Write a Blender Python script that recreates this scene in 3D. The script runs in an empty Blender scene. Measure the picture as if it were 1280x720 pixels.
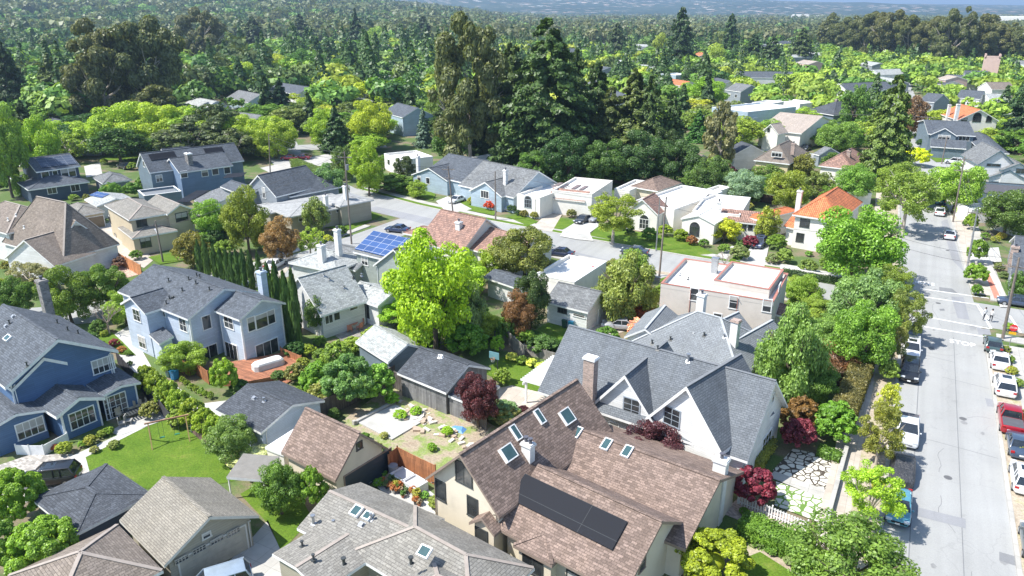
import bpy, math, random
import numpy as np
from math import sin, cos, atan, hypot, radians, pi
from mathutils import Vector, Matrix
random.seed(7); RNG = np.random.default_rng(7)

# ------------------------------------------------------------------ camera, sky, sun, exposure
FPX = 930.0; HORIZON = 12.0; CAM_H = 38.0
PITCH = atan((360 - HORIZON) / FPX); YAW = atan(534 / hypot(348, FPX))
S = bpy.context.scene
COL = S.collection
cam = bpy.data.cameras.new('camera'); cam_o = bpy.data.objects.new('camera', cam); COL.objects.link(cam_o)
cam_o.location = (0, 0, CAM_H); cam_o.rotation_euler = (pi / 2 - PITCH, 0, YAW)
cam.sensor_width = 36.0; cam.lens = 36.0 * FPX / 1280.0; cam.clip_start = 0.5; cam.clip_end = 60000
S.camera = cam_o
SUN = Vector((-0.52, -0.45, 1.0)).normalized()
world = bpy.data.worlds.new('World'); S.world = world; world.use_nodes = True
wn = world.node_tree.nodes; wl = world.node_tree.links
sky = wn.new('ShaderNodeTexSky'); sky.sky_type = 'NISHITA'; sky.sun_disc = False
sky.sun_elevation = math.asin(SUN.z); sky.sun_rotation = math.atan2(SUN.x, SUN.y)
sky.air_density = 1.0; sky.dust_density = 0.6; sky.ozone_density = 1.5
wl.new(sky.outputs[0], wn['Background'].inputs[0]); wn['Background'].inputs[1].default_value = 0.14
sl = bpy.data.lights.new('sun', 'SUN'); sl.energy = 4.8; sl.angle = radians(0.5); sl.color = (1.0, 0.96, 0.9)
so = bpy.data.objects.new('sun', sl); COL.objects.link(so); so.rotation_euler = SUN.to_track_quat('Z', 'Y').to_euler()
S.view_settings.view_transform = 'Standard'; S.view_settings.look = 'None'
S.view_settings.exposure = 0.78; S.view_settings.gamma = 1.0; S.view_settings.use_curve_mapping = False
S.render.engine = 'CYCLES'
S.cycles.max_bounces = 6; S.cycles.transparent_max_bounces = 4; S.cycles.volume_bounces = 0

# ------------------------------------------------------------------ where a point of the photo lies in the place
def ray(x, y):
    a = (x - 640) / FPX; b = (360 - y) / FPX
    fwd = cos(PITCH) + b * sin(PITCH); up = -sin(PITCH) + b * cos(PITCH)
    c, s = cos(YAW), sin(YAW)
    return Vector((a * c - fwd * s, a * s + fwd * c, up))
def P(x, y, z=0.0):
    d = ray(x, y); t = (z - CAM_H) / d.z
    return Vector((d.x * t, d.y * t, z))
def pix(p):
    c, s = cos(YAW), sin(YAW)
    r = p[0] * c + p[1] * s; f = -p[0] * s + p[1] * c; u = p[2] - CAM_H
    dep = f * cos(PITCH) - u * sin(PITCH); v = f * sin(PITCH) + u * cos(PITCH)
    return 640 + FPX * r / dep, 360 - FPX * v / dep, dep
def height_at(X, Y, py):
    lo, hi = -5.0, 37.9 if hypot(X, Y) < 900 else 60.0
    if hypot(X, Y) >= 60: hi = 80.0
    for _ in range(50):
        m = (lo + hi) / 2
        if pix((X, Y, m))[1] > py: lo = m
        else: hi = m
    return lo

# ------------------------------------------------------------------ materials
MATS = {}
def newmat(name):
    m = bpy.data.materials.new(name); m.use_nodes = True
    nt = m.node_tree; return m, nt, nt.nodes, nt.links, nt.nodes['Principled BSDF']
def rgb(c): return (c[0], c[1], c[2], 1.0)
def ramp(n, stops):
    r = n.new('ShaderNodeValToRGB'); e = r.color_ramp.elements
    e[0].position = stops[0][0]; e[0].color = rgb(stops[0][1])
    e[1].position = stops[-1][0]; e[1].color = rgb(stops[-1][1])
    for p, c in stops[1:-1]:
        k = e.new(p); k.color = rgb(c)
    return r
def mixc(n, l, fac, a, b, mode='MIX'):
    m = n.new('ShaderNodeMix'); m.data_type = 'RGBA'; m.blend_type = mode
    for sock, v in ((m.inputs[0], fac), (m.inputs[6], a), (m.inputs[7], b)):
        if isinstance(v, (int, float)): sock.default_value = v
        elif isinstance(v, tuple): sock.default_value = rgb(v)
        else: l.new(v, sock)
    return m.outputs[2]
def noise(n, l, scale, detail=4, rough=0.55, coord=None):
    t = n.new('ShaderNodeTexNoise'); t.inputs['Scale'].default_value = scale
    t.inputs['Detail'].default_value = detail; t.inputs['Roughness'].default_value = rough
    if coord is not None: l.new(coord, t.inputs['Vector'])
    return t.outputs['Fac']
def wpos(n):
    g = n.new('ShaderNodeNewGeometry'); return g.outputs['Position']
def uvc(n):
    return n.new('ShaderNodeTexCoord').outputs['UV']
def bump(n, l, h, bs, strength=0.4, dist=0.03):
    b = n.new('ShaderNodeBump'); b.inputs['Strength'].default_value = strength; b.inputs['Distance'].default_value = dist
    l.new(h, b.inputs['Height']); l.new(b.outputs[0], bs.inputs['Normal'])
def clampmul(c, k): return tuple(min(0.95, v * k) for v in c)

def plain(name, c, rough=0.6, metal=0.0, spec=0.5, var=0.12):
    if name in MATS: return MATS[name]
    m, nt, n, l, bs = newmat(name)
    f = noise(n, l, 1.7, 5, 0.6, wpos(n)); r = ramp(n, [(0.3, clampmul(c, 1 - var)), (0.7, clampmul(c, 1 + var))])
    l.new(f, r.inputs[0]); l.new(r.outputs[0], bs.inputs['Base Color'])
    bs.inputs['Roughness'].default_value = rough; bs.inputs['Metallic'].default_value = metal
    bs.inputs['Specular IOR Level'].default_value = spec
    MATS[name] = m; return m
def shingle(name, c, var=0.25, bw=0.42, bh=0.2):
    if name in MATS: return MATS[name]
    m, nt, n, l, bs = newmat(name)
    b = n.new('ShaderNodeTexBrick'); l.new(uvc(n), b.inputs['Vector'])
    b.inputs['Scale'].default_value = 1.0; b.inputs['Brick Width'].default_value = bw; b.inputs['Row Height'].default_value = bh
    b.inputs['Mortar Size'].default_value = 0.018; b.inputs['Mortar Smooth'].default_value = 0.3; b.offset = 0.37
    b.inputs['Color1'].default_value = rgb(clampmul(c, 1 - var)); b.inputs['Color2'].default_value = rgb(clampmul(c, 1 + var))
    b.inputs['Mortar'].default_value = rgb(clampmul(c, 0.5)); b.inputs['Bias'].default_value = 0.0
    f = noise(n, l, 0.35, 6, 0.65, wpos(n)); r = ramp(n, [(0.3, (0.86, 0.86, 0.87)), (0.72, (1.12, 1.11, 1.09))]); l.new(f, r.inputs[0])
    o = mixc(n, l, 1.0, b.outputs['Color'], r.outputs[0], 'MULTIPLY')
    f2 = noise(n, l, 9.0, 3, 0.6, wpos(n)); r2 = ramp(n, [(0.35, (0.8, 0.8, 0.8)), (0.65, (1.15, 1.15, 1.15))]); l.new(f2, r2.inputs[0])
    o = mixc(n, l, 1.0, o, r2.outputs[0], 'MULTIPLY')
    mp = n.new('ShaderNodeMapping'); l.new(uvc(n), mp.inputs['Vector']); mp.inputs['Scale'].default_value = (1.1, 0.12, 1)
    f3 = noise(n, l, 1.0, 4, 0.6, mp.outputs[0]); r3 = ramp(n, [(0.4, (1.0, 1.0, 1.0)), (0.75, (0.84, 0.83, 0.8))]); l.new(f3, r3.inputs[0])
    o = mixc(n, l, 0.8, o, r3.outputs[0], 'MULTIPLY')
    l.new(o, bs.inputs['Base Color']); bs.inputs['Roughness'].default_value = 0.9; bs.inputs['Specular IOR Level'].default_value = 0.25
    bump(n, l, b.outputs['Fac'], bs, 0.35, -0.03)
    MATS[name] = m; return m
def tiles(name, c, var=0.3):
    if name in MATS: return MATS[name]
    m, nt, n, l, bs = newmat(name)
    b = n.new('ShaderNodeTexBrick'); l.new(uvc(n), b.inputs['Vector'])
    b.inputs['Scale'].default_value = 1.0; b.inputs['Brick Width'].default_value = 0.3; b.inputs['Row Height'].default_value = 0.42
    b.inputs['Mortar Size'].default_value = 0.03; b.offset = 0.0
    b.inputs['Color1'].default_value = rgb(clampmul(c, 1 - var)); b.inputs['Color2'].default_value = rgb(clampmul(c, 1 + var))
    b.inputs['Mortar'].default_value = rgb(clampmul(c, 0.45))
    f = noise(n, l, 0.9, 5, 0.7, wpos(n)); r = ramp(n, [(0.3, (0.7, 0.72, 0.75)), (0.7, (1.2, 1.15, 1.1))]); l.new(f, r.inputs[0])
    o = mixc(n, l, 1.0, b.outputs['Color'], r.outputs[0], 'MULTIPLY')
    l.new(o, bs.inputs['Base Color']); bs.inputs['Roughness'].default_value = 0.8
    w = n.new('ShaderNodeTexWave'); w.wave_type = 'BANDS'; w.bands_direction = 'X'; w.inputs['Scale'].default_value = 0.5 / 0.3 * 0.63
    l.new(uvc(n), w.inputs['Vector']); bump(n, l, w.outputs['Fac'], bs, 0.8, 0.06)
    MATS[name] = m; return m
def siding(name, c, row=0.2, var=0.07):
    if name in MATS: return MATS[name]
    m, nt, n, l, bs = newmat(name)
    b = n.new('ShaderNodeTexBrick'); l.new(uvc(n), b.inputs['Vector'])
    b.inputs['Scale'].default_value = 1.0; b.inputs['Brick Width'].default_value = 4.0; b.inputs['Row Height'].default_value = row
    b.inputs['Mortar Size'].default_value = 0.014; b.inputs['Mortar Smooth'].default_value = 0.4
    b.inputs['Color1'].default_value = rgb(clampmul(c, 1 - var)); b.inputs['Color2'].default_value = rgb(clampmul(c, 1 + var))
    b.inputs['Mortar'].default_value = rgb(clampmul(c, 0.72))
    f = noise(n, l, 0.6, 5, 0.6, wpos(n)); r = ramp(n, [(0.3, (0.88, 0.88, 0.87)), (0.7, (1.06, 1.06, 1.06))]); l.new(f, r.inputs[0])
    o = mixc(n, l, 1.0, b.outputs['Color'], r.outputs[0], 'MULTIPLY')
    l.new(o, bs.inputs['Base Color']); bs.inputs['Roughness'].default_value = 0.65
    bump(n, l, b.outputs['Fac'], bs, 0.5, -0.02)
    MATS[name] = m; return m
def stucco(name, c):
    if name in MATS: return MATS[name]
    m, nt, n, l, bs = newmat(name)
    f = noise(n, l, 0.5, 8, 0.65, wpos(n)); r = ramp(n, [(0.25, clampmul(c, 0.84)), (0.5, c), (0.8, clampmul(c, 1.07))])
    l.new(f, r.inputs[0]); l.new(r.outputs[0], bs.inputs['Base Color']); bs.inputs['Roughness'].default_value = 0.85
    f2 = noise(n, l, 14, 3, 0.6, wpos(n)); bump(n, l, f2, bs, 0.25, 0.02)
    MATS[name] = m; return m
def brickmat(name, c, bw=0.24, bh=0.085, mortar=(0.5, 0.47, 0.43)):
    if name in MATS: return MATS[name]
    m, nt, n, l, bs = newmat(name)
    b = n.new('ShaderNodeTexBrick'); l.new(uvc(n), b.inputs['Vector'])
    b.inputs['Scale'].default_value = 1.0; b.inputs['Brick Width'].default_value = bw; b.inputs['Row Height'].default_value = bh
    b.inputs['Mortar Size'].default_value = 0.01
    b.inputs['Color1'].default_value = rgb(clampmul(c, 0.6)); b.inputs['Color2'].default_value = rgb(clampmul(c, 1.35)); b.inputs['Mortar'].default_value = rgb(mortar)
    l.new(b.outputs['Color'], bs.inputs['Base Color']); bs.inputs['Roughness'].default_value = 0.85
    bump(n, l, b.outputs['Fac'], bs, 0.5, -0.015)
    MATS[name] = m; return m
def wood(name, c, bw=0.14, vertical=True):
    if name in MATS: return MATS[name]
    m, nt, n, l, bs = newmat(name)
    mp = n.new('ShaderNodeMapping'); l.new(uvc(n), mp.inputs['Vector'])
    if vertical: mp.inputs['Rotation'].default_value = (0, 0, pi / 2)
    b = n.new('ShaderNodeTexBrick'); l.new(mp.outputs[0], b.inputs['Vector'])
    b.inputs['Scale'].default_value = 1.0; b.inputs['Brick Width'].default_value = 3.0; b.inputs['Row Height'].default_value = bw
    b.inputs['Mortar Size'].default_value = 0.012
    b.inputs['Color1'].default_value = rgb(clampmul(c, 0.72)); b.inputs['Color2'].default_value = rgb(clampmul(c, 1.3)); b.inputs['Mortar'].default_value = rgb(clampmul(c, 0.35))
    f = noise(n, l, 1.1, 6, 0.7, wpos(n)); r = ramp(n, [(0.3, (0.7, 0.7, 0.72)), (0.7, (1.2, 1.18, 1.15))]); l.new(f, r.inputs[0])
    o = mixc(n, l, 1.0, b.outputs['Color'], r.outputs[0], 'MULTIPLY')
    l.new(o, bs.inputs['Base Color']); bs.inputs['Roughness'].default_value = 0.8
    bump(n, l, b.outputs['Fac'], bs, 0.5, -0.02)
    MATS[name] = m; return m
def glass():
    if 'glass' in MATS: return MATS['glass']
    m, nt, n, l, bs = newmat('glass')
    f = noise(n, l, 0.45, 3, 0.5, wpos(n)); r = ramp(n, [(0.35, (0.018, 0.022, 0.026)), (0.6, (0.06, 0.065, 0.065)), (0.75, (0.22, 0.21, 0.19))]); l.new(f, r.inputs[0])
    l.new(r.outputs[0], bs.inputs['Base Color']); bs.inputs['Roughness'].default_value = 0.06; bs.inputs['Specular IOR Level'].default_value = 0.8
    MATS['glass'] = m; return m
def solarmat(name, c, line, cw, ch, rough=0.6):
    if name in MATS: return MATS[name]
    m, nt, n, l, bs = newmat(name)
    b = n.new('ShaderNodeTexBrick'); l.new(uvc(n), b.inputs['Vector']); b.offset = 0.0
    b.inputs['Scale'].default_value = 1.0; b.inputs['Brick Width'].default_value = cw; b.inputs['Row Height'].default_value = ch
    b.inputs['Mortar Size'].default_value = 0.02; b.inputs['Color1'].default_value = rgb(clampmul(c, 0.85)); b.inputs['Color2'].default_value = rgb(clampmul(c, 1.15)); b.inputs['Mortar'].default_value = rgb(line)
    l.new(b.outputs['Color'], bs.inputs['Base Color']); bs.inputs['Roughness'].default_value = rough; bs.inputs['Specular IOR Level'].default_value = 0.08
    MATS[name] = m; return m
def carpaint():
    if 'car_paint' in MATS: return MATS['car_paint']
    m, nt, n, l, bs = newmat('car_paint')
    oi = n.new('ShaderNodeObjectInfo'); f = noise(n, l, 2.5, 5, 0.6, wpos(n)); r = ramp(n, [(0.3, (0.88, 0.88, 0.88)), (0.7, (1.05, 1.05, 1.05))]); l.new(f, r.inputs[0])
    l.new(mixc(n, l, 1.0, oi.outputs['Color'], r.outputs[0], 'MULTIPLY'), bs.inputs['Base Color'])
    bs.inputs['Roughness'].default_value = 0.28; bs.inputs['Coat Weight'].default_value = 0.7; bs.inputs['Coat Roughness'].default_value = 0.06; bs.inputs['Metallic'].default_value = 0.15
    MATS['car_paint'] = m; return m
def objpaint(name='object_paint', rough=0.6):
    if name in MATS: return MATS[name]
    m, nt, n, l, bs = newmat(name)
    oi = n.new('ShaderNodeObjectInfo'); f = noise(n, l, 1.0, 5, 0.6, wpos(n)); r = ramp(n, [(0.3, (0.85, 0.85, 0.85)), (0.7, (1.08, 1.08, 1.08))]); l.new(f, r.inputs[0])
    l.new(mixc(n, l, 1.0, oi.outputs['Color'], r.outputs[0], 'MULTIPLY'), bs.inputs['Base Color']); bs.inputs['Roughness'].default_value = rough
    MATS[name] = m; return m
def foliage(name='foliage', trans=0.45, vcol=False, amp=1.0):
    if name in MATS: return MATS[name]
    m = bpy.data.materials.new(name); m.use_nodes = True; nt = m.node_tree; n = nt.nodes; l = nt.links
    n.clear(); out = n.new('ShaderNodeOutputMaterial')
    if vcol:
        a = n.new('ShaderNodeAttribute'); a.attribute_name = 'leafcol'; base = a.outputs['Color']
    else: base = n.new('ShaderNodeObjectInfo').outputs['Color']
    g = n.new('ShaderNodeNewGeometry')
    r = ramp(n, [(0.0, tuple(1 - (1 - v) * amp for v in (0.62, 0.66, 0.62))), (0.5, (1.0, 1.0, 1.0)), (1.0, tuple(1 + (v - 1) * amp for v in (1.45, 1.38, 1.2)))]); l.new(g.outputs['Random Per Island'], r.inputs[0])
    c = mixc(n, l, 1.0, base, r.outputs[0], 'MULTIPLY')
    f = noise(n, l, 0.55, 3, 0.5, g.outputs['Position']); r2 = ramp(n, [(0.35, (0.8, 0.82, 0.8)), (0.65, (1.2, 1.15, 1.0))]); l.new(f, r2.inputs[0])
    c = mixc(n, l, 1.0, c, r2.outputs[0], 'MULTIPLY')
    d = n.new('ShaderNodeBsdfDiffuse'); t = n.new('ShaderNodeBsdfTranslucent'); gl = n.new('ShaderNodeBsdfGlossy'); gl.inputs['Roughness'].default_value = 0.45
    l.new(c, d.inputs[0]); tc = mixc(n, l, 1.0, c, (1.9 * trans, 1.8 * trans, 0.7 * trans), 'MULTIPLY'); l.new(tc, t.inputs[0])
    ms = n.new('ShaderNodeAddShader'); l.new(d.outputs[0], ms.inputs[0]); l.new(t.outputs[0], ms.inputs[1])
    ms2 = n.new('ShaderNodeMixShader'); ms2.inputs[0].default_value = 0.03; l.new(ms.outputs[0], ms2.inputs[1]); l.new(gl.outputs[0], ms2.inputs[2])
    l.new(ms2.outputs[0], out.inputs[0]); MATS[name] = m; return m
def groundmat(name, stops, scale=0.3, rough=0.95, fine=6.0, fs=0.25):
    if name in MATS: return MATS[name]
    m, nt, n, l, bs = newmat(name); p = wpos(n)
    f = noise(n, l, scale, 8, 0.62, p); r = ramp(n, stops); l.new(f, r.inputs[0])
    f2 = noise(n, l, fine, 4, 0.7, p); r2 = ramp(n, [(0.3, (1 - fs,) * 3), (0.7, (1 + fs,) * 3)]); l.new(f2, r2.inputs[0])
    l.new(mixc(n, l, 1.0, r.outputs[0], r2.outputs[0], 'MULTIPLY'), bs.inputs['Base Color'])
    bs.inputs['Roughness'].default_value = rough; bs.inputs['Specular IOR Level'].default_value = 0.2
    bump(n, l, f2, bs, 0.5, 0.05)
    MATS[name] = m; return m
def asphalt(name='asphalt', c=(0.325, 0.328, 0.318)):
    if name in MATS: return MATS[name]
    m, nt, n, l, bs = newmat(name); p = wpos(n)
    f = noise(n, l, 0.09, 8, 0.6, p); r = ramp(n, [(0.3, clampmul(c, 0.88)), (0.5, c), (0.72, clampmul(c, 1.1))]); l.new(f, r.inputs[0])
    f2 = noise(n, l, 7, 4, 0.75, p); r2 = ramp(n, [(0.3, (0.93,) * 3), (0.7, (1.06,) * 3)]); l.new(f2, r2.inputs[0])
    o = mixc(n, l, 1.0, r.outputs[0], r2.outputs[0], 'MULTIPLY')
    f5 = noise(n, l, .8, 4, .6, p); r5 = ramp(n, [(.62, (1.0,) * 3), (.78, (.86,) * 3)]); l.new(f5, r5.inputs[0]); o = mixc(n, l, 1.0, o, r5.outputs[0], 'MULTIPLY')
    # long wheel-track streaks
    mp = n.new('ShaderNodeMapping'); l.new(p, mp.inputs['Vector']); mp.inputs['Scale'].default_value = (0.9, 0.02, 1)
    f3 = noise(n, l, 1.0, 3, 0.5, mp.outputs[0]); r3 = ramp(n, [(0.35, (0.93,) * 3), (0.65, (1.05,) * 3)]); l.new(f3, r3.inputs[0])
    o = mixc(n, l, 1.0, o, r3.outputs[0], 'MULTIPLY')
    # sealed cracks
    nd = n.new('ShaderNodeTexNoise'); nd.inputs['Scale'].default_value = 0.35; l.new(p, nd.inputs['Vector'])
    mv = n.new('ShaderNodeVectorMath'); mv.operation = 'MULTIPLY_ADD'; l.new(nd.outputs['Color'], mv.inputs[0]); mv.inputs[1].default_value = (3, 3, 3); l.new(p, mv.inputs[2])
    v = n.new('ShaderNodeTexVoronoi'); v.feature = 'DISTANCE_TO_EDGE'; v.inputs['Scale'].default_value = 0.13; l.new(mv.outputs[0], v.inputs['Vector'])
    r4 = ramp(n, [(0.0, (0.9,) * 3), (0.006, (1.0,) * 3)]); l.new(v.outputs['Distance'], r4.inputs[0])
    o = mixc(n, l, 1.0, o, r4.outputs[0], 'MULTIPLY')
    l.new(o, bs.inputs['Base Color']); bs.inputs['Roughness'].default_value = 0.85; bs.inputs['Specular IOR Level'].default_value = 0.3
    MATS[name] = m; return m
def concrete(name='concrete', c=(0.5, 0.48, 0.44), joint=1.5):
    if name in MATS: return MATS[name]
    m, nt, n, l, bs = newmat(name); p = wpos(n)
    b = n.new('ShaderNodeTexBrick'); l.new(p, b.inputs['Vector']); b.offset = 0.0
    b.inputs['Scale'].default_value = 1.0; b.inputs['Brick Width'].default_value = joint; b.inputs['Row Height'].default_value = joint
    b.inputs['Mortar Size'].default_value = 0.015; b.inputs['Color1'].default_value = rgb(clampmul(c, 0.92)); b.inputs['Color2'].default_value = rgb(clampmul(c, 1.08)); b.inputs['Mortar'].default_value = rgb(clampmul(c, 0.6))
    f = noise(n, l, 0.6, 7, 0.65, p); r = ramp(n, [(0.3, (0.82, 0.81, 0.79)), (0.7, (1.08,) * 3)]); l.new(f, r.inputs[0])
    l.new(mixc(n, l, 1.0, b.outputs['Color'], r.outputs[0], 'MULTIPLY'), bs.inputs['Base Color']); bs.inputs['Roughness'].default_value = 0.9
    MATS[name] = m; return m

# ------------------------------------------------------------------ mesh building
KIDS = {}
def adopt(o, parent):
    o.parent = parent; KIDS.setdefault(parent.name, []).append(o); return o
class MB:
    def __init__(s): s.v = []; s.f = []; s.mi = []
    def face(s, pts, mi=0):
        i = len(s.v); s.v += [Vector(p) for p in pts]; s.f.append(tuple(range(i, i + len(pts)))); s.mi.append(mi)
    def mesh8(s, p, mi=0):   # p: 4 bottom, 4 top
        i = len(s.v); s.v += [Vector(q) for q in p]
        for f in ((3, 2, 1, 0), (4, 5, 6, 7), (0, 1, 5, 4), (1, 2, 6, 5), (2, 3, 7, 6), (3, 0, 4, 7)):
            s.f.append(tuple(i + k for k in f)); s.mi.append(mi)
    def box(s, c, dx, dy, dz, ux=(1, 0, 0), uy=(0, 1, 0), uz=(0, 0, 1), mi=0):   # centre, full sizes, axes
        c = Vector(c); ux = Vector(ux) * dx / 2; uy = Vector(uy) * dy / 2; uz = Vector(uz) * dz / 2
        s.mesh8([c - ux - uy - uz, c + ux - uy - uz, c + ux + uy - uz, c - ux + uy - uz,
                 c - ux - uy + uz, c + ux - uy + uz, c + ux + uy + uz, c - ux + uy + uz], mi)
    def beam(s, a, b, w, h, mi=0, up=(0, 0, 1)):
        a = Vector(a); b = Vector(b); d = b - a; L = d.length
        if L < 1e-5: return
        d /= L; side = d.cross(Vector(up))
        if side.length < 1e-4: side = Vector((1, 0, 0))
        side.normalize(); u = side.cross(d)
        s.box((a + b) / 2, L, w, h, d, side, u, mi)
    def tube(s, pts, radii, n=8, mi=0, cap=True):
        rings = []
        for i, p in enumerate(pts):
            p = Vector(p); d = (Vector(pts[min(i + 1, len(pts) - 1)]) - Vector(pts[max(i - 1, 0)])).normalized()
            a = d.cross(Vector((0.12, 1, 0.07))).normalized(); b = d.cross(a); r = radii[i] if hasattr(radii, '__len__') else radii
            i0 = len(s.v); s.v += [p + (a * cos(2 * pi * k / n) + b * sin(2 * pi * k / n)) * r for k in range(n)]; rings.append(i0)
        for q in range(len(rings) - 1):
            for k in range(n):
                s.f.append((rings[q] + k, rings[q] + (k + 1) % n, rings[q + 1] + (k + 1) % n, rings[q + 1] + k)); s.mi.append(mi)
        if cap:
            s.f.append(tuple(rings[0] + k for k in range(n))[::-1]); s.mi.append(mi)
            s.f.append(tuple(rings[-1] + k for k in range(n))); s.mi.append(mi)
    def ball(s, c, rx, ry, rz, n=10, m=6, mi=0):
        c = Vector(c); i0 = len(s.v)
        for j in range(m + 1):
            t = pi * j / m
            for k in range(n):
                a = 2 * pi * k / n; s.v.append(c + Vector((rx * sin(t) * cos(a), ry * sin(t) * sin(a), rz * cos(t))))
        for j in range(m):
            for k in range(n):
                s.f.append((i0 + j * n + k, i0 + (j + 1) * n + k, i0 + (j + 1) * n + (k + 1) % n, i0 + j * n + (k + 1) % n)); s.mi.append(mi)
    def build(s, name, mats, parent=None, smooth=False, color=None, origin=None):
        if not s.f: return None
        if not isinstance(mats, (list, tuple)): mats = [mats]
        org = Vector(origin) if origin is not None else (parent_world(parent) if parent else Vector((0, 0, 0)))
        me = bpy.data.meshes.new(name)
        me.from_pydata([tuple(v - org) for v in s.v], [], s.f)
        for m in mats: me.materials.append(m)
        me.polygons.foreach_set('material_index', s.mi)
        uv = me.uv_layers.new(name='UVMap').data
        for p in me.polygons:
            nrm = p.normal
            if abs(nrm.z) < 0.995 and (nrm.x or nrm.y):
                h = Vector((-nrm.y, nrm.x, 0)).normalized(); sd = nrm.cross(h)
            else: h = Vector((1, 0, 0)); sd = Vector((0, 1, 0))
            for li in p.loop_indices:
                w = s.v[me.loops[li].vertex_index]; uv[li].uv = (w.dot(h), w.dot(sd))
        if smooth: me.shade_smooth()
        me.update()
        o = bpy.data.objects.new(name, me); COL.objects.link(o)
        if parent: adopt(o, parent)
        else: o.location = org
        if color: o.color = rgb(color)
        return o
def parent_world(o):
    v = Vector((0, 0, 0))
    while o is not None:
        v = v + o.location; o = o.parent
    return v
def tag(o, label, cat, group=None):
    o['label'] = label; o['category'] = cat
    if group: o['group'] = group
    return o
def empty(name, loc, label, cat, group=None, rz=0):
    o = bpy.data.objects.new(name, None); COL.objects.link(o); o.location = loc; o.rotation_euler.z = rz
    o.empty_display_size = 0.3
    return tag(o, label, cat, group)
def copy_tree(o, parent=None):
    c = o.copy(); COL.objects.link(c)
    if parent is not None: c.parent = parent
    for ch in KIDS.get(o.name, ()): copy_tree(ch, c)
    return c
def struct(o, kind='structure'):
    if o: o['kind'] = kind
    return o
SHEETS = []
def sheet(name, pts, z, mat, thick=0.0, px=True):
    q = [P(x, y, 0) if px else Vector((x, y, 0)) for x, y in pts]
    SHEETS.append([(p.x, p.y) for p in q])
    a = sum(q[i].x * q[(i + 1) % len(q)].y - q[(i + 1) % len(q)].x * q[i].y for i in range(len(q)))
    if a < 0: q = q[::-1]
    m = MB(); top = [Vector((p.x, p.y, z)) for p in q]; m.face(top)
    if thick:
        for i in range(len(q)):
            a, b = top[i], top[(i + 1) % len(q)]
            m.face([a, (a.x, a.y, z - thick), (b.x, b.y, z - thick), b])
    return struct(m.build(name, mat))

# ------------------------------------------------------------------ shared materials
WHITE = plain('white_trim', (0.78, 0.78, 0.76), 0.5); DARKTRIM = plain('dark_trim', (0.05, 0.055, 0.055), 0.5)
TAN = plain('tan_trim', (0.42, 0.37, 0.3), 0.6); METAL = plain('galvanised_metal', (0.4, 0.41, 0.42), 0.35, 0.7)
BLACK = plain('black_rubber', (0.02, 0.02, 0.022), 0.6); GLASS = glass()
BLUETRIM = plain('blue_grey_trim', (0.3, 0.34, 0.38), 0.5); REDTRIM = plain('red_coping', (0.4, 0.17, 0.13), 0.6)
TAR = plain('white_roof_coating', (0.72, 0.71, 0.68), 0.8, var=0.1); CHIMW = plain('painted_masonry', (0.7, 0.69, 0.66), 0.8)
R_DARK = shingle('charcoal_shingle', (0.085, 0.095, 0.11)); R_SLATE = shingle('slate_grey_shingle', (.155, .172, .19), .12); R_MGREY = shingle('mid_grey_shingle', (.23, .25, .265), .1)
R_BLUE = shingle('blue_grey_shingle', (0.105, 0.12, 0.14))
R_GREY = shingle('grey_shingle', (0.19, 0.2, 0.205)); R_LGREY = shingle('pale_grey_shingle', (0.4, 0.42, 0.41))
R_BROWN = shingle('brown_shingle', (0.235, 0.175, 0.145), 0.3); R_TAN = shingle('tan_shingle', (0.27, 0.25, 0.21), 0.12, 0.5, 0.16)
R_WOODG = shingle('weathered_grey_shingle', (0.25, 0.24, 0.215), 0.16, 0.5, 0.22); R_BRN2 = shingle('brown_slate_shingle', (0.23, 0.195, 0.165), 0.2)
R_PINK = shingle('pale_pink_shingle', (0.42, 0.36, 0.31), 0.15); R_TILE = tiles('faded_clay_tile', (0.33, 0.2, 0.155)); R_ORANGE = tiles('orange_clay_tile', (0.62, 0.2, 0.08), 0.2)
W_WHITE = siding('white_siding', (0.72, 0.72, 0.7)); W_NAVY = siding('navy_siding', (0.05, 0.075, 0.115)); W_BLUE = siding('blue_siding', (0.09, 0.165, 0.3))
W_PALEB = siding('pale_blue_siding', (0.52, 0.6, 0.7), 0.16); W_LBLUE = siding('light_blue_siding', (0.36, 0.45, 0.52)); W_GREY = siding('grey_siding', (0.27, 0.3, 0.33))
W_GREEN = siding('sage_siding', (0.33, 0.37, 0.34)); W_CREAM = stucco('cream_stucco', (0.66, 0.59, 0.46)); W_STW = stucco('white_stucco', (0.76, 0.73, 0.67))
W_TAUPE = stucco('taupe_stucco', (0.58, 0.53, 0.47)); W_YEL = stucco('yellow_stucco', (0.62, 0.52, 0.32)); W_BEIGE = stucco('beige_stucco', (0.52, 0.45, 0.32))
W_TANS = siding('tan_siding', (0.36, 0.33, 0.26)); W_PINK = stucco('pink_stucco', (0.6, 0.43, 0.37)); W_WOODG = wood('grey_board_siding', (0.2, 0.2, 0.2), 0.2)
W_TBLUE = siding('townhouse_blue_siding', (.15, .22, .33)); W_SLATE = siding('slate_siding', (0.16, 0.21, 0.25)); BRICK = brickmat('old_brick', (0.36, 0.24, 0.19)); STONE = brickmat('grey_stone', (0.2, 0.19, 0.18), 0.4, 0.2, (0.3, 0.29, 0.27))

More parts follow.
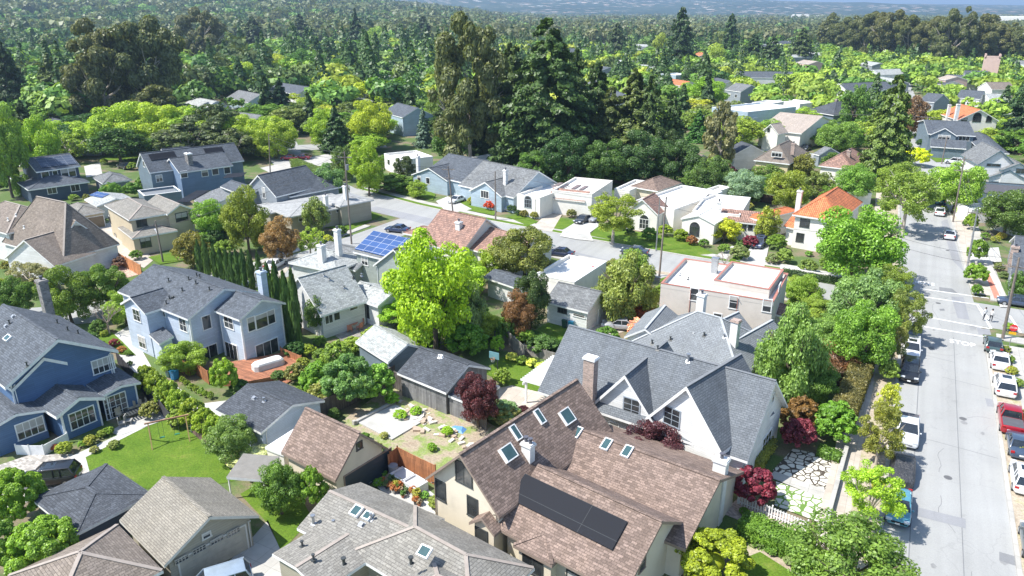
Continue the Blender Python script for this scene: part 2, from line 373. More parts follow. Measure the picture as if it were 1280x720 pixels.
# ------------------------------------------------------------------ houses
class Blk:
    """one roofed volume; A,B = ends of its front eave, C = next corner round, as seen in the photo"""
    def __init__(s, A, B, ze, C=None, L=None, ridge='u', apex=None, pitch=0.4, rise=None, hips='', kind='gable', ov=0.45, dirn=None, th=0.24, maxL=None, zb=0.0, flip=False):
        s.ze = ze; s.kind = kind; s.ridge = ridge; s.ov = ov; s.th = th; s.zb = zb; s.hips = hips
        a = P(A[0], A[1], ze); b = P(B[0], B[1], ze)
        if dirn is not None:
            u = dirn.u.copy(); Lu = max(1.0, (b - a).dot(u)); 
        else:
            u = (b - a); Lu = u.length; u.normalize()
        v = Vector((-u.y, u.x, 0))
        if flip: v = -v
        s.O = a; s.u = u; s.v = v; s.Lu = Lu
        if C is not None:
            c = P(C[0], C[1], ze); L = (c - b).dot(v)
            if L < 0: s.v = v = -v; L = -L
        if L is None:
            # depth from the apex above the middle of the end edge
            best = None
            for k in range(60):
                Lt = 2.0 + k * 0.35; z = ze + pitch * Lt / 2
                q = a + u * Lu + v * (Lt / 2); x, y, _ = pix((q.x, q.y, z)); e = (x - apex[0]) ** 2 + (y - apex[1]) ** 2
                if best is None or e < best[0]: best = (e, Lt)
            L = best[1]; s.rise = pitch * L / 2
        if maxL: L = min(L, maxL)
        s.Lv = L
        if kind == 'flat': s.rise = 0
        elif rise is not None: s.rise = rise
        elif kind == 'shed': s.rise = pitch * s.Lv
        elif apex is not None and not hasattr(s, 'rise'):
            if kind == 'hip' and ridge == 'm': q = a + u * Lu / 2 + v * L / 2
            elif ridge == 'u': q = a + u * Lu + v * (L / 2)
            else: q = a + u * (Lu / 2)
            if hips and kind == 'gable': q = q - (u * (L / 2) if ridge == 'u' else v * 0)
            s.rise = max(0.4, height_at(q.x, q.y, apex[1]) - ze)
        elif not hasattr(s, 'rise'): s.rise = pitch * (min(s.Lu, s.Lv) if kind == 'hip' else (s.Lv if ridge == 'u' else s.Lu)) / 2
        if kind == 'hip': s.ridge = 'u' if s.Lu >= s.Lv else 'v'; s.kind = 'gable'; s.hips = '01'
        W = s.Lv if s.ridge == 'u' else s.Lu
        s.pitch = s.rise / (W / 2) if s.kind == 'gable' else (s.rise / s.Lv if s.kind == 'shed' else 0)
    def pt(s, u, v, z=None):
        p = s.O + s.u * u + s.v * v; p.z = s.z(u, v) if z is None else z; return p
    def z(s, u, v):
        if s.kind == 'flat': return s.ze
        if s.kind == 'shed': return s.ze + s.pitch * v
        L, W, a, w = (s.Lu, s.Lv, u, v) if s.ridge == 'u' else (s.Lv, s.Lu, v, u)
        d = min(w, W - w)
        if '0' in s.hips: d = min(d, a)
        if '1' in s.hips: d = min(d, L - a)
        return s.ze + s.pitch * d
    def roof(s, m):
        """roof solid, slot 0 covering, slot 1 fascia"""
        if s.kind == 'flat':
            i = 0.22; z0 = s.ze - 0.45
            o = [s.pt(0, 0, z0), s.pt(s.Lu, 0, z0), s.pt(s.Lu, s.Lv, z0), s.pt(0, s.Lv, z0)]
            c = [s.pt(i, i, z0), s.pt(s.Lu - i, i, z0), s.pt(s.Lu - i, s.Lv - i, z0), s.pt(i, s.Lv - i, z0)]
            m.face(c if (s.u.cross(s.v)).z > 0 else c[::-1], 0)
            up = Vector((0, 0, 0.42)); lo = Vector((0, 0, -0.1)); u2 = Vector((0, 0, 0.5)); cen = sum(o, Vector((0, 0, 0))) / 4
            for k in range(4):
                a, b, ci, di = o[k], o[(k + 1) % 4], c[(k + 1) % 4], c[k]
                m.mesh8([a + lo, b + lo, ci + lo, di + lo, a + up, b + up, ci + up, di + up], 3)
                e_ = lambda p, k: p + (p - cen).normalized() * k
                m.mesh8([e_(a, .04) + up, e_(b, .04) + up, e_(ci, -.04) + up, e_(di, -.04) + up, e_(a, .04) + u2, e_(b, .04) + u2, e_(ci, -.04) + u2, e_(di, -.04) + u2], 1)
            return
        if s.kind == 'shed': polys = [[(0, 0), (s.Lu, 0), (s.Lu, s.Lv), (0, s.Lv)]]
        else:
            L, W = (s.Lu, s.Lv) if s.ridge == 'u' else (s.Lv, s.Lu)
            r0 = min(W / 2, L / 2) if '0' in s.hips else 0; r1 = L - min(W / 2, L / 2) if '1' in s.hips else L
            polys = [[(0, 0), (L, 0), (r1, W / 2), (r0, W / 2)], [(L, W), (0, W), (r0, W / 2), (r1, W / 2)]]
            if '0' in s.hips: polys.append([(0, W), (0, 0), (r0, W / 2)])
            if '1' in s.hips: polys.append([(L, 0), (L, W), (r1, W / 2)])
            if s.ridge == 'v': polys = [[(b, a) for a, b in p] for p in polys]
        dn = Vector((0, 0, -s.th))
        edge = {}
        for p in polys:
            q = []
            for x in p:
                if not q or (Vector(x) - Vector(q[-1])).length > 1e-4: q.append(x)
            if (Vector(q[0]) - Vector(q[-1])).length < 1e-4: q.pop()
            if len(q) < 3: continue
            pts = [s.pt(*x) for x in q]
            n = (pts[1] - pts[0]).cross(pts[2] - pts[0])
            if n.z < 0: pts = pts[::-1]; q = q[::-1]
            m.face(pts, 0); m.face([t + dn for t in pts][::-1], 1)
            for i in range(len(q)):
                a, b = q[i], q[(i + 1) % len(q)]
                k = (round(a[0], 3), round(a[1], 3), round(b[0], 3), round(b[1], 3)); rk = k[2:] + k[:2]
                if rk in edge: edge.pop(rk)
                else: edge[k] = (pts[i], pts[(i + 1) % len(q)])
        for a, b in edge.values(): m.face([a, a + dn, b + dn, b], 1)
        # ridge and hip caps
        if s.kind == 'gable' and min(s.Lu, s.Lv) > 3:
            L, W = (s.Lu, s.Lv) if s.ridge == 'u' else (s.Lv, s.Lu)
            r0 = min(W / 2, L / 2) if '0' in s.hips else 0.02; r1 = L - min(W / 2, L / 2) if '1' in s.hips else L - 0.02
            f = (lambda a, b: s.pt(a, b)) if s.ridge == 'u' else (lambda a, b: s.pt(b, a))
            up = Vector((0, 0, 0.015)); seg = []
            if r1 - r0 > 0.3: seg.append((f(r0, W / 2), f(r1, W / 2)))
            if '0' in s.hips: seg += [(f(0.05, 0.05), f(r0, W / 2)), (f(0.05, W - 0.05), f(r0, W / 2))]
            if '1' in s.hips: seg += [(f(L - 0.05, 0.05), f(r1, W / 2)), (f(L - 0.05, W - 0.05), f(r1, W / 2))]
            for a, b in seg: m.beam(a + up, b + up, 0.26, 0.05, 2)
    def walls(s, m, mi=0, zb=None):
        zb = s.zb if zb is None else zb; o = s.ov; t = s.th * 0.7
        if s.kind == 'flat': o = 0.02; t = 0.5
        r = [(o, o), (s.Lu - o, o), (s.Lu - o, s.Lv - o), (o, s.Lv - o)]
        if s.kind == 'gable':
            if s.ridge == 'u': r = [(o, o), (s.Lu - o, o), (s.Lu - o, s.Lv / 2), (s.Lu - o, s.Lv - o), (o, s.Lv - o), (o, s.Lv / 2)]
            else: r = [(o, o), (s.Lu / 2, o), (s.Lu - o, o), (s.Lu - o, s.Lv - o), (s.Lu / 2, s.Lv - o), (o, s.Lv - o)]
        n = len(r); sgn = (s.u.cross(s.v)).z > 0
        for i in range(n):
            a, b = r[i], r[(i + 1) % n]
            f = [s.pt(a[0], a[1], zb), s.pt(b[0], b[1], zb), s.pt(b[0], b[1], s.z(*b) - t), s.pt(a[0], a[1], s.z(*a) - t)]
            m.face(f if sgn else f[::-1], mi)
    def face(s, f):   # point, horizontal direction, outward normal
        o = s.ov if s.kind != 'flat' else 0.02
        return {'f': (s.pt(o, o, 0), s.u, -s.v), 'b': (s.pt(s.Lu - o, s.Lv - o, 0), -s.u, s.v),
                'r': (s.pt(s.Lu - o, o, 0), s.v, s.u), 'l': (s.pt(o, s.Lv - o, 0), -s.v, -s.u)}[f]
    def whit(s, f, px, py):
        p, h, n = s.face(f); d = ray(px, py); o = Vector((0, 0, CAM_H)); t = (p - o).dot(n) / d.dot(n); q = o + d * t
        return q, h, n
    def plane(s, f):
        if s.kind == 'flat': z = s.ze - 0.45; return s.pt(0, 0, z), s.u, s.v
        if f == 'f': a, b, c = (0, 0), (s.Lu, 0), (s.Lu / 2, 0.1)
        elif f == 'b': a, b, c = (s.Lu, s.Lv), (0, s.Lv), (s.Lu / 2, s.Lv - 0.1)
        elif f == 'r': a, b, c = (s.Lu, 0), (s.Lu, s.Lv), (s.Lu - 0.1, s.Lv / 2)
        else: a, b, c = (0, s.Lv), (0, 0), (0.1, s.Lv / 2)
        a, b, c = s.pt(*a), s.pt(*b), s.pt(*c); h = (b - a).normalized(); sl = (c - a) - h * (c - a).dot(h)
        return a, h, sl.normalized()
    def rhit(s, f, px, py):
        a, h, sl = s.plane(f); n = h.cross(sl)
        if n.z < 0: n = -n
        d = ray(px, py); o = Vector((0, 0, CAM_H)); t = (a - o).dot(n) / d.dot(n)
        return o + d * t, h, sl, n

BR = random.Random(5); BLIND = plain('window_blind', (.42, .41, .38), .7)
class House:
    def __init__(s, name, label, cat, wall, roof, blks, trim=WHITE, group=None, cap=None):
        s.b = blks; c = Vector((0, 0, 0))
        b0 = blks[0]; c = b0.pt(b0.Lu / 2, b0.Lv / 2, 0)
        s.e = empty(name, c, label, cat, group); s.trim = trim; s.roofmat = roof
        wl_ = wall if isinstance(wall, list) else [wall]
        for i, b in enumerate(blks):
            m = MB(); b.walls(m); m.build('wall', wl_[i] if len(wl_) > i else wl_[0], s.e)
        rl = roof if isinstance(roof, list) else [roof] * len(blks)
        s.ros = []
        for b, r in zip(blks, rl):
            m = MB(); b.roof(m); s.ros.append(m.build('roof', [r, trim, cap or r, wl_[0]], s.e))
        s.ro = s.ros[0]
    def win(s, b, f, px, py, w=1.2, h=1.3, nx=2, ny=1, trim=None, arch=False, name='window', pane=GLASS, t=0.1, out=0.015):
        b = s.b[b]; q, hd, n = b.whit(f, px, py); up = Vector((0, 0, 1)); trim = trim or s.trim
        q = q + n * out
        m = MB()
        m.box(q + up * (h / 2 + t / 2), w + 2 * t, 0.1, t, hd, n, up); m.box(q - up * (h / 2 + t / 2), w + 2 * t + 0.08, 0.14, t, hd, n, up)
        for sg in (-1, 1): m.box(q + hd * sg * (w / 2 + t / 2), t, 0.1, h, hd, n, up)
        for i in range(1, nx): m.box(q + hd * (w * (i / nx - 0.5)), 0.055, 0.07, h, hd, n, up)
        for i in range(1, ny): m.box(q + up * (h * (i / ny - 0.5)), w, 0.06, 0.045, hd, n, up)
        if arch:
            k = 8; c = q + up * (h / 2)
            for i in range(k):
                a0, a1 = pi * i / k, pi * (i + 1) / k; r = w / 2 + t / 2
                m.beam(c + hd * r * cos(a0) + up * r * sin(a0), c + hd * r * cos(a1) + up * r * sin(a1), 0.1, t, up=n)
        o = m.build(name, trim, s.e)
        m = MB(); m.box(q, w, 0.04, h, hd, n, up)
        if arch:
            c = q + up * (h / 2); pts = [c + hd * (w / 2) * cos(pi * i / 10) + up * (w / 2) * sin(pi * i / 10) + n * 0.02 for i in range(11)]
            m.face(pts)
        m.build('pane', pane, o)
        if pane is GLASS and not arch and w < 3 and name == 'window' and BR.random() < .45:
            k = BR.uniform(.25, .6); m = MB(); m.box(q + up * (h * (1 - k) / 2) + n * .012, w - .02, .035, h * k, hd, n, up); m.build('blind', BLIND, o)
        return o
    def door(s, b, f, px, py, w=1.0, h=2.1, color=(0.08, 0.08, 0.09), name='door', trim=None, z0=0.0):
        b = s.b[b]; q, hd, n = b.whit(f, px, py); up = Vector((0, 0, 1)); q.z = z0 + h / 2 + 0.02; q = q + n * 0.01
        m = MB(); m.box(q, w, 0.08, h, hd, n, up, mi=0)
        k = max(1, int(w / 1.2))
        for r in range(4 if name == 'garage_door' else 2):
            m.box(q + up * h * ((r + 0.5) / (4 if name == 'garage_door' else 2) - 0.5), w * 0.86, 0.11, h * (0.17 if name == 'garage_door' else 0.36), hd, n, up)
        for sg in (-1, 1): m.box(q + hd * sg * (w / 2 + 0.06), 0.12, 0.12, h, hd, n, up, mi=1)
        m.box(q + up * (h / 2 + 0.06), w + 0.24, 0.12, 0.12, hd, n, up, mi=1)
        o = m.build(name, [plain('door_%.2f_%.2f_%.2f' % color, color, 0.5), trim or s.trim], s.e)
        m = MB(); m.box(q + hd * (w * 0.38 if name == 'door' else 0) + n * 0.08 - up * (0 if name == 'door' else h * 0.4), 0.05 if name == 'door' else 0.3, 0.06, 0.14 if name == 'door' else 0.05, hd, n, up); m.build('handle', METAL, o)
        return o
    def chim(s, px, py, z0, ztop, w=0.9, d=0.7, mat=CHIMW, b=0, pots=1, cap=None, zpt=None):
        q = P(px, py, z0 if zpt is None else zpt); ztop = ztop if ztop > 0 else height_at(q.x, q.y, -ztop); bb = s.b[b]; up = Vector((0, 0, 1)); zb = 0 if zpt is not None else z0 - 0.8
        m = MB(); c = Vector((q.x, q.y, (zb + ztop) / 2)); m.box(c, w, d, ztop - zb, bb.u, bb.v, up, 0)
        c2 = Vector((q.x, q.y, ztop)); m.box(c2 + up * 0.06, w + 0.18, d + 0.18, 0.16, bb.u, bb.v, up, 1); m.box(c2 + up * 0.19, w + 0.06, d + 0.06, 0.1, bb.u, bb.v, up, 1)
        ch = m.build('chimney', [mat, cap or mat], s.ros[b])
        m = MB()
        for i in range(pots):
            m.tube([c2 + bb.u * (i - (pots - 1) / 2) * 0.42 + up * 0.2, c2 + bb.u * (i - (pots - 1) / 2) * 0.42 + up * 0.6], 0.14, 8)
            m.tube([c2 + bb.u * (i - (pots - 1) / 2) * 0.42 + up * 0.62, c2 + bb.u * (i - (pots - 1) / 2) * 0.42 + up * 0.68], 0.2, 8)
        # the pot belongs to the chimney; the thing > part > sub-part depth stops at the chimney, so pots join its mesh
        if pots:
            o = m.build('chimney_pot', plain('dark_pot', (0.1, 0.1, 0.12), 0.5), s.e)
    def skylight(s, b, f, px, py, w=0.8, h=1.2, curb=0.14, glassm=None):
        q, hd, sl, n = s.b[b].rhit(f, px, py); m = MB()
        for sg in (-1, 1):
            m.box(q + hd * sg * (w / 2) + n * curb / 2, 0.09, h + 0.09, curb + 0.06, hd, sl, n); m.box(q + sl * sg * (h / 2) + n * curb / 2, w, 0.09, curb + 0.06, hd, sl, n)
        o = m.build('skylight', WHITE if curb < 0.3 else TAN, s.e)
        m = MB(); m.box(q + n * (curb - 0.01), w, h, 0.05, hd, sl, n); m.build('pane', glassm or plain('skylight_glass', (0.05, 0.1, 0.105), 0.1, spec=0.5), o)
    def vents(s, b, f, pts, h=0.35, mat=None, r=0.07):
        for px, py in pts:
            q, hd, sl, n = s.b[b].rhit(f, px, py); m = MB(); k = random.random()
            if k < 0.7:
                m.tube([q - Vector((0, 0, .1)), q + Vector((0, 0, h))], r, 8); m.tube([q + Vector((0, 0, h)), q + Vector((0, 0, h + .08))], r * 1.8, 8); m.box(q + n * 0.02, 0.35, 0.35, 0.03, hd, sl, n)
            else: m.box(q + n * 0.09, 0.35, 0.3, 0.2, hd, sl, n); m.box(q + n * 0.02, 0.5, 0.45, 0.03, hd, sl, n)
            m.build('roof_vent', mat or (METAL if k > 0.4 else DARKTRIM), s.ros[b])
    def solar(s, b, f, TL, TR, BL, mat, name='solar_panel', lift=0.12, gap=None):
        p = s.b[b]; a, hd, sl, n = p.rhit(f, *TL); bb = p.rhit(f, *TR)[0]; c = p.rhit(f, *BL)[0]
        ud = (bb - a); w = ud.length; ud.normalize(); vd = (c - a); vd -= ud * vd.dot(ud); h = vd.length; vd.normalize()
        m = MB(); m.box(a + ud * w / 2 + vd * h / 2 + n * lift, w, h, 0.05, ud, vd, n); o = m.build(name, mat, s.e)
        m2 = MB(); me = o.data
        for poly in me.polygons:
            for li in poly.loop_indices:
                q = me.vertices[me.loops[li].vertex_index].co + o.location + s.e.location if False else Vector(me.vertices[me.loops[li].vertex_index].co) + parent_world(o)
                me.uv_layers[0].data[li].uv = ((q - a).dot(ud), (q - a).dot(vd))
        return w, h
    def pipes(s, b, f, ts):
        b = s.b[b]; p, h, n = b.face(f); L = (b.Lu if f in 'fb' else b.Lv) - 2 * b.ov
        for t in ts:
            m = MB(); q = p + h * L * t + n * .08; m.tube([q + Vector((0, 0, .1)), q + Vector((0, 0, b.ze - .35)), q + n * (b.ov - .15) + Vector((0, 0, b.ze - .12))], .045, 6); m.build('downpipe', s.trim, s.e)
    def trimboards(s, b, f):
        """corner boards and a band on a wall"""
        b = s.b[b]; p, h, n = b.face(f); L = (b.Lu if f in 'fb' else b.Lv) - 2 * b.ov; m = MB(); up = Vector((0, 0, 1))
        for q in (p + h * 0.06, p + h * (L - 0.06)):
            m.box(q + n * 0.03 + up * (b.ze / 2 - 0.1), 0.14, 0.06, b.ze - 0.2, h, n, up)
            m.build('corner_board', s.trim, s.e); m = MB()

# ------------------------------------------------------------------ foliage
FOL = foliage('foliage', 0.34); FOLD = foliage('needle_foliage', 0.18); FOLV = foliage('far_foliage', 0.2, True, .45)
BARK = plain('bark', (0.13, 0.1, 0.075), 0.9, var=0.3); BARKP = plain('pale_bark', (0.42, 0.37, 0.31), 0.85, var=0.25)
def unit(a): return a / np.maximum(np.linalg.norm(a, axis=1, keepdims=True), 1e-6)
def quads(c, nrm, size, elong=1.0, down=None):
    """leaf faces: centres, normals, half sizes"""
    n = unit(nrm); r = RNG.normal(size=c.shape)
    if down is not None: r = r * (1 - down) + np.array([0, 0, -1.0]) * down * 3
    a = unit(r - n * np.sum(r * n, 1, keepdims=True)); b = np.cross(n, a); size = np.broadcast_to(size, (len(c),))[:, None]
    a = a * size * elong; b = b * size * RNG.uniform(.6, 1.0, (len(c), 1))
    return np.stack([c - a, c - b * .9 + a * .1, c + a, c + b * .9 + a * .1], 1)
def quadmesh(name, V, mat, extra=None, col=None):
    """V: (n,4,3)"""
    nq = len(V); v = V.reshape(-1, 3); ex = extra
    me = bpy.data.meshes.new(name)
    ev, ef = ([], []) if ex is None else (ex.v, ex.f)
    nv = len(v) + len(ev)
    loops = np.arange(nq * 4); lt = [4] * nq
    if ef:
        l2 = np.array([k + nq * 4 for f in ef for k in f]); loops = np.concatenate([loops, l2]); lt += [len(f) for f in ef]
        v = np.concatenate([v, np.array([tuple(p) for p in ev])])
    me.vertices.add(nv); me.vertices.foreach_set('co', v.astype(np.float32).ravel())
    me.loops.add(len(loops)); me.loops.foreach_set('vertex_index', loops.astype(np.int32))
    lt = np.array(lt); ls = np.concatenate([[0], np.cumsum(lt)[:-1]])
    me.polygons.add(len(lt)); me.polygons.foreach_set('loop_start', ls.astype(np.int32)); me.polygons.foreach_set('loop_total', lt.astype(np.int32))
    me.materials.append(mat); me.update(calc_edges=True)
    if col is not None:
        at = me.color_attributes.new('leafcol', 'FLOAT_COLOR', 'POINT'); c4 = np.ones((nv, 4), np.float32); c4[:len(col), :3] = col; at.data.foreach_set('color', c4.ravel())
    return me
def rdir(k, zmin=-1.0):
    d = unit(RNG.normal(size=(k * 4, 3))); d = d[d[:, 2] > zmin]; return d[:k]
def crown_pts(kind, nl):
    """points, normals, size for a crown in the unit ball (z from -1 to 1)"""
    if kind in ('broad', 'airy', 'euc', 'willow', 'shrub', 'oak'):
        nc = {'broad': 95, 'airy': 70, 'euc': 70, 'willow': 60, 'shrub': 80, 'oak': 70}[kind] if nl > 3000 else {'broad': 44, 'airy': 36, 'euc': 34, 'willow': 34, 'shrub': 46, 'oak': 40}[kind]; big = nl > 3000
        d = rdir(nc, -0.9 if kind != 'shrub' else -0.3); nc = len(d)
        rad = RNG.uniform(.45, .92, (nc, 1)) if kind != 'shrub' else RNG.uniform(.62, .86, (nc, 1))
        c = d * rad
        if kind == 'euc': c[:, :2] *= 0.9; c[:, 2] *= 1.05
        cr = RNG.uniform(.13 if big else .18, .27 if big else .33, nc) * (0.8 if kind in ('airy', 'euc') else 1.0) * (0.75 if kind == 'shrub' else 1)
        w = cr ** 2; pick = RNG.choice(nc, nl, p=w / w.sum()); dd = unit(RNG.normal(size=(nl, 3)) + np.array([0, 0, .25]))
        rr = RNG.uniform(.55 if kind == 'airy' else .75, 1.08, (nl, 1)); p = c[pick] + dd * cr[pick][:, None] * rr * np.array([1, 1, .8])
        if kind == 'willow': p[:, 2] -= RNG.uniform(0, .35, nl) * (np.linalg.norm(p[:, :2], axis=1))
        nr = dd + RNG.normal(size=(nl, 3)) * (.5 if kind != 'airy' else .9) + np.array([0, 0, .35])
        keep = np.linalg.norm(p, axis=1) > (.3 if kind != 'airy' else .1)
        return p[keep], nr[keep]
def leafmesh(kind, nl, ls):
    if kind in ('broad', 'airy', 'euc', 'willow', 'shrub', 'oak'):
        p, nr = crown_pts(kind, nl)
        sz = RNG.uniform(.65, 1.35, len(p)) * ls
        V = quads(p, nr, sz, 1.4 if kind in ('willow', 'euc') else 1.1, .55 if kind == 'willow' else (.3 if kind == 'euc' else None))
        return V
    if kind in ('fir', 'redwood'):
        V = []; nlev = 30 if nl > 3000 else (20 if nl > 1000 else 12); per = nl // nlev
        for i in range(nlev):
            t = (i + .5) / nlev; R = (1 - t) ** (.55 if kind == 'redwood' else .85) * (1 if t > .1 else .8) + .02
            R *= RNG.uniform(.8, 1.1); nb = max(5, int(13 * (1 - t) + 4)); k = max(8, int(per * (0.25 + 1.5 * (1 - t))))
            ang0 = RNG.uniform(0, 6.28, nb); bl = RNG.uniform(.65, 1.1, nb)
            b = RNG.integers(0, nb, k); s = RNG.uniform(.12, 1, k) ** .7
            a = ang0[b] + RNG.normal(size=k) * .13 * (1.4 - s); r = R * s * bl[b]
            z = t * 2 - 1 + RNG.normal(size=k) * .018 + (.03 - .16 * s * R)
            p = np.stack([r * np.cos(a), r * np.sin(a), z], 1)
            nr = np.stack([np.cos(a) * .5, np.sin(a) * .5, np.ones(k) * .8], 1) + RNG.normal(size=(k, 3)) * .35
            V.append(quads(p, nr, RNG.uniform(.7, 1.3, k) * ls, 1.3))
        return np.concatenate(V)
    if kind == 'column':
        z = RNG.uniform(-1, 1, nl); prof = np.sqrt(np.maximum(0, 1 - np.abs(z * .98) ** 2.6)) * np.where(z > .3, 1 - (z - .3) * .55, 1)
        a = RNG.uniform(0, 6.28, nl); r = prof * (.82 + .16 * np.sin(a * 3 + z * 6)) * RNG.uniform(.85, 1.05, nl)
        p = np.stack([r * np.cos(a), r * np.sin(a), z], 1); nr = np.stack([np.cos(a), np.sin(a), np.ones(nl) * .25], 1) + RNG.normal(size=(nl, 3)) * .4
        return quads(p, nr, RNG.uniform(.7, 1.3, nl) * ls * np.ones(nl), 1.0)
    if kind == 'palm':
        V = []
        for i in range(26):
            a = 6.28 * i / 26 + RNG.normal() * .1; el = RNG.uniform(-.2, 1.0)
            for s in np.linspace(.1, 1, 16):
                x = s * cos(el) ; z = s * sin(el) * 1.1 - s * s * .75
                c = np.array([[x * cos(a), x * sin(a), z]]); side = np.array([[-sin(a), cos(a), -.3]])
                for sg in (-1, 1):
                    t = side * sg * .12 * (1.1 - s); q = c + t; w = np.array([[cos(a) * .03, sin(a) * .03, 0]])
                    V.append(np.stack([c - w, q - w * .3, q + w * .3, c + w], 1))
        return np.concatenate(V)
def limbs(kind, big=True):
    """unit trunk with limbs: base at z=0, crown centre at z=1, crown radius 1 sideways"""
    m = MB(); r0 = {'fir': .045, 'redwood': .06, 'column': .12, 'euc': .05, 'palm': .1}.get(kind, .065)
    if kind in ('fir', 'redwood', 'column', 'palm'): m.tube([(0, 0, 0), (0.01, 0, .5), (0, 0.01, 1.0 if kind != 'fir' else 1.6)], [r0, r0 * .75, r0 * .3], 8)
    else:
        m.tube([(0, 0, -.02), (.01, .01, .12), (.03, -.02, .45), (.0, .02, .72)], [r0 * 1.3, r0, r0 * .85, r0 * .6], 8)
        nl = 8 if big else 4
        for i in range(nl):
            a = 6.28 * i / nl + random.uniform(-.3, .3); z0 = random.uniform(.38, .7); rr = random.uniform(.45, .8); zt = random.uniform(.85, 1.45)
            p0 = Vector((.02, 0, z0)); p2 = Vector((rr * cos(a), rr * sin(a), zt)); p1 = p0.lerp(p2, .5) + Vector((0, 0, -.08))
            m.tube([p0, p1, p2], [r0 * .55, r0 * .35, r0 * .12], 6)
            for k in range(3 if big else 1):
                b = a + random.uniform(-.8, .8); s = p1.lerp(p2, random.uniform(.2, .8)); e = s + Vector((cos(b) * .3, sin(b) * .3, random.uniform(.1, .35)))
                m.tube([s, (s + e) / 2, e], [r0 * .22, r0 * .15, r0 * .06], 5)
    return m
CROWN = {}; TRUNK = {}
LV = {'hi': (26000, .026), 'mid': (7000, .045), 'lo': (1100, .11)}
def protos(kind, lod):
    k = (kind, lod)
    if k not in CROWN:
        nl, ls = LV[lod]; out = []
        if kind == 'airy': nl = int(nl * .55); ls *= 1.0
        if kind in ('fir', 'redwood'): nl = int(nl * 1.8); ls *= 1.0
        if kind == 'column': nl = int(nl * .35); ls *= 1.7
        if kind == 'shrub': nl = int(nl * .95); ls *= 1.25
        for i in range(4 if lod != 'hi' else 3):
            V = leafmesh(kind, nl, ls); ex = None
            if kind in ('column', 'shrub'):
                ex = MB(); s = .72 if kind == 'column' else .28; ex.ball((0, 0, 0 if kind == 'column' else -.1), s, s, s * (1.15 if kind == 'column' else 1), 10, 6)
            out.append(quadmesh('crown', V, FOLD if kind in ('fir', 'redwood', 'column') else FOL, ex))
        CROWN[k] = out
    if kind not in TRUNK:
        TRUNK[kind] = []
        for i in range(3):
            o = limbs(kind).build('trunk', BARKP if kind in ('euc', 'airy') else BARK, None); TRUNK[kind].append(o.data); bpy.data.objects.remove(o)
    return CROWN[k], TRUNK[kind]
def jitter(c, a=.12):
    k = 1 + random.uniform(-a, a); return (min(.9, c[0] * k * (1 + random.uniform(-.08, .08))), min(.9, c[1] * k), min(.9, c[2] * k * (1 + random.uniform(-.1, .1))))
LIME = (.19, .29, .025); LIME2 = (.13, .235, .03); GREEN = (.07, .14, .03); DGREEN = (.028, .065, .022); CONIF = (.034, .066, .027); OLIVE = (.115, .145, .05); GREYG = (.12, .165, .085)
EUCC = (.066, .085, .042); PURPLE = (.05, .018, .03); MAGENTA = (.13, .022, .05); RUST = (.12, .065, .035); YELLOW = (.38, .33, .04); BLUEG = (.12, .19, .16); PHOT = (.1, .06, .025); PINKT = (.42, .28, .3); BROWNG = (.16, .12, .06)
def leafc(c):
    r, g, b = c
    if r > g * .8 and g > b and kindly(c): r = g * (.8 + (r / g - .8) * .5)   # fresh leaves are never as yellow as they look in sun
    return (r * 1.5, g * 1.42, b * 1.1)
def kindly(c): return c[0] < c[1] * 1.45
def tree_at(kind, loc, H, W, col, label, cat='tree', group=None, name=None, lod=None, cb=None, depth=100.0):
    """tree of height H and crown width W; children trunk and crown"""
    px = W / depth * FPX
    if lod is None: lod = 'hi' if px > 42 else ('mid' if px > 17 else 'lo')
    if kind in ('column', 'shrub') and lod == 'hi' and px < 60: lod = 'mid'
    if cb is None: cb = {'fir': .03, 'redwood': .03, 'column': .02, 'shrub': 0.0, 'palm': .45, 'euc': .22, 'willow': .12, 'airy': .22, 'broad': .2, 'oak': .2}[kind]
    cr, tr = protos(kind, lod)
    nm = name or {'fir': 'fir_tree', 'redwood': 'redwood_tree', 'column': 'cypress_tree', 'shrub': 'shrub', 'palm': 'palm', 'euc': 'eucalyptus_tree', 'willow': 'drooping_tree'}.get(kind, 'leafy_tree')
    shape_single = kind == 'shrub'
    zc = H * (1 + cb) / 2; rz = H * (1 - cb) / 2
    c = bpy.data.objects.new('crown' if not shape_single else nm, random.choice(cr)); COL.objects.link(c); c.color = rgb(jitter(leafc(col), .08))
    k_ = {'fir': 1.12, 'redwood': 1.15, 'column': 1.0, 'palm': 1, 'euc': 1.2}.get(kind, 1.05); W = W * k_; sx = W / 2 * random.uniform(.96, 1.06); sy = W / 2 * random.uniform(.94, 1.04); c.scale = (sx, sy, rz * (1.14 if kind not in ('fir', 'redwood', 'column') else 1)); c.rotation_euler.z = random.uniform(0, 6.28)
    if shape_single:
        c.location = (loc[0], loc[1], loc[2] + H * .46); c.scale = (sx, sy, H * .56); tag(c, label, cat, group); return c
    e = empty(nm, loc, label, cat, group); e.rotation_euler.z = 0
    if kind == 'palm': zc = H * .72; c.scale = (W / 2, W / 2, W / 2)
    c.location = (0, 0, zc); adopt(c, e)
    t = bpy.data.objects.new('trunk', random.choice(tr)); COL.objects.link(t); adopt(t, e); t.scale = (W / 2 * .9, W / 2 * .9, zc); t.rotation_euler.z = random.uniform(0, 6.28)
    if kind in ('fir', 'redwood', 'column', 'palm'): t.scale = (min(W / 2, 4) * 1.6, min(W / 2, 4) * 1.6, zc)
    return e
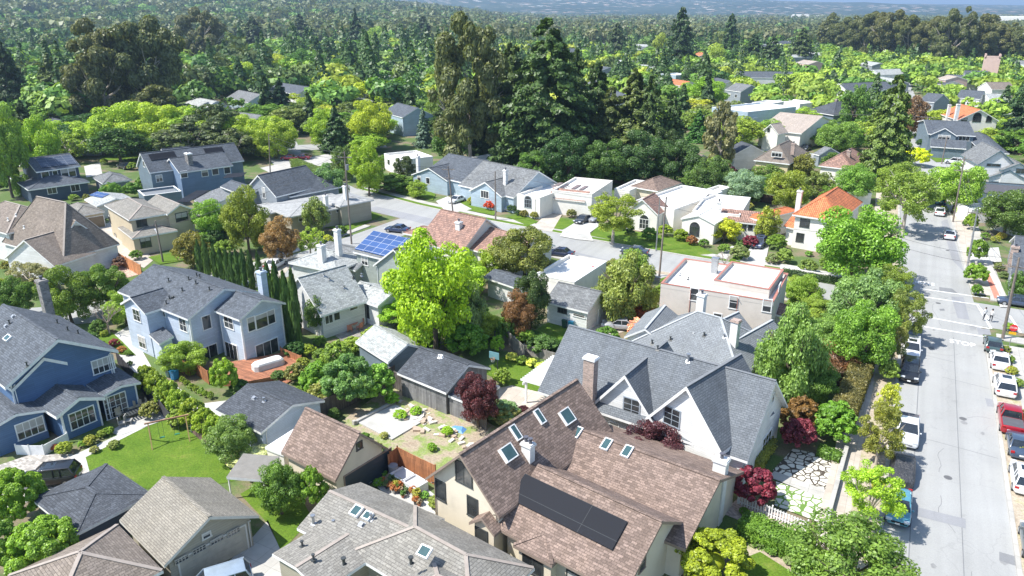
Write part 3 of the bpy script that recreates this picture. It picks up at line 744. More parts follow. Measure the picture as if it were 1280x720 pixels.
def T(kind, x, yb, yt, w, col, label, cat=None, group=None, cb=None, **k):
    """tree as the photo frames it: centre column x, crown bottom (or trunk foot) yb, crown top yt, crown width w"""
    cat = cat or ('shrub' if kind == 'shrub' else 'tree')
    if kind in ('column', 'palm') or cb is not None:      # foot of the trunk given
        p = P(x, yb); H = height_at(p.x, p.y, yt); d = pix((p.x, p.y, H * .5))[2]; W = w * d / FPX
        if kind != 'column': H -= W * .08
    elif kind in ('fir', 'redwood'):
        d = pix(P(x, yb))[2]; s = CAM_H / math.sqrt(CAM_H ** 2 + P(x, yb).x ** 2 + P(x, yb).y ** 2); p = P(x, yb - w * .5 * s * .8); H = height_at(p.x, p.y, yt); W = w * d / FPX
    else:
        yc = (yb + yt) / 2; z = 2.0
        for _ in range(60):
            p = P(x, yc, z); q = Vector((p.x, p.y, CAM_H - z)); s = q.z / q.length; c = math.sqrt(1 - s * s); d = pix((p.x, p.y, z))[2]; sc = FPX / d; R = w / sc / 2; ha = (yb - yt) / sc / 2
            rz = math.sqrt(max((ha ** 2 - (R * s) ** 2), (R * .42 * c) ** 2)) / c; f = .04 if kind == 'shrub' else .22
            z = .75 * z + .25 * (rz * (1.0 if kind == 'shrub' else 1.12) + (0 if kind == 'shrub' else .3))
        p.z = 0; W = R * 2; H = z + rz; cb = max(.0, (z - rz) / H)
        if kind == 'shrub': H = rz * 2
    return tree_at(kind, p, max(H, .5), W, col, label, cat, group, depth=d, cb=cb, **k)
def hedge(name, pts, w, h, col, label, cat='hedge', px=True, lf=.09, dens=1.0, z0=0.0, col2=None):
    q = [P(*p) if px else Vector((p[0], p[1], 0)) for p in pts]; Vs = []; ex = MB()
    for a, b in zip(q[:-1], q[1:]):
        L = (b - a).length; d = (b - a) / L; s = Vector((-d.y, d.x, 0)); n = int((L * w + 2 * L * h + 2 * w * h) * 90 * dens * (.09 / lf) ** 2)
        n = min(n, 26000); f = RNG.uniform(0, 1, (n, 3)); area = np.array([L * w, L * h, L * h, w * h, w * h]); side = RNG.choice(5, n, p=area / area.sum())
        u = f[:, 0] * L; v = (f[:, 1] - .5) * w; z = f[:, 2] * h
        nr = np.zeros((n, 3)); z[side == 0] = h; v[side == 1] = w / 2; v[side == 2] = -w / 2; u[side == 3] = 0; u[side == 4] = L
        D = np.array(d); Sx = np.array(s); N = {0: np.array([0, 0, 1.]), 1: Sx, 2: -Sx, 3: -D, 4: D}
        for k in N: nr[side == k] = N[k]
        p = np.array(a) + u[:, None] * D + v[:, None] * Sx + np.stack([np.zeros(n), np.zeros(n), z], 1)
        lump = np.sin(u * 2.1 + v * 1.3) * np.sin(z * 2.7 + u * .9) * .1; p += nr * (lump + RNG.normal(size=n) * .05)[:, None]
        Vs.append(quads(p, nr + RNG.normal(size=(n, 3)) * .6, RNG.uniform(.7, 1.3, n) * lf))
        ex.box((a + b) / 2 + Vector((0, 0, h * .46)), L * .97, w * .82, h * .9, d, s)
    me = quadmesh(name, np.concatenate(Vs) + np.array([0, 0, z0]) - np.array(q[0]), FOL, None)
    for i in range(len(ex.v)): ex.v[i] = ex.v[i] + Vector((0, 0, z0)) - q[0]
    me2 = quadmesh(name, np.concatenate(Vs) + np.array([0, 0, z0]) - np.array(q[0]), FOL, ex); bpy.data.meshes.remove(me)
    o = bpy.data.objects.new(name, me2); COL.objects.link(o); o.location = q[0]; o.color = rgb(col); return tag(o, label, cat)
def bare(x, yb, yt, w, label, col=(.3, .24, .2)):
    p = P(x, yb); H = height_at(p.x, p.y, yt); d = pix((p.x, p.y, H / 2))[2]; W = w * d / FPX; m = MB()
    m.tube([p, p + Vector((0, 0, H * .35))], [.14, .1], 7)
    def br(a, dr, L, r, k):
        b = a + dr * L; m.tube([a, b], [r, r * .6], 5, cap=False)
        if k == 0: return
        for _ in range(3 if k > 1 else 4):
            nd = (dr + Vector((random.uniform(-1, 1), random.uniform(-1, 1), random.uniform(-.25, .6))) * .65).normalized(); br(a.lerp(b, random.uniform(.5, 1)), nd, L * .62, r * .55, k - 1)
    for i in range(6):
        a = 6.28 * i / 6; br(p + Vector((0, 0, H * .3)), Vector((cos(a) * .8, sin(a) * .8, 1)).normalized(), W * .3, .06, 3)
    return tag(m.build('bare_tree', plain('twig_%.2f' % col[0], col, .9, var=.2), None, origin=p), label, 'tree')

# ------------------------------------------------------------------ vehicles (front towards +Y)
CARP = carpaint(); CGLASS = plain('car_glass', (.02, .026, .032), .05, spec=.9, var=.3); TYRE = plain('tyre', (.025, .025, .027), .8); RIM = plain('wheel_rim', (.42, .43, .44), .35, .6)
LAMP = plain('headlamp_glass', (.62, .65, .68), .12, spec=.8); TAIL = plain('tail_lamp', (.42, .02, .02), .2); PLATE = plain('number_plate', (.75, .75, .72), .5)
def car_proto(kind):
    D = {'sedan': (4.7, 1.82, 1.44, .9), 'suv': (4.7, 1.9, 1.72, 1.05), 'hatch': (4.1, 1.78, 1.5, .95), 'pickup': (5.6, 1.95, 1.8, 1.08), 'van': (4.9, 1.95, 1.8, 1.05)}[kind]
    L, W, H, B = D; h = W / 2; y0, y1 = -L / 2, L / 2
    # station: y, top z, half width, glass-line?
    if kind == 'sedan': body = [(y0, .62, .78), (y0 + .12, .9, .92), (y0 + .9, .95, 1), (y0 + 1.3, B, 1), (y1 - 1.5, B - .02, 1), (y1 - 1.2, .92, 1), (y1 - .35, .78, .96), (y1 - .06, .66, .86), (y1, .5, .74)]; cab = [(y0 + .75, y0 + 1.45), (y1 - 1.15, y1 - 2.05)]
    elif kind == 'pickup': body = [(y0, 1.0, .94), (y0 + .08, B, 1), (y0 + 2.0, B, 1), (y1 - 1.7, B, 1), (y1 - 1.35, B, 1), (y1 - .3, .98, .98), (y1 - .06, .85, .9), (y1, .6, .84)]; cab = [(y0 + 1.95, y0 + 2.1), (y1 - 1.3, y1 - 2.0)]
    elif kind == 'hatch': body = [(y0, .7, .86), (y0 + .1, B, .95), (y0 + .6, B, 1), (y1 - 1.3, B - .02, 1), (y1 - 1.0, .92, 1), (y1 - .3, .78, .95), (y1 - .05, .64, .84), (y1, .5, .74)]; cab = [(y0 + .08, y0 + .65), (y1 - .95, y1 - 1.8)]
    else: body = [(y0, .72, .88), (y0 + .08, B, .96), (y0 + .5, B, 1), (y1 - 1.5, B, 1), (y1 - 1.15, B - .03, 1), (y1 - .3, .92, .96), (y1 - .06, .78, .88), (y1, .58, .78)]; cab = [(y0 + .06, y0 + .45), (y1 - 1.1, y1 - 1.85)]
    m = MB(); rings = []
    for y, zt, wf in body:
        w = h * wf; zb = .28 if abs(y) < L / 2 - .1 else .36
        ring = [(-w * .9, y, zb), (-w, y, zb + .14), (-w * 1.0, y, zt * .68 + .1), (-w * .93, y, zt - .02), (-w * .6, y, zt + .03), (w * .6, y, zt + .03), (w * .93, y, zt - .02), (w, y, zt * .68 + .1), (w, y, zb + .14), (w * .9, y, zb)]
        i = len(m.v); m.v += [Vector(p) for p in ring]; rings.append(i)
    for a, b in zip(rings[:-1], rings[1:]):
        for k in range(9): m.f.append((a + k, a + k + 1, b + k + 1, b + k)[::-1]); m.mi.append(0)
        m.f.append((a + 9, a, b, b + 9)[::-1]); m.mi.append(0)
    m.f.append(tuple(rings[0] + k for k in range(10))); m.mi.append(0); m.f.append(tuple(rings[-1] + k for k in range(10))[::-1]); m.mi.append(0)
    (cb0, cr0), (cb1, cr1) = cab; wb = h * .92; wt = h * .74
    rz = H - .04
    # roof skin and pillars in paint, glasshouse inside
    m.mesh8([(-wt, cr0, rz), (wt, cr0, rz), (wt, cr1, rz), (-wt, cr1, rz), (-wt * .9, cr0 + .1, H), (wt * .9, cr0 + .1, H), (wt * .9, cr1 - .1, H), (-wt * .9, cr1 - .1, H)])
    for sx in (-1, 1):
        m.beam((sx * wb, cb0 + .02, B - .02), (sx * wt, cr0, rz + .02), .09, .09); m.beam((sx * wb, cb1, B - .04), (sx * wt, cr1, rz + .02), .07, .07)
        mid = [(cr0 + cr1) / 2 + .1] + ([cr0 + .75] if kind in ('suv', 'van') else [])
        for ym in mid: m.beam((sx * (wb + .01), ym - .05, B - .02), (sx * (wt + .01), ym, rz + .02), .08, .06)
        m.beam((sx * wt, cr0, rz), (sx * wt, cr1, rz), .07, .07); m.box((sx * (h + .07), cb1 - .35, B + .06), .16, .1, .13)
    if kind == 'pickup':
        pass
    root = bpy.data.objects.new('parked_car', None); COL.objects.link(root)
    bo = m.build('body', CARP, root, smooth=False); mod = bo.modifiers.new('b', 'BEVEL'); mod.width = .05; mod.segments = 2; mod.limit_method = 'ANGLE'; mod.angle_limit = radians(25); bo.data.shade_smooth()
    g = MB(); e = .015
    g.mesh8([(-wb + e, cb0 + e, B - .06), (wb - e, cb0 + e, B - .06), (wb - e, cb1 - e, B - .08), (-wb + e, cb1 - e, B - .08), (-wt + e, cr0 + e, rz - e), (wt - e, cr0 + e, rz - e), (wt - e, cr1 - e, rz - e), (-wt + e, cr1 - e, rz - e)])
    g.build('window', CGLASS, root)
    if kind == 'suv':
        g = MB(); g.box((0, cr1 - .75, H + .005), .85, .8, .012); g.build('sunroof', CGLASS, root)
    if kind == 'pickup':
        g = MB(); g.box((0, y0 + 1.0, B + .035), W * .86, 1.75, .03); g.build('bed_cover', plain('bed_liner', (.09, .09, .1), .7), root)
    for sx in (-1, 1):
        for yy in (y0 + .85, y1 - .88):
            w = MB(); r = .33 if kind not in ('pickup', 'suv') else .37; c = Vector((sx * (h - .1), yy, r)); w.tube([c - Vector((.12, 0, 0)), c + Vector((.12, 0, 0))], r, 18)
            wo = w.build('wheel', TYRE, root); w = MB(); w.tube([c + Vector((sx * .1, 0, 0)), c + Vector((sx * .135, 0, 0))], r * .62, 14); w.build('rim', RIM, wo)
        l = MB(); l.box((sx * h * .68, y1 - .13, .68 if kind in ('sedan', 'hatch') else .82), .42, .22, .13); l.build('headlight', LAMP, root)
        l = MB(); l.box((sx * h * .78, y0 + .05, .85 if kind != 'pickup' else .95), .3, .1, .2); l.build('taillight', TAIL, root)
    for yy, zz in ((y1 - .01, .45), (y0 - .01, .62)):
        l = MB(); l.box((0, yy, zz), .34, .03, .15); l.build('number_plate', PLATE, root)
    l = MB(); l.box((0, y1 - .03, .55), W * .5, .06, .16); l.build('grille', BLACK, root)
    root.location = (0, 0, -60)
    return root
CARS = {}
def car(kind, X, Y, head, color, label, cat='car', group=None, name=None, s=1.0):
    first = kind not in CARS
    if first: CARS[kind] = car_proto(kind); old = CARS[kind].name
    c = CARS[kind] if first else copy_tree(CARS[kind])
    c.location = (X, Y, .02); c.rotation_euler.z = radians(head); c.scale = (s, s, s)
    c.name = name or {'pickup': 'pickup_truck', 'van': 'parked_van'}.get(kind, 'parked_car')
    if first: KIDS[c.name] = KIDS.pop(old)
    PAINT.append((c, color)); tag(c, label, cat)
    if group: c['group'] = group
    elif 'group' in c: del c['group']
    return c
PAINT = []
def cpx(kind, x, y, head, color, label, **k):
    p = P(x, y, .0); return car(kind, p.x, p.y, head, color, label, **k)

# ------------------------------------------------------------------ street things
POLE = wood('pole_timber', (.24, .2, .17), .3)
def pole(name, bx, by, ty, label, arms=(), lamp=None, tip=None, r=.16, cat='utility pole', mat=None, transf=False, tx=None):
    p = P(bx, by); H = height_at(p.x, p.y, ty) if ty is not None else 11.0
    H = min(H, 16)
    top = p + Vector((0, 0, H))
    if tx is not None:   # leaning: top moves sideways across the view
        q = P(tx, ty, H) if H < 37 else top; dx = q - top
        if dx.length < 2.5: top = top + dx
    e = empty(name, p, label, cat); m = MB(); m.tube([p, p.lerp(top, .5), top], [r, r * .85, r * .65], 10); m.build('shaft', mat or POLE, e)
    ends = []
    for dz, half, ang in arms:
        c = top - Vector((0, 0, dz)); d = Vector((cos(radians(ang)), sin(radians(ang)), 0)); m = MB(); m.beam(c - d * half, c + d * half, .1, .12); cr = m.build('crossarm', POLE, e)
        m = MB()
        for s in (-.95, -.5, .5, .95): m.tube([c + d * half * s, c + d * half * s + Vector((0, 0, .22))], .05, 6)
        m.build('insulator', METAL, cr); ends.append([c + d * half * s + Vector((0, 0, .22)) for s in (-.95, -.5, .5, .95)])
    if transf:
        m = MB(); c = top - Vector((-.35, 0, 2.6)); m.tube([c - Vector((0, 0, .45)), c + Vector((0, 0, .45))], .28, 12); m.build('transformer', plain('transformer_grey', (.2, .21, .22), .5), e)
    if lamp:
        dz, L, ang = lamp; c = top - Vector((0, 0, dz)); d = Vector((cos(radians(ang)), sin(radians(ang)), 0)); m = MB()
        m.tube([c, c + d * L * .5 + Vector((0, 0, .5)), c + d * L + Vector((0, 0, .7))], .05, 6); m.box(c + d * (L + .25) + Vector((0, 0, .68)), .7, .26, .12, d, Vector((-d.y, d.x, 0))); m.build('street_lamp', plain('lamp_grey', (.5, .51, .52), .5), e)
    return e, top, ends
WIREM = plain('wire', (.06, .06, .065), .6)
def wire(a, b, sag=.5, r=.022, label='', group='overhead wires strung between the poles'):
    m = MB(); n = 12; pts = [a.lerp(b, i / n) - Vector((0, 0, sag * 4 * (i / n) * (1 - i / n))) for i in range(n + 1)]; m.tube(pts, r, 4)
    return tag(m.build('overhead_wire', WIREM, None, origin=pts[0]), label or 'thin dark overhead wire strung between two timber poles', 'wire', group)
def fence(name, pts, h, mat, label, cat='fence', postmat=None, every=2.4, t=.05, z0=0, cap=False, pickets=False, pw=.1, px=True):
    q = [P(*p) if px else Vector((p[0], p[1], 0)) for p in pts]; e = empty(name, q[0], label, cat); m = MB(); up = Vector((0, 0, 1)); np_ = 0
    for a, b in zip(q[:-1], q[1:]):
        L = (b - a).length; d = (b - a) / L; s = Vector((-d.y, d.x, 0))
        if pickets:
            k = int(L / .22)
            for i in range(k): m.box(a + d * (L * (i + .5) / k) + up * (z0 + h * .48), .11, .03, h * .9, d, s)
            for zz in (.25, .8): m.box((a + b) / 2 + up * (z0 + h * zz) + s * .035, L, .04, .09, d, s)
        else:
            k = max(1, int(L / 1.2))
            for i in range(k):
                c = a + d * (L * (i + .5) / k); m.box(c + up * (z0 + h / 2 + random.uniform(-.015, .015)), L / k, t, h, d, s)
            if cap: m.box((a + b) / 2 + up * (z0 + h + .04), L, .16, .05, d, s)
    m.build('panel', mat, e)
    for a, b in zip(q[:-1], q[1:]):
        L = (b - a).length; k = max(1, int(L / every))
        for i in range(k + 1):
            if np_ > 40: break
            m = MB(); c = a.lerp(b, i / k); m.box(c + up * (z0 + h / 2 + .05), pw, pw, h + .14, (b - a) / L, Vector((-(b - a).y, (b - a).x, 0)) / L); m.build('post', postmat or mat, e); np_ += 1
    return e

# ================================================================== SETTING
GR = groundmat('garden_earth', [(0.25, (.16, .125, .085)), (.42, (.2, .165, .11)), (.52, (.1, .15, .045)), (.75, (.075, .125, .035))], .16)
GRASS = groundmat('lawn_grass', [(0.25, (.06, .12, .012)), (.42, (.085, .155, .015)), (.58, (.11, .18, .02)), (.75, (.2, .22, .05))], .45, fine=7, fs=.35)
DIRT = groundmat('bare_dirt', [(0.25, (.26, .2, .14)), (.45, (.36, .3, .22)), (.58, (.2, .27, .07)), (.75, (.4, .35, .28))], .55, fine=5, fs=.3)
MULCH = groundmat('mulch', [(0.3, (.3, .24, .17)), (.5, (.42, .36, .28)), (.7, (.3, .3, .14))], .8)
ASPH = asphalt(); CONC = concrete(c=(.43, .42, .39)); CONC2 = concrete('warm_concrete', (.47, .42, .36), 1.2); CONC3 = concrete('new_concrete', (.48, .475, .45), 2.4)
PAVER = brickmat('driveway_paver', (.4, .37, .33), .3, .2, (.3, .28, .25)); PATCH = asphalt('asphalt_patch', (.2, .205, .21)); PATCH2 = asphalt('grey_asphalt_patch', (.265, .27, .28))
BRICKP = brickmat('brick_path', (.42, .33, .28), .22, .11, (.4, .36, .32)); PAINTW = plain('road_paint', (.78, .78, .76), .6, var=.12); SEAM = plain('asphalt_seam', (.17, .175, .18), .9)
REDP = plain('red_kerb_paint', (.55, .2, .14), .8)
def stones(name, gap):
    m, nt, n, l, bs = newmat(name); p = wpos(n)
    nd = n.new('ShaderNodeTexNoise'); nd.inputs['Scale'].default_value = 1.2; l.new(p, nd.inputs['Vector'])
    mv = n.new('ShaderNodeVectorMath'); mv.operation = 'MULTIPLY_ADD'; l.new(nd.outputs['Color'], mv.inputs[0]); mv.inputs[1].default_value = (.35, .35, 0); l.new(p, mv.inputs[2])
    v = n.new('ShaderNodeTexVoronoi'); v.feature = 'DISTANCE_TO_EDGE'; v.inputs['Scale'].default_value = 1.55; l.new(mv.outputs[0], v.inputs['Vector'])
    v2 = n.new('ShaderNodeTexVoronoi'); v2.inputs['Scale'].default_value = 1.55; l.new(mv.outputs[0], v2.inputs['Vector'])
    r2 = ramp(n, [(0, (.52, .49, .4)), (1, (.74, .72, .64))]); l.new(v2.outputs['Color'], r2.inputs[0])
    r = ramp(n, [(0.07, (0, 0, 0)), (.1, (1, 1, 1))]); l.new(v.outputs['Distance'], r.inputs[0]); l.new(mixc(n, l, r.outputs[0], gap, r2.outputs[0]), bs.inputs['Base Color']); bs.inputs['Roughness'].default_value = .9
    bump(n, l, r.outputs[0], bs, .5, .03); return m
# one ground sheet out to the horizon
m = MB(); m.face([(-30000, -4000, 0), (30000, -4000, 0), (30000, 40000, 0), (-30000, 40000, 0)]); struct(m.build('ground', GR))
def ribbon(name, pts, o0, o1, z, mat, thick=0.0):
    q = [Vector((a, b, 0)) for a, b in pts]; m = MB(); L = []; R = []
    for i, p in enumerate(q):
        d = (q[min(i + 1, len(q) - 1)] - q[max(i - 1, 0)]).normalized(); s = Vector((-d.y, d.x, 0)); L.append(p + s * o1 + Vector((0, 0, z))); R.append(p + s * o0 + Vector((0, 0, z)))
    for i in range(len(q) - 1):
        m.face([R[i], R[i + 1], L[i + 1], L[i]])
        if thick:
            dn = Vector((0, 0, -thick)); m.face([R[i] + dn, R[i + 1] + dn, R[i + 1], R[i]]); m.face([L[i + 1] + dn, L[i] + dn, L[i], L[i + 1]])
    if thick:
        dn = Vector((0, 0, -thick)); m.face([L[0] + dn, R[0] + dn, R[0], L[0]]); m.face([R[-1] + dn, L[-1] + dn, L[-1], R[-1]])
    return struct(m.build(name, mat))
RA = [(7.25, -10), (7.25, 60), (7.25, 84), (7.1, 104), (6.2, 122), (4.2, 164), (1.5, 226), (-3, 330), (-12, 480)]
RB = [(-175, 172), (-150, 149), (-130, 135), (-110, 124.3), (-90, 118.8), (-72, 115.3), (-50, 112.9), (-31, 111.5), (-10, 110.8), (10, 110.2), (70, 108.5)]
RC = [(-81.5, 113), (-82.5, 95), (-84, 80), (-87, 66), (-93, 55), (-103, 45), (-120, 33), (-150, 15)]
RD = [(-330, 60), (-250, 100), (-200, 132), (-165, 158), (-140, 180)]
RE = [(-25, 221), (0, 224), (60, 230), (160, 236)]
ribbon('road', RA, -4.4, 4.4, .020, ASPH); ribbon('road', RB, -4.6, 4.6, .016, ASPH); ribbon('road', RC, -4, 4, .012, ASPH); ribbon('road', RD, -5, 5, .008, ASPH); ribbon('road', RE, -4.2, 4.2, .012, ASPH)
def sub(pts, lo, hi, ax):
    return [p for p in pts if lo <= p[ax] <= hi]
RA1 = [(7.25, -10), (7.25, 60), (7.25, 84), (7.15, 100)]; RA2 = [(6.5, 118), (6.2, 122), (4.2, 164), (1.9, 216)]
for seg in (RA1, RA2):
    ribbon('kerb', seg, -4.75, -4.4, .13, CONC, .14); ribbon('kerb', seg, 4.4, 4.75, .13, CONC, .14)
    ribbon('planting_strip', seg, -6.9, -4.75, .11, MULCH if seg is RA1 else CONC2); ribbon('pavement', seg, -8.7, -6.9, .12, CONC, .12)
    ribbon('planting_strip', seg, 4.75, 6.8, .11, MULCH); ribbon('pavement', seg, 6.8, 9.0, .12, CONC2, .12)
RBn = [p for p in RB if -75 <= p[0] <= -5]; RBf = [p for p in RB if -112 <= p[0] <= -5]
ribbon('kerb', RBf, 4.6, 4.95, .13, CONC, .14); ribbon('kerb', RBn, -4.95, -4.6, .13, CONC, .14); ribbon('pavement', RBf, 6.2, 7.8, .12, CONC, .12); ribbon('pavement', RBn, -7.8, -6.2, .12, CONC, .12)
ribbon('verge', RBf, 4.95, 6.2, .11, GRASS); ribbon('verge', RBn, -6.2, -4.95, .11, MULCH)
ribbon('pavement', [(13, 116.5), (60, 115)], 0, 2, .12, CONC, .12); ribbon('pavement', [(13, 103.6), (60, 102)], -2, 0, .12, CONC, .12)
ribbon('pavement', RC[:5], -7.3, -5.8, .12, CONC, .12) if False else ribbon('pavement', [(-88.5, 106), (-88.8, 95), (-90, 80), (-93, 66)], 0, 1.5, .12, CONC, .12)
# road seams, patches and paint
ribbon('road_seam', [(4.75, 40), (4.75, 100)], -.04, .04, .026, SEAM); ribbon('road_seam', [(8.3, 40), (8.3, 100)], -.03, .03, .026, SEAM)
for i, y in enumerate((49, 71.5, 86.5, 92)): ribbon('road_seam', [(4.7 if i % 2 else 7, y + .7), (11.4 if i % 3 else 8.3, y)], -.025, .025, .027, SEAM)
sheet('road_patch', [(1145, 634), (1145, 645), (1207, 661), (1207, 649)], .030, PATCH2); sheet('road_patch', [(1249, 690), (1283, 700), (1283, 712), (1249, 701)], .030, PATCH); sheet('road_patch', [(1231, 498), (1262, 503), (1262, 511), (1234, 508)], .030, PATCH2)
sheet('road_patch', [(1189, 371), (1204, 371), (1212, 400), (1197, 398)], .030, PATCH2); sheet('road_patch', [(1174, 359), (1190, 361), (1200, 369), (1174, 364)], .030, PATCH); sheet('road_patch', [(1176, 277), (1184, 274), (1205, 340), (1190, 325)], .030, PATCH2)
sheet('road_patch', [(455, 262), (470, 258), (570, 280), (680, 305), (830, 343), (800, 345), (650, 307), (560, 287)], .024, PATCH2)
sheet('road_patch', [(1221, 410), (1237, 412), (1239, 419), (1223, 418)], .031, PATCH2)
for pts in ([(1150, 361), (1236, 373)], [(1150, 370.5), (1222, 381), (1237, 400)], [(1162, 397), (1237, 411)], [(1152, 408), (1230, 421)], [(1222, 382), (1239, 411)], [(1262, 395), (1276, 416)]):
    a = [tuple(P(*p)[:2]) for p in pts]; ribbon('crosswalk_line', a, -.13, .13, .034, PAINTW)
def text_mesh(name, body, size, mat, origin, xdir, ydir, extrude=0.0, parent=None, sx=1.0):
    cu = bpy.data.curves.new(name, 'FONT'); cu.body = body; cu.size = size; cu.align_x = 'CENTER'; cu.align_y = 'CENTER'; cu.extrude = extrude; cu.offset = size * .012
    t = bpy.data.objects.new(name, cu); COL.objects.link(t); bpy.context.view_layer.update()
    me = bpy.data.meshes.new_from_object(t); bpy.data.objects.remove(t); me.materials.clear(); me.materials.append(mat)
    o = bpy.data.objects.new(name, me); COL.objects.link(o); x = Vector(xdir).normalized(); y = Vector(ydir).normalized(); z = x.cross(y)
    M = Matrix((x * sx, y, z)).transposed().to_4x4(); me.transform(M)
    if parent: o.location = Vector(origin) - parent_world(parent); adopt(o, parent)
    else: o.location = origin
    return o
struct(text_mesh('stop_marking', 'STOP', 1.75, PAINTW, P(1203, 429, .034), (1, -.06, 0), (0, 1, 0), sx=.66)); struct(text_mesh('stop_marking', 'STOP', 1.75, PAINTW, P(1156, 353.5, .034), (-1, .06, 0), (0, -1, 0), sx=.62))
sheet('manhole_cover', [(1174, 386.5), (1180, 386), (1181, 388.5), (1175, 388.5)], .032, SEAM)

# lawns, paths, yards
for pts in ([(97, 577), (107, 568), (205, 524), (235, 538), (262, 560), (300, 600), (240, 612), (181, 611), (139, 582), (112, 590)], [(300, 618), (325, 603), (378, 625), (390, 648), (352, 690), (335, 655)],
            [(603, 466), (628, 446), (652, 452), (705, 468), (690, 487), (655, 490)], [(660, 418), (690, 400), (725, 408), (722, 436), (690, 434)], [(365, 480), (400, 468), (405, 492), (380, 492)], [(925, 700), (950, 690), (1000, 722), (925, 730)]):
    sheet('lawn', pts, .03, GRASS)
for pts in ([(493, 241), (520, 234), (545, 243), (541, 251)], [(553, 257), (585, 249), (622, 263), (617, 270)], [(634, 272), (650, 268), (674, 278), (660, 283)], [(676, 284), (693, 271), (722, 278), (703, 288)], [(736, 295), (748, 283), (860, 300), (892, 318), (868, 320), (800, 308)],
            [(900, 316), (925, 312), (950, 322), (915, 327)], [(400, 285), (450, 262), (478, 270), (440, 288)], [(412, 200), (428, 193), (450, 195), (444, 208), (425, 210)], [(1160, 196), (1180, 193), (1230, 196), (1228, 201), (1170, 203)], [(1080, 468), (1040, 485), (1015, 470), (1030, 455)], [(115, 428), (135, 412), (150, 425), (170, 445), (150, 444)], [(185, 322), (235, 313), (262, 322), (200, 331)], [(125, 195), (170, 188), (175, 200), (128, 201)]):
    sheet('lawn', pts, .125, GRASS)
sheet('patio', [(-20, 588), (40, 568), (90, 568), (112, 590), (40, 625), (-30, 660)], .035, PAVER); sheet('path', [(86, 572), (150, 543), (178, 527), (188, 531), (107, 572), (112, 590)], .04, CONC3)
sheet('driveway', [(335, 650), (352, 692), (400, 730), (240, 740), (300, 690)], .03, CONC); sheet('path', [(140, 420), (160, 408), (190, 460), (250, 505), (290, 500), (300, 515), (270, 525), (225, 508), (155, 458)], .03, CONC3)
sheet('yard_dirt', [(425, 528), (490, 480), (560, 500), (640, 545), (600, 575), (545, 598), (455, 575)], .02, DIRT); sheet('concrete_slab', [(447, 529), (494, 507), (532, 526), (490, 551)], .16, CONC3, .15)
sheet('patio', [(462, 600), (490, 575), (545, 620), (560, 665), (520, 655)], .03, CONC3); sheet('path', [(612, 487), (640, 482), (700, 497), (660, 530), (612, 510)], .035, CONC2)
sheet('driveway', [(704, 288), (722, 277), (738, 274), (750, 282), (737, 292), (742, 302), (722, 300), (700, 296)], .128, CONC3); sheet('driveway', [(925, 328), (945, 300), (962, 305), (955, 335)], .128, CONC3); sheet('driveway', [(545, 252), (560, 246), (590, 262), (560, 268)], .127, CONC3)
sheet('path', [(664, 286), (690, 262), (705, 265), (690, 290)], .13, CONC2); sheet('path', [(895, 320), (915, 308), (922, 310), (908, 325)], .13, CONC3); sheet('driveway', [(1203, 262), (1212, 262), (1218, 290), (1207, 295)], .125, CONC2)
sheet('driveway', [(113, 292), (130, 280), (150, 275), (192, 325), (180, 335), (168, 330)], .03, CONC2); sheet('driveway', [(135, 335), (160, 322), (178, 342), (150, 350)], .034, brickmat('brick_drive', (.45, .3, .22), .3, .15))
sheet('driveway', [(1210, 312), (1248, 310), (1252, 328), (1212, 330)], .125, CONC3); sheet('road_marking', [(1231, 343), (1236, 342), (1250, 372), (1243, 374)], .13, REDP); sheet('path', [(1228, 318), (1235, 318), (1262, 385), (1250, 385)], .126, CONC3)
sheet('driveway', [(318, 360), (345, 318), (372, 322), (350, 350)], .03, CONC2); sheet('path', [(1060, 345), (975, 330), (975, 337), (1050, 358)], .126, CONC3)
sheet('driveway', [(700, 405), (755, 380), (810, 392), (790, 412), (760, 420)], .03, CONC2); sheet('driveway', [(105, 208), (125, 203), (128, 218), (108, 222)], .03, CONC3); sheet('driveway', [(325, 210), (430, 188), (440, 196), (350, 222)], .03, CONC)
sheet('flagstone_court', [(965, 590), (991, 562), (1053, 574), (1040, 617)], .10, stones('flagstone_mulch', (.07, .055, .04))); sheet('flagstone_court', [(970, 603), (1036, 626), (1029, 656), (968, 633)], .10, stones('flagstone_grass', (.12, .22, .04)))
sheet('path', [(960, 597), (968, 590), (1041, 617), (1036, 628)], .11, CONC); sheet('path', [(902, 642), (925, 621), (1012, 657), (1003, 684)], .05, BRICKP)
sheet('planting_bed', [(925, 690), (945, 662), (1030, 690), (1010, 725)], .02, MULCH)

# crack sealing, stains and covers on the wide street
rr = random.Random(11)
for i in range(16):
    x, y = rr.uniform(3.6, 11), rr.uniform(44, 150); L = rr.uniform(3, 9); a = rr.choice([0, 1.57]) + rr.uniform(-.3, .3); pts = [(x, y)]
    for k in range(8):
        a += rr.uniform(-.35, .35); x += cos(a) * L / 8; y += sin(a) * L / 8; pts.append((min(11.2, max(3.4, x)), y))
    ribbon('crack_sealing', pts, -.025, .025, .0225 + i * .0003, plain('sealant', (.2, .2, .2), .8))
for x, y in ((7.4, 66), (5.9, 95), (8.8, 78), (6.6, 112), (8, 140)):
    m = MB(); m.face([(x + .34 * cos(i * .524), y + .34 * sin(i * .524), .0295) for i in range(12)]); struct(m.build('manhole_cover', plain('iron_cover', (.12, .12, .12), .6)))
for i in range(14):
    x, y = rr.choice([4.0, 10.6, 6, 9]) + rr.uniform(-.4, .4), rr.uniform(46, 120); r = rr.uniform(.2, .55); m = MB(); m.face([(x + r * rr.uniform(.6, 1.1) * cos(k * .42), y + r * rr.uniform(.8, 1.6) * sin(k * .42), .0275 + i * .0001) for k in range(15)]); struct(m.build('oil_stain', plain('oil_stain', (.24, .24, .235), .7)))

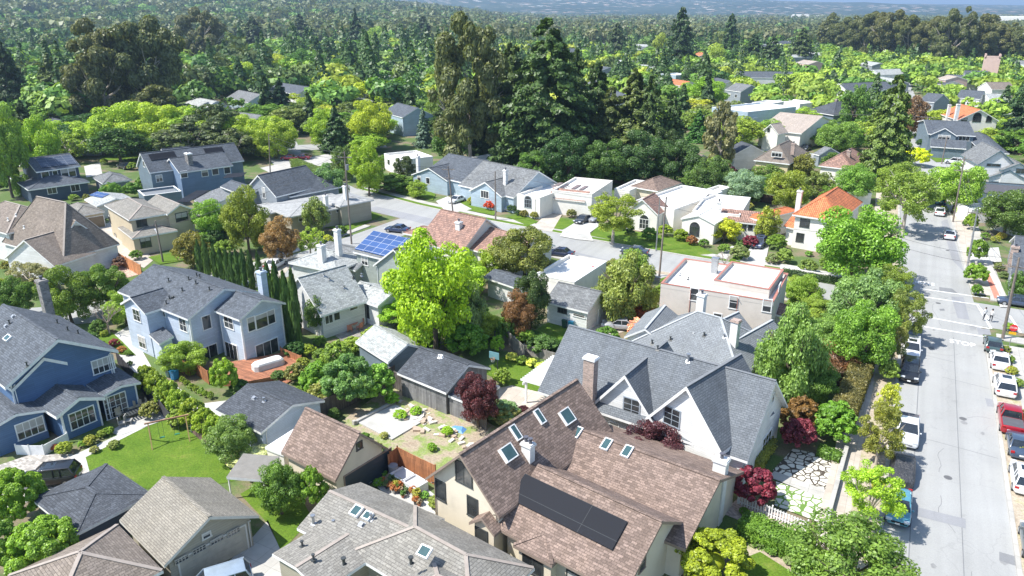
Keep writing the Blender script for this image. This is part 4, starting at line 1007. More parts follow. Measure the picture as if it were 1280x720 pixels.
# ================================================================== BUILDINGS, near to far
B = Blk
H1 = House('brown_shingle_house', 'large cream stucco house with brown shingle roof, black solar array and many skylights', 'house', W_CREAM, R_BROWN,
    [B((531, 598), (624, 647), 4.4, apex=(575.5, 568), ridge='v', L=15, ov=.5), B((622, 660), (780, 745), 3.1, apex=(812, 644), pitch=.62, ov=.5), B((640, 594), (857, 687), 3.2, apex=(890, 594), pitch=.42, ov=.5), B((586, 653), (618, 669), 3.1, L=3.2, pitch=.8, ridge='v', ov=.3), B((641, 681), (690, 707), 2.9, L=3.2, pitch=.5, kind='hip', ov=.3)], trim=plain('brown_fascia', (.26, .2, .16), .7))
# fit the far end of the wing's ridge
b = H1.b[0]
if 1:
    DT = DARKTRIM
    H1.win(0, 'f', 580, 592, 1.5, 1.7, 2, 1, DT); H1.win(0, 'f', 551, 613, .9, 1.6, 1, 1, DT); H1.win(0, 'f', 591, 634, .9, 1.6, 1, 1, DT)
    H1.solar(1, 'f', (657, 593), (785, 653), (643, 627), solarmat('black_solar', (.018, .02, .026), (.05, .055, .06), 6.0, 1.55))
    for x, y in ((674, 521), (644, 541)): H1.skylight(0, 'r', x, y, .55, 1.2)
    H1.skylight(0, 'r', 708, 521, 1.2, 1.2, .2); H1.skylight(0, 'r', 634, 567, 1.2, 1.1, .28)
    for x, y in ((721, 541), (758, 556), (784, 565)): H1.skylight(2, 'f', x, y, .62, 1.05)
    H1.chim(660, 576, 5.6, 7.0, .85, .6, b=0, pots=2, zpt=5.6); H1.chim(893, 652, 0, -576, 1.0, .75, b=2, pots=1, zpt=0)
    H1.win(1, 'r', 803, 700, .7, 1.6, 1, 3); H1.win(4, 'f', 666, 706, 1.6, 1.4, 2, 1, DT); H1.win(3, 'f', 602, 672, 1.0, 1.4, 1, 1, DT); H1.win(1, 'f', 720, 728, 1.4, 1.3, 1, 1, DT)
CAPW = plain('pale_ridge_cap', (.33, .285, .245), .8)
H2 = House('dark_gabled_house', 'white house with broad charcoal roof, twin front gables and tall brick chimney', 'house', [W_WHITE], R_SLATE,
    [B((672, 489), (934.5, 577), 3.4, C=(982, 507), apex=(969, 476), ridge='u', ov=.5),
     B((742, 503), (816, 527), 4.0, apex=(790, 469), ridge='v', L=9, ov=.4, th=.36), B((806, 523), (902.5, 566), 4.0, apex=(841, 483), ridge='v', L=9, ov=.4, th=.36)], cap=plain('grey_ridge_cap', (.17, .18, .19), .8))
H2.win(1, 'f', 789.5, 509, 1.5, 1.6, 2, 3, BLUETRIM)
H2.win(2, 'f', 840, 521, 1.5, 1.6, 2, 3, BLUETRIM); H2.win(0, 'r', 958, 551, 2.4, 1.4, 3, 2); H2.win(0, 'r', 966, 497, .5, .8, 1, 1)
H2.vents(0, 'f', [(815, 430), (822, 437)]); H2.vents(0, 'f', [(860, 452)], .7, METAL, .12); H2.win(0, 'f', 768, 533, .8, .7, 1, 1)
H2.chim(736, 514, 3.4, 8.4, 1.1, .8, BRICK, b=0, pots=0, cap=WHITE, zpt=3.0)
H3 = House('grey_hipped_house', 'pale house with mid grey hipped roof and white front gable behind the twin gables', 'house', W_WHITE, R_MGREY,
    [B((787, 428), (925, 474), 3.2, C=(968, 430), kind='hip', rise=3.6), B((780, 421), (831, 431), 3.3, apex=(810, 411), ridge='v', L=8, ov=.3), B((845, 426), (885, 441), 3.6, pitch=.8, ridge='v', L=9), B((892, 438), (932, 452), 3.6, pitch=.8, ridge='v', L=9)], cap=plain('pale_cap', (.4, .42, .43), .8))
H3.chim(874.6, 400, 4.6, 7.6, .9, .7, b=0); H3.chim(916, 437, 4.4, 7.6, .8, .7, b=0, cap=BRICK, pots=0); H3.vents(0, 'f', [(838, 425), (905, 422), (880, 420)])
H4 = House('flat_roofed_building', 'two storey taupe stucco building with flat white roof edged in red', 'apartment building', W_TAUPE, TAR, [B((826, 354), (967, 377), 6.2, C=(986, 342), kind='flat'), B((892, 350), (962, 362), 7.0, C=(985, 338), kind='flat')], trim=REDTRIM)
for x, y in ((868, 368), (917, 378), (959, 382), (897, 396)): H4.win(0, 'f', x, y, .9, 1.5 if y < 390 else .8, 1, 2, WHITE)
H4.win(0, 'r', 974, 362, 1.2, 1.4, 2, 1, WHITE); H4.chim(893, 337, 6.2, 7.6, .8, .8, METAL, b=0, pots=0); H4.vents(0, 'f', [(860, 350), (850, 345), (935, 350)])
H5 = House('grey_shake_house', 'rambling grey shingled house with many roof vents along the bottom edge', 'house', W_TANS, R_WOODG,
    [B((340, 692), (402, 740), 3.0, apex=(372, 716), ridge='v', L=8.5, ov=.3), B((371, 660), (480, 715), 3.0, L=6.6, ridge='u', pitch=.36), B((455, 760), (620, 850), 3.0, C=(700, 760), kind='hip', pitch=.5), B((436, 690), (590, 785), 3.0, L=6.5, kind='hip', pitch=.5)], cap=CAPW)
H5.skylight(1, 'f', 446, 640, .7, .8, .2); H5.skylight(1, 'f', 460, 646, .6, .6, .2); H5.skylight(2, 'f', 531, 690, .8, .7, .12)
H5.vents(0, 'l', [(417, 657), (378, 683), (392, 700)], .4); H5.vents(1, 'f', [(464, 650), (452, 656)], .5); H5.vents(2, 'f', [(514, 705), (430, 706)], .5, r=.1); H5.vents(1, 'f', [(392, 655)], .7, METAL, .1)
H6 = House('beige_garage', 'beige garage with tan shingle gable roof and wide panelled door at bottom left', 'garage', W_TANS, R_TAN, [B((149, 650), (205, 707), 2.7, C=(327, 647), apex=(260, 646), ov=.5)], trim=plain('pale_tan_trim', (.6, .58, .52), .6))
H6.door(0, 'r', 266, 680, 5.0, 2.1, (.4, .37, .3), 'garage_door'); H6.win(0, 'r', 258, 669, .5, .35, 1, 1)
for i, (x, y) in enumerate(((226, 698), (248, 686), (270, 674), (291, 664))): H6.win(0, 'r', x, y, .9, .35, 4, 2, plain('door_beige', (.45, .42, .35), .6), t=.04, out=.12)
H7 = House('dark_hipped_garage', 'low garage with dark hipped shingle roof beside the paved court', 'garage', W_NAVY, R_DARK, [B((38, 623), (94, 668), 2.6, C=(181, 611), kind='hip', pitch=.2, ov=.3)])
H8 = House('brown_hipped_house', 'house with weathered brown and pink hipped roof in the bottom left corner', 'house', W_CREAM, R_BRN2, [B((147, 655), (204, 713), 3.0, C=(58, 790), kind='hip', apex=(95, 690), ridge='m', ov=.4)], cap=CAPW)
H9 = House('brown_garage', 'detached garage with steep brown shingle roof and dark door beside the redwood fence', 'garage', W_CREAM, R_BROWN, [B((351, 565), (419, 601), 2.7, C=(487, 561), apex=(451, 541), ov=.4)], trim=plain('brown_fascia', (.26, .2, .16), .7))
H9.door(0, 'r', 461, 590, 5.2, 2.2, (.03, .045, .06), 'garage_door'); H9.win(0, 'r', 449, 557, .5, .6, 1, 1, DARKTRIM)
H10 = House('grey_garage', 'pale blue garage with charcoal gable roof in front of the redwood deck', 'garage', W_PALEB, R_DARK, [B((269, 512), (326, 541), 2.7, C=(405, 500), apex=(365, 506), ov=.35)]); H10.vents(0, 'f', [(318, 498), (330, 502)])
H11 = House('blue_gabled_house', 'deep blue two storey house with stacked white trimmed gables at the left edge', 'house', [W_BLUE], R_BLUE,
    [B((-58, 432), (6, 484), 5.6, C=(151.7, 440), apex=(76.7, 424), ov=.55, th=.34), B((-42, 448), (14.6, 487), 5.0, C=(106, 458), apex=(57, 447), ov=.55, th=.34), B((15, 487), (70, 521), 3.0, C=(134, 498), apex=(100, 497), ov=.5, th=.34),
     B((-75, 490), (-20, 541), 3.0, C=(62, 512), pitch=.25, ridge='u', ov=.4), B((90, 468), (128, 495), 2.9, C=(175, 477), pitch=.2, ridge='u', ov=.4)], cap=None)
H11.win(0, 'r', 129, 456, 2.0, 1.4, 4, 2); H11.win(1, 'r', 47, 485, 2.0, 1.4, 4, 2); H11.win(2, 'r', 103, 522, 2.2, 1.6, 4, 2); H11.win(3, 'r', 38, 535, 2.2, 1.5, 4, 2); H11.win(4, 'r', 145, 507, 2.0, 2.3, 4, 4, name='french_door')
H11.vents(0, 'f', [(12, 405), (8, 408), (34, 458), (17, 396)], .4); H11.vents(0, 'b', [(72, 404), (98, 417), (85, 413)], .4, DARKTRIM); H11.skylight(0, 'f', 10, 423, .9, .6); H11.chim(62, 395, 5, 9.2, 1.1, .9, STONE, b=0)
for i, f in ((0, 'r'), (1, 'r'), (2, 'r'), (4, 'r')): H11.trimboards(i, f)
H12 = House('pale_blue_house', 'two storey pale blue clapboard house with grey roof behind the redwood deck', 'house', [W_PALEB], R_BLUE,
    [B((146.7, 364), (234.4, 399), 5.7, apex=(282, 363), pitch=.42, ov=.4), B((267, 388), (299, 400), 5.7, C=(356, 378), apex=(330, 374.5), ov=.4), B((150, 379), (181, 392), 5.7, L=4, pitch=.5, ridge='v', ov=.3), B((186, 418), (199, 430), 3.0, C=(217, 424), kind='shed', pitch=.3, ov=.2)])
H12.win(0, 'f', 229, 406, 1.3, 1.5, 2, 2); H12.win(1, 'f', 286, 403, 1.6, 1.4, 2, 2); H12.win(0, 'r', 258, 403, 1.0, 1.6, 1, 1); H12.win(0, 'r', 262, 443, 2.0, 2.1, 2, 1, name='sliding_door')
H12.win(1, 'r', 314, 405, .9, 1.6, 1, 1); H12.win(1, 'r', 327, 401, 1.5, 1.6, 1, 1); H12.win(1, 'r', 339, 396, .9, 1.6, 1, 1); H12.win(1, 'r', 334, 436, 3.0, 1.8, 3, 1); H12.win(2, 'f', 171, 394, 1.4, 1.4, 2, 2); H12.win(2, 'f', 178, 428, 1.4, 1.4, 2, 2); H12.win(0, 'f', 205, 392, .5, .6, 1, 1); H12.win(1, 'f', 290, 440, 2.2, 2.1, 3, 1, name='patio_door')
H12.vents(0, 'f', [(211, 352), (216, 372), (212, 374), (246, 345), (250, 347), (236, 350), (262, 363), (208, 380), (228, 364), (245, 355)], .4, DARKTRIM)
H12.chim(330, 369, 5.5, 8.4, .9, .8, W_PALEB, b=1)
for i, f in ((0, 'f'), (0, 'r'), (1, 'f'), (1, 'r')): H12.trimboards(i, f)
H13 = House('light_grey_roof_house', 'single storey white house with pale grey shingle roof and back deck', 'house', [W_WHITE], R_LGREY, [B((352, 371), (401, 395), 3.3, C=(454, 373), apex=(371, 347), ridge='v', ov=.4), B((430, 368), (472, 383), 3.2, C=(494, 362), ridge='u', pitch=.4, ov=.4), B((360, 328), (420, 340), 3.6, L=8, pitch=.35, kind='hip')])
H13.win(0, 'r', 411, 399, 1.0, 1.0, 2, 1); H13.win(0, 'r', 421, 395, .8, 1.0, 1, 1); H13.win(0, 'f', 391, 400, 1.0, 1.1, 2, 1); H13.win(1, 'f', 458, 388, 1.3, 2.1, 2, 1, name='patio_door'); H13.vents(0, 'r', [(405, 345), (412, 350), (442, 348), (452, 345), (430, 360)], .3); H13.win(0, 'r', 442, 384, 1.1, .6, 1, 1)
H14 = House('solar_roof_house', 'tall white house with blue solar panels on its grey roof beyond the lime tree', 'house', [W_GREEN], R_GREY, [B((441, 314.5), (508, 331), 5.2, apex=(517, 293.6), pitch=.45, ov=.35), B((466, 331.5), (521, 345), 5.0, apex=(498.6, 311.5), ridge='v', L=6, ov=.3), B((386, 322), (444, 338), 3.0, L=8, pitch=.4, kind='gable')])
H14.solar(0, 'f', (467.3, 289), (512.6, 299), (444, 312), solarmat('blue_solar', (.05, .1, .24), (.55, .57, .6), 1.65, 1.05)); H14.win(0, 'f', 456, 326, 1.2, 1.2, 2, 1); H14.win(1, 'f', 501, 319, .6, .7, 1, 1)
H14.chim(425, 331, 3, 8.2, .8, .7, b=2, pots=1, zpt=3); H14.chim(404, 336, 3, 6.4, 1.0, .8, b=2, pots=1, zpt=3)
H15 = House('light_grey_garage', 'small garage with pale grey gable roof below the lime green tree', 'garage', W_SLATE, R_LGREY, [B((444, 427), (485, 453), 2.7, C=(529, 432), apex=(506, 430), ov=.3)])
H16 = House('charcoal_garage', 'garage with dark board siding and charcoal gable roof next to the weathered fence', 'garage', W_WOODG, R_DARK, [B((496, 466), (557.5, 491), 2.7, C=(608, 458), apex=(584, 456), ov=.3)]); H16.vents(0, 'f', [(549, 447), (552, 446)], .25, WHITE)
H17 = House('white_garage', 'white painted garage with mottled grey roof at the back of the driveway', 'garage', [W_WHITE], R_GREY, [B((680, 377), (735, 390.5), 2.9, C=(763, 369), apex=(750, 364.4), ov=.3)]); H17.win(0, 'f', 703, 388, 1.2, .6, 3, 1, DARKTRIM); H17.door(0, 'r', 750, 395, .9, 2.0, (.6, .6, .58)); H17.win(0, 'f', 724, 394, 1.6, .4, 1, 1)
H18 = House('white_flat_house', 'low house with blank white flat roof beside the grey cross street', 'house', W_STW, TAR, [B((668, 343), (718, 353), 3.4, C=(752, 326), kind='flat')])
H19 = House('clay_tile_house', 'low spreading house with faded pink clay tile roofs behind the lime tree', 'house', W_STW, R_TILE, [B((520, 302), (577, 316), 3.2, C=(598, 285), apex=(574, 273), kind='gable', ridge='u', ov=.4), B((583, 310), (640, 326), 3.2, C=(668, 300), ridge='u', pitch=.45), B((503, 291), (540, 298), 3.0, L=5, pitch=.4, kind='hip')]); H19.chim(574, 294, 4.5, 6.5, .9, .8, b=0)
H20 = House('dark_roof_outbuilding', 'low white outbuilding with plain dark roof below the tall olive tree', 'outbuilding', W_WHITE, R_BLUE, [B((604, 346), (642, 359), 2.9, C=(660, 347), pitch=.3)])
H21 = House('low_craftsman_house', 'low grey house with nearly flat pale roof on the street corner behind the timber pole', 'house', W_TANS, plain('pale_gravel_roof', (.3, .305, .3), .9, var=.25), [B((327, 256), (361, 271.5), 3.4, C=(443, 252), kind='hip', pitch=.14, ov=.5), B((310, 258), (336, 267), 3.1, C=(362, 262), kind='hip', pitch=.14), B((395, 248), (425, 258), 4.0, C=(452, 245), kind='hip', pitch=.2)], trim=plain('pale_trim', (.55, .55, .53)))
H21.win(0, 'r', 408, 264, 1.6, 1.3, 3, 2); H21.win(0, 'r', 425, 260, 1.6, 1.3, 3, 2); H21.win(0, 'r', 378, 272, 1.4, 1.2, 2, 2); H21.chim(433, 252, 4, 6.8, .9, .7, b=0); H21.chim(408, 259, 3.5, 5.5, .8, .6, b=0)
H22 = House('slate_townhouse', 'slate grey townhouse with long roof and flat solar arrays, rear of the cluster', 'house', W_SLATE, R_BLUE, [B((170, 208), (187, 216), 5.8, C=(283, 193), apex=(178, 191.5), ridge='v', ov=.3)])
H22.solar(0, 'r', (185, 193.5), (217, 189.5), (190, 201), solarmat('black_solar', (.018, .02, .026), (.05, .055, .06), 6.0, 1.55)); H22.solar(0, 'r', (254, 186), (277, 184), (258, 192), solarmat('black_solar', (.018,) * 3, (.05,) * 3, 6.0, 1.55)); H22.win(0, 'r', 199, 223, 1.2, 1.4, 2, 1); H22.win(0, 'f', 180, 205, 1, 1.2, 1, 1)
H23 = House('blue_townhouse', 'blue townhouse with grey stone chimney and row of white framed windows', 'house', [W_TBLUE], R_BLUE, [B((203, 208), (224, 216), 5.8, C=(290, 206), apex=(212, 198), ridge='v', ov=.3), B((198, 203), (212, 213), 5.6, L=6, pitch=.7, ridge='v', ov=.3)])
for x, y in ((230, 218), (256, 216.5), (269, 214.5), (284, 213)): H23.win(0, 'r', x, y, 1.3, 1.3, 1, 1)
H23.chim(243, 244, 0, 9, 1.6, 1.0, STONE, b=0, cap=WHITE, zpt=0)
H24 = House('grey_townhouse', 'grey gabled townhouse with steep roof and narrow upper window beside the corner', 'house', W_GREY, R_BLUE, [B((305, 238), (345, 246), 4.6, apex=(323, 219), ridge='v', L=12, ov=.3), B((275, 233), (308, 246), 4.2, C=(335, 240), pitch=.4), B((335, 238), (362, 246), 4.0, L=12, pitch=.6, ridge='v')])
H24.win(0, 'f', 330, 241, .8, 2.0, 2, 1); H24.solar(1, 'f', (285, 218), (309, 216), (283, 223), solarmat('black_solar', (.018,) * 3, (.05,) * 3, 6.0, 1.55))
H25 = House('solar_shed_roof_wing', 'white walled wing with a shed roof holding two dark solar panels', 'outbuilding', W_STW, R_GREY, [B((240, 247), (252, 260), 3.6, C=(289, 254), kind='shed', pitch=.25, ov=.2)]); H25.solar(0, 'f', (246, 239), (263, 238.5), (251, 253), solarmat('black_solar', (.018,) * 3, (.05,) * 3, 6.0, 1.55))
H26 = House('grey_carport', 'long low carport with flat grey roof between the townhouses and the beige house', 'carport', W_SLATE, plain('grey_flat_roof', (.17, .185, .2), .9), [B((172, 238), (180, 245), 3.0, C=(228, 240), kind='flat')])
H27 = House('navy_house', 'navy two storey house with solar panels and white window frames at far left', 'house', [W_NAVY], R_BLUE, [B((24, 207), (45, 215), 5.8, C=(103, 208), apex=(30, 198), ridge='v', ov=.4), B((12, 222), (35, 237.5), 3.1, C=(114, 228), pitch=.3, kind='hip', ov=.4)])
H27.solar(0, 'r', (44, 199), (88, 194), (56, 210), solarmat('grey_solar', (.07, .09, .13), (.3, .32, .35), 1.7, 1.0)); H27.win(0, 'r', 57, 220, 1.4, 1.7, 1, 1); H27.win(0, 'r', 69, 217, .9, 1.1, 1, 1)
for x in (81, 90): H27.win(0, 'r', x, 215.5, 1.4, 1.7, 1, 1)
H27.win(1, 'r', 65, 238, 1.6, 1.3, 2, 1); H27.win(1, 'r', 94, 234.5, 1.6, 1.5, 2, 1)
H28 = House('beige_stucco_house', 'two storey beige stucco house with taupe hipped roof behind the leaning street lamp', 'house', W_BEIGE, R_WOODG, [B((130, 256), (161, 275), 5.6, C=(212, 266), kind='hip', pitch=.4, ov=.4), B((180, 255), (209, 268), 5.6, C=(244, 262), apex=(225, 255.5), ridge='u', ov=.3), B((147, 284), (165, 298), 3.1, C=(219, 286), kind='hip', pitch=.3, ov=.2)], cap=CAPW)
H28.win(1, 'r', 227, 271, 1.9, 1.4, 2, 1, DARKTRIM); H28.win(0, 'r', 177, 278, 1.5, 1.3, 2, 1, DARKTRIM); H28.win(2, 'r', 182, 303, 1.5, 1.6, 2, 1, DARKTRIM); H28.win(0, 'f', 137, 273, .9, 1.4, 1, 1, DARKTRIM); H28.door(1, 'r', 206, 300, 1.2, 2.3, (.1, .08, .07)); H28.win(0, 'f', 145, 297, .8, 1.3, 1, 1, DARKTRIM)
H29 = House('timbered_garage', 'beige garage with hipped roof and cross braced doors behind the beige house', 'garage', W_BEIGE, R_WOODG, [B((72, 261), (91, 271), 2.9, C=(131, 264), kind='hip', pitch=.45, ov=.3)]); H29.door(0, 'r', 113, 276, 4.6, 2.1, (.22, .17, .11), 'garage_door')
H30 = House('brown_roof_house', 'white house with steep brown roofs and a small front gable at left edge', 'house', [W_WHITE], R_BRN2, [B((2, 303), (79, 324), 3.4, C=(122, 298), kind='hip', apex=(46, 249), ridge='m', ov=.3), B((38, 283), (77, 301), 5.4, C=(120, 292), apex=(97, 276), ridge='u', ov=.25), B((5, 322), (68, 333), 3.1, apex=(33, 300), ridge='v', L=7, ov=.3), B((-50, 275), (8, 292), 5.2, C=(44, 262), kind='hip', pitch=.55)], cap=CAPW)
H30.win(1, 'r', 96, 301, 1.9, 1.6, 2, 2); H30.vents(0, 'f', [(30, 285), (10, 275), (20, 270)], .3, WHITE)
H31 = House('grey_pyramid_garage', 'small garage with grey pyramid roof beside the parked black utility vehicle', 'garage', W_GREY, R_GREY, [B((115, 221.5), (128, 229.5), 2.7, C=(164, 224), kind='hip', pitch=.45)])
H32 = House('solar_topped_garage', 'small pale garage with a blue solar panel on its roof in front of the hedge', 'garage', W_STW, R_LGREY, [B((105, 249), (121, 258), 2.7, C=(156, 243), pitch=.25)]); H32.solar(0, 'f', (122, 240), (138, 243), (118, 246), solarmat('blue_solar', (.05, .1, .24), (.55,) * 3, 1.65, 1.05))
H33 = House('sky_blue_bungalow', 'light blue bungalow with white porch gable and slate roof, left of a matching pair', 'house', [W_LBLUE], R_BLUE, [B((514, 218), (559, 226), 3.4, apex=(535, 210), ridge='v', L=9, ov=.3), B((528, 217), (578, 228), 3.4, C=(611, 208), apex=(594, 201), ridge='u', ov=.3)]); H33.win(0, 'f', 524, 224, 1, 1.3, 1, 1); H33.win(0, 'f', 535, 226, 1, 1.3, 1, 1); H33.chim(523, 213, 4, 7, .7, .7, b=0)
H34 = House('pale_shingle_bungalow', 'pale blue bungalow with grey shingle roof and red flower bed, right of the pair', 'house', [W_LBLUE], R_GREY, [B((586, 238), (627, 246), 3.3, apex=(605, 227.5), ridge='v', L=7, ov=.3), B((573, 231), (642, 247), 3.3, C=(677, 227), apex=(657, 214), ridge='u', ov=.3)]); H34.win(0, 'f', 606, 243, 2.0, 1.4, 3, 1); H34.chim(632, 232, 4.5, 7.5, .7, .7, b=1)
H35 = House('white_flat_annex', 'white flat roofed annex behind the light blue bungalow', 'outbuilding', W_STW, TAR, [B((575, 199), (604, 205), 3.2, C=(615, 194), kind='flat')])
H36 = House('mission_house', 'white mission style house with arched window and tiled porch behind two square lawns', 'house', [W_STW], [TAR, R_TILE, TAR, TAR], [B((690, 238), (740, 243), 4.7, C=(768, 226), kind='flat'), B((684, 247), (731, 252), 3.2, L=3.2, kind='shed', pitch=.42, ov=.3), B((646, 243), (675, 247.5), 4.2, C=(698, 231), kind='flat')], trim=plain('stucco_trim', (.72, .68, .62), .8))
H36.win(2, 'f', 660, 254.5, 1.5, 1.5, 3, 2, BLUETRIM, arch=True); H36.win(1, 'f', 714, 257, 1.7, 1.3, 3, 1); H36.win(1, 'f', 692, 258, .7, 1.9, 1, 1, arch=True, name='arched_opening', pane=BLACK); H36.win(1, 'f', 699.5, 259, .7, 1.9, 1, 1, arch=True, name='arched_opening', pane=BLACK)
for i, x in enumerate((699, 707, 722, 731)): H36.solar(0, 'f', (x, 229 + i * 1.3), (x + 5, 229.5 + i * 1.3), (x - 6 + 2, 235 + i), plain('heater_tube', (.2, .16, .16), .6), 'pool_heater', .15)
H37 = House('white_back_cottage', 'small white flat roofed cottage with brown doors behind the mission house', 'outbuilding', W_STW, TAR, [B((768, 236), (787, 238.5), 3.0, C=(798, 225), kind='flat')])
H38 = House('tiled_front_house', 'white house with clay tiled front gable and pale flat roofs behind the street tree', 'house', [W_STW], [R_TILE, TAR, TAR], [B((781, 263), (823, 269), 3.5, apex=(812, 249), ridge='v', L=6, ov=.3), B((790, 252), (843, 262), 4.2, C=(868, 234), kind='flat'), B((842, 250), (858, 253), 3.8, C=(878, 228), kind='flat')]); H38.win(0, 'f', 805, 280, 1.7, 1.7, 3, 2, WHITE, arch=True)
H39 = House('brown_hipped_cottage', 'cottage with low brown hipped roof behind the pale flat roofs', 'outbuilding', W_CREAM, R_BROWN, [B((787, 233), (822, 239), 3.0, C=(842, 227), kind='hip', pitch=.5)])
H40 = House('terracotta_house', 'white flat roofed house with terracotta wing and dark arched window by round bushes', 'house', [W_STW], [TAR, R_TILE, TAR, R_ORANGE], [B((866, 263), (925, 269), 4.2, C=(950, 248), kind='flat'), B((898, 275), (947, 280), 3.3, L=3.4, kind='shed', pitch=.4, ov=.3), B((851, 273), (894, 280), 3.8, ridge='v', pitch=.35, L=6, ov=.2), B((929, 270), (948, 275), 3.9, C=(965, 255), kind='hip', pitch=.35)])
H40.win(2, 'f', 868, 289, 1.6, 1.5, 2, 1, DARKTRIM, arch=True); 
for x in (922, 930, 938): H40.win(1, 'f', x, 284, .6, .9, 1, 1, DARKTRIM, arch=True)
H40.chim(897, 274, 3, 6.0, .7, .6, b=1)
H41 = House('orange_tile_house', 'white two storey house with bright orange tile roof behind the big green street tree', 'house', [W_STW], R_ORANGE, [B((990, 268), (1050, 277), 5.8, C=(1072, 252), kind='hip', apex=(1038, 239), ridge='m'), B((979, 283), (1020, 291), 3.2, L=3, kind='shed', pitch=.4)])
H41.win(0, 'f', 1006, 279, 1.4, 1.3, 2, 1, DARKTRIM); H41.win(0, 'f', 1000, 297, 1.1, 1.4, 1, 1, DARKTRIM); H41.chim(997, 262, 5, 8.2, .8, .7, b=0); H41.door(1, 'f', 1001, 325, 1, 2.2, (.35, .04, .03))
H42 = House('tile_roof_cottage', 'small cottage with faded orange tile roof between the taupe building and the trees', 'outbuilding', W_STW, R_TILE, [B((962, 391), (998, 400), 3.0, C=(1012, 388), pitch=.4)])
H43 = House('yellow_house', 'pale yellow house with brown pyramid roof and white dormer in the middle distance', 'house', W_YEL, R_BRN2, [B((942, 200), (987, 205), 5.0, C=(1008, 191), kind='hip', apex=(979, 178), ridge='m')]); H43.win(0, 'f', 964, 209, 1.2, 1.2, 2, 1); H43.chim(991, 189, 7, 8.6, .8, .7, BRICK, b=0)
m_ = H43.win(0, 'f', 971, 193, 2.2, 1.0, 3, 1)
H44 = House('rust_brown_house', 'house with patchy pink and brown hipped roof left of the big redwood', 'house', W_STW, R_TILE, [B((1023, 207), (1065, 212), 4.6, C=(1080, 198), kind='hip', apex=(1050, 188), ridge='m')]); H44.chim(1060, 198, 6, 7.6, .8, .7, BRICK, b=0)
H45 = House('cream_roof_house', 'long house with pale cream shingle roof and a little white front gable', 'house', W_STW, R_PINK, [B((947, 161), (1002, 167), 5.0, C=(1009, 150), apex=(1006, 145), ridge='u'), B((951, 165), (973, 168), 5.2, apex=(961, 155), ridge='v', L=5)]); H45.win(1, 'f', 961, 163, .9, 1.2, 1, 1)
H46 = House('flat_blue_house', 'modern blue grey house with white flat roof terraces behind the dark trees', 'house', W_LBLUE, TAR, [B((864, 140), (940, 148), 6.0, C=(951, 131), kind='flat'), B((890, 134), (935, 140), 8.0, C=(949, 128), kind='flat')])
H47 = House('slate_dormer_house', 'dark slate roofed house with white dormer and brick chimney among street trees', 'house', W_SLATE, R_DARK, [B((1007, 138), (1042, 144), 4.6, C=(1049, 132), kind='hip', apex=(1025, 126), ridge='m')]); H47.chim(1044, 138, 5, 8.5, .9, .8, BRICK, b=0)
H48 = House('grey_porch_house', 'grey two storey house with front gable and porch facing the far junction', 'house', [W_SLATE], R_BLUE, [B((1160, 167), (1220, 170), 5.8, C=(1222, 155), apex=(1221, 152), ridge='u'), B((1163, 168), (1197, 170), 5.8, apex=(1180, 160), ridge='v', L=5, ov=.3), B((1163, 183), (1208, 186), 3.1, L=4, kind='shed', pitch=.4)]); H48.win(1, 'f', 1180, 172, 2.8, 1.2, 3, 1); H48.win(0, 'f', 1205, 173, 2.5, 1.2, 3, 1)
H49 = House('white_villa', 'tall white villa with orange tile roof and arched windows at the upper right', 'house', [W_STW], R_ORANGE, [B((1197, 150), (1249, 151), 6.6, apex=(1225, 137), ridge='v', L=15, ov=.4), B((1188, 152), (1200, 153), 5.0, L=10, pitch=.4)]); H49.win(0, 'f', 1221, 149, 2.2, 1.5, 3, 1, arch=True, trim=DARKTRIM); H49.win(0, 'f', 1236, 150, 1.4, 1.2, 2, 1, arch=True, trim=DARKTRIM); H49.win(0, 'f', 1205, 150, 1.6, 1.2, 2, 1, DARKTRIM); H49.chim(1194, 152, 6, 11, 1.0, .8, b=0); H49.chim(1183, 152, 5, 10, .8, .8, b=0)
H50 = House('white_gabled_house', 'white house with three dark trimmed gables at the right edge below the dark conifer', 'house', [W_WHITE], R_GREY, [B((1222, 206), (1272, 208), 5.8, apex=(1256, 188), ridge='v', L=12, ov=.4), B((1252, 213), (1295, 215), 5.0, apex=(1273, 204), ridge='v', L=8, ov=.3), B((1235, 222), (1286, 225), 3.2, apex=(1259, 213), ridge='v', L=7, ov=.3)], trim=plain('teal_trim', (.1, .17, .2), .5)); H50.win(0, 'f', 1242, 206.5, 2.6, .5, 3, 1); H50.win(1, 'f', 1276, 214, 1.8, 1.0, 2, 1); H50.win(2, 'f', 1243, 230, 1.2, 1, 2, 1)
H51 = House('dark_flat_house', 'low house with wide dark flat roof at the right edge below the white gables', 'house', W_SLATE, plain('dark_flat_roof', (.08, .08, .09), .9), [B((1224, 241), (1300, 247), 3.0, C=(1300, 232), kind='flat')], trim=DARKTRIM)
H52 = House('slate_blue_roof_house', 'house with long slate blue hipped roof beside the white villa', 'house', W_GREY, R_BLUE, [B((1228, 190), (1262, 192), 4.2, C=(1285, 172), kind='hip', pitch=.45)])
H53 = House('corner_grey_house', 'grey house with red brick chimney cut by the right edge at the crossing', 'house', W_GREY, R_BLUE, [B((1263, 346), (1330, 356), 3.0, C=(1312, 308), pitch=.35, ov=.35)]); H53.chim(1265, 327, 3.5, 5.6, .9, .8, BRICK, b=0)
H54 = House('white_lean_to', 'flat white roof strip between the grey garage and the brown garage', 'outbuilding', W_STW, plain('white_sheet_roof', (.8, .8, .8), .5), [B((331, 559), (354, 568), 2.3, C=(375, 530), kind='shed', pitch=.02, ov=.1)])
H55 = House('grey_blue_shed', 'small low shed with flat roof wedged beside the charcoal garage', 'shed', W_WOODG, R_BLUE, [B((560, 494), (590, 506), 2.2, C=(612, 480), kind='shed', pitch=.05, ov=.1)])
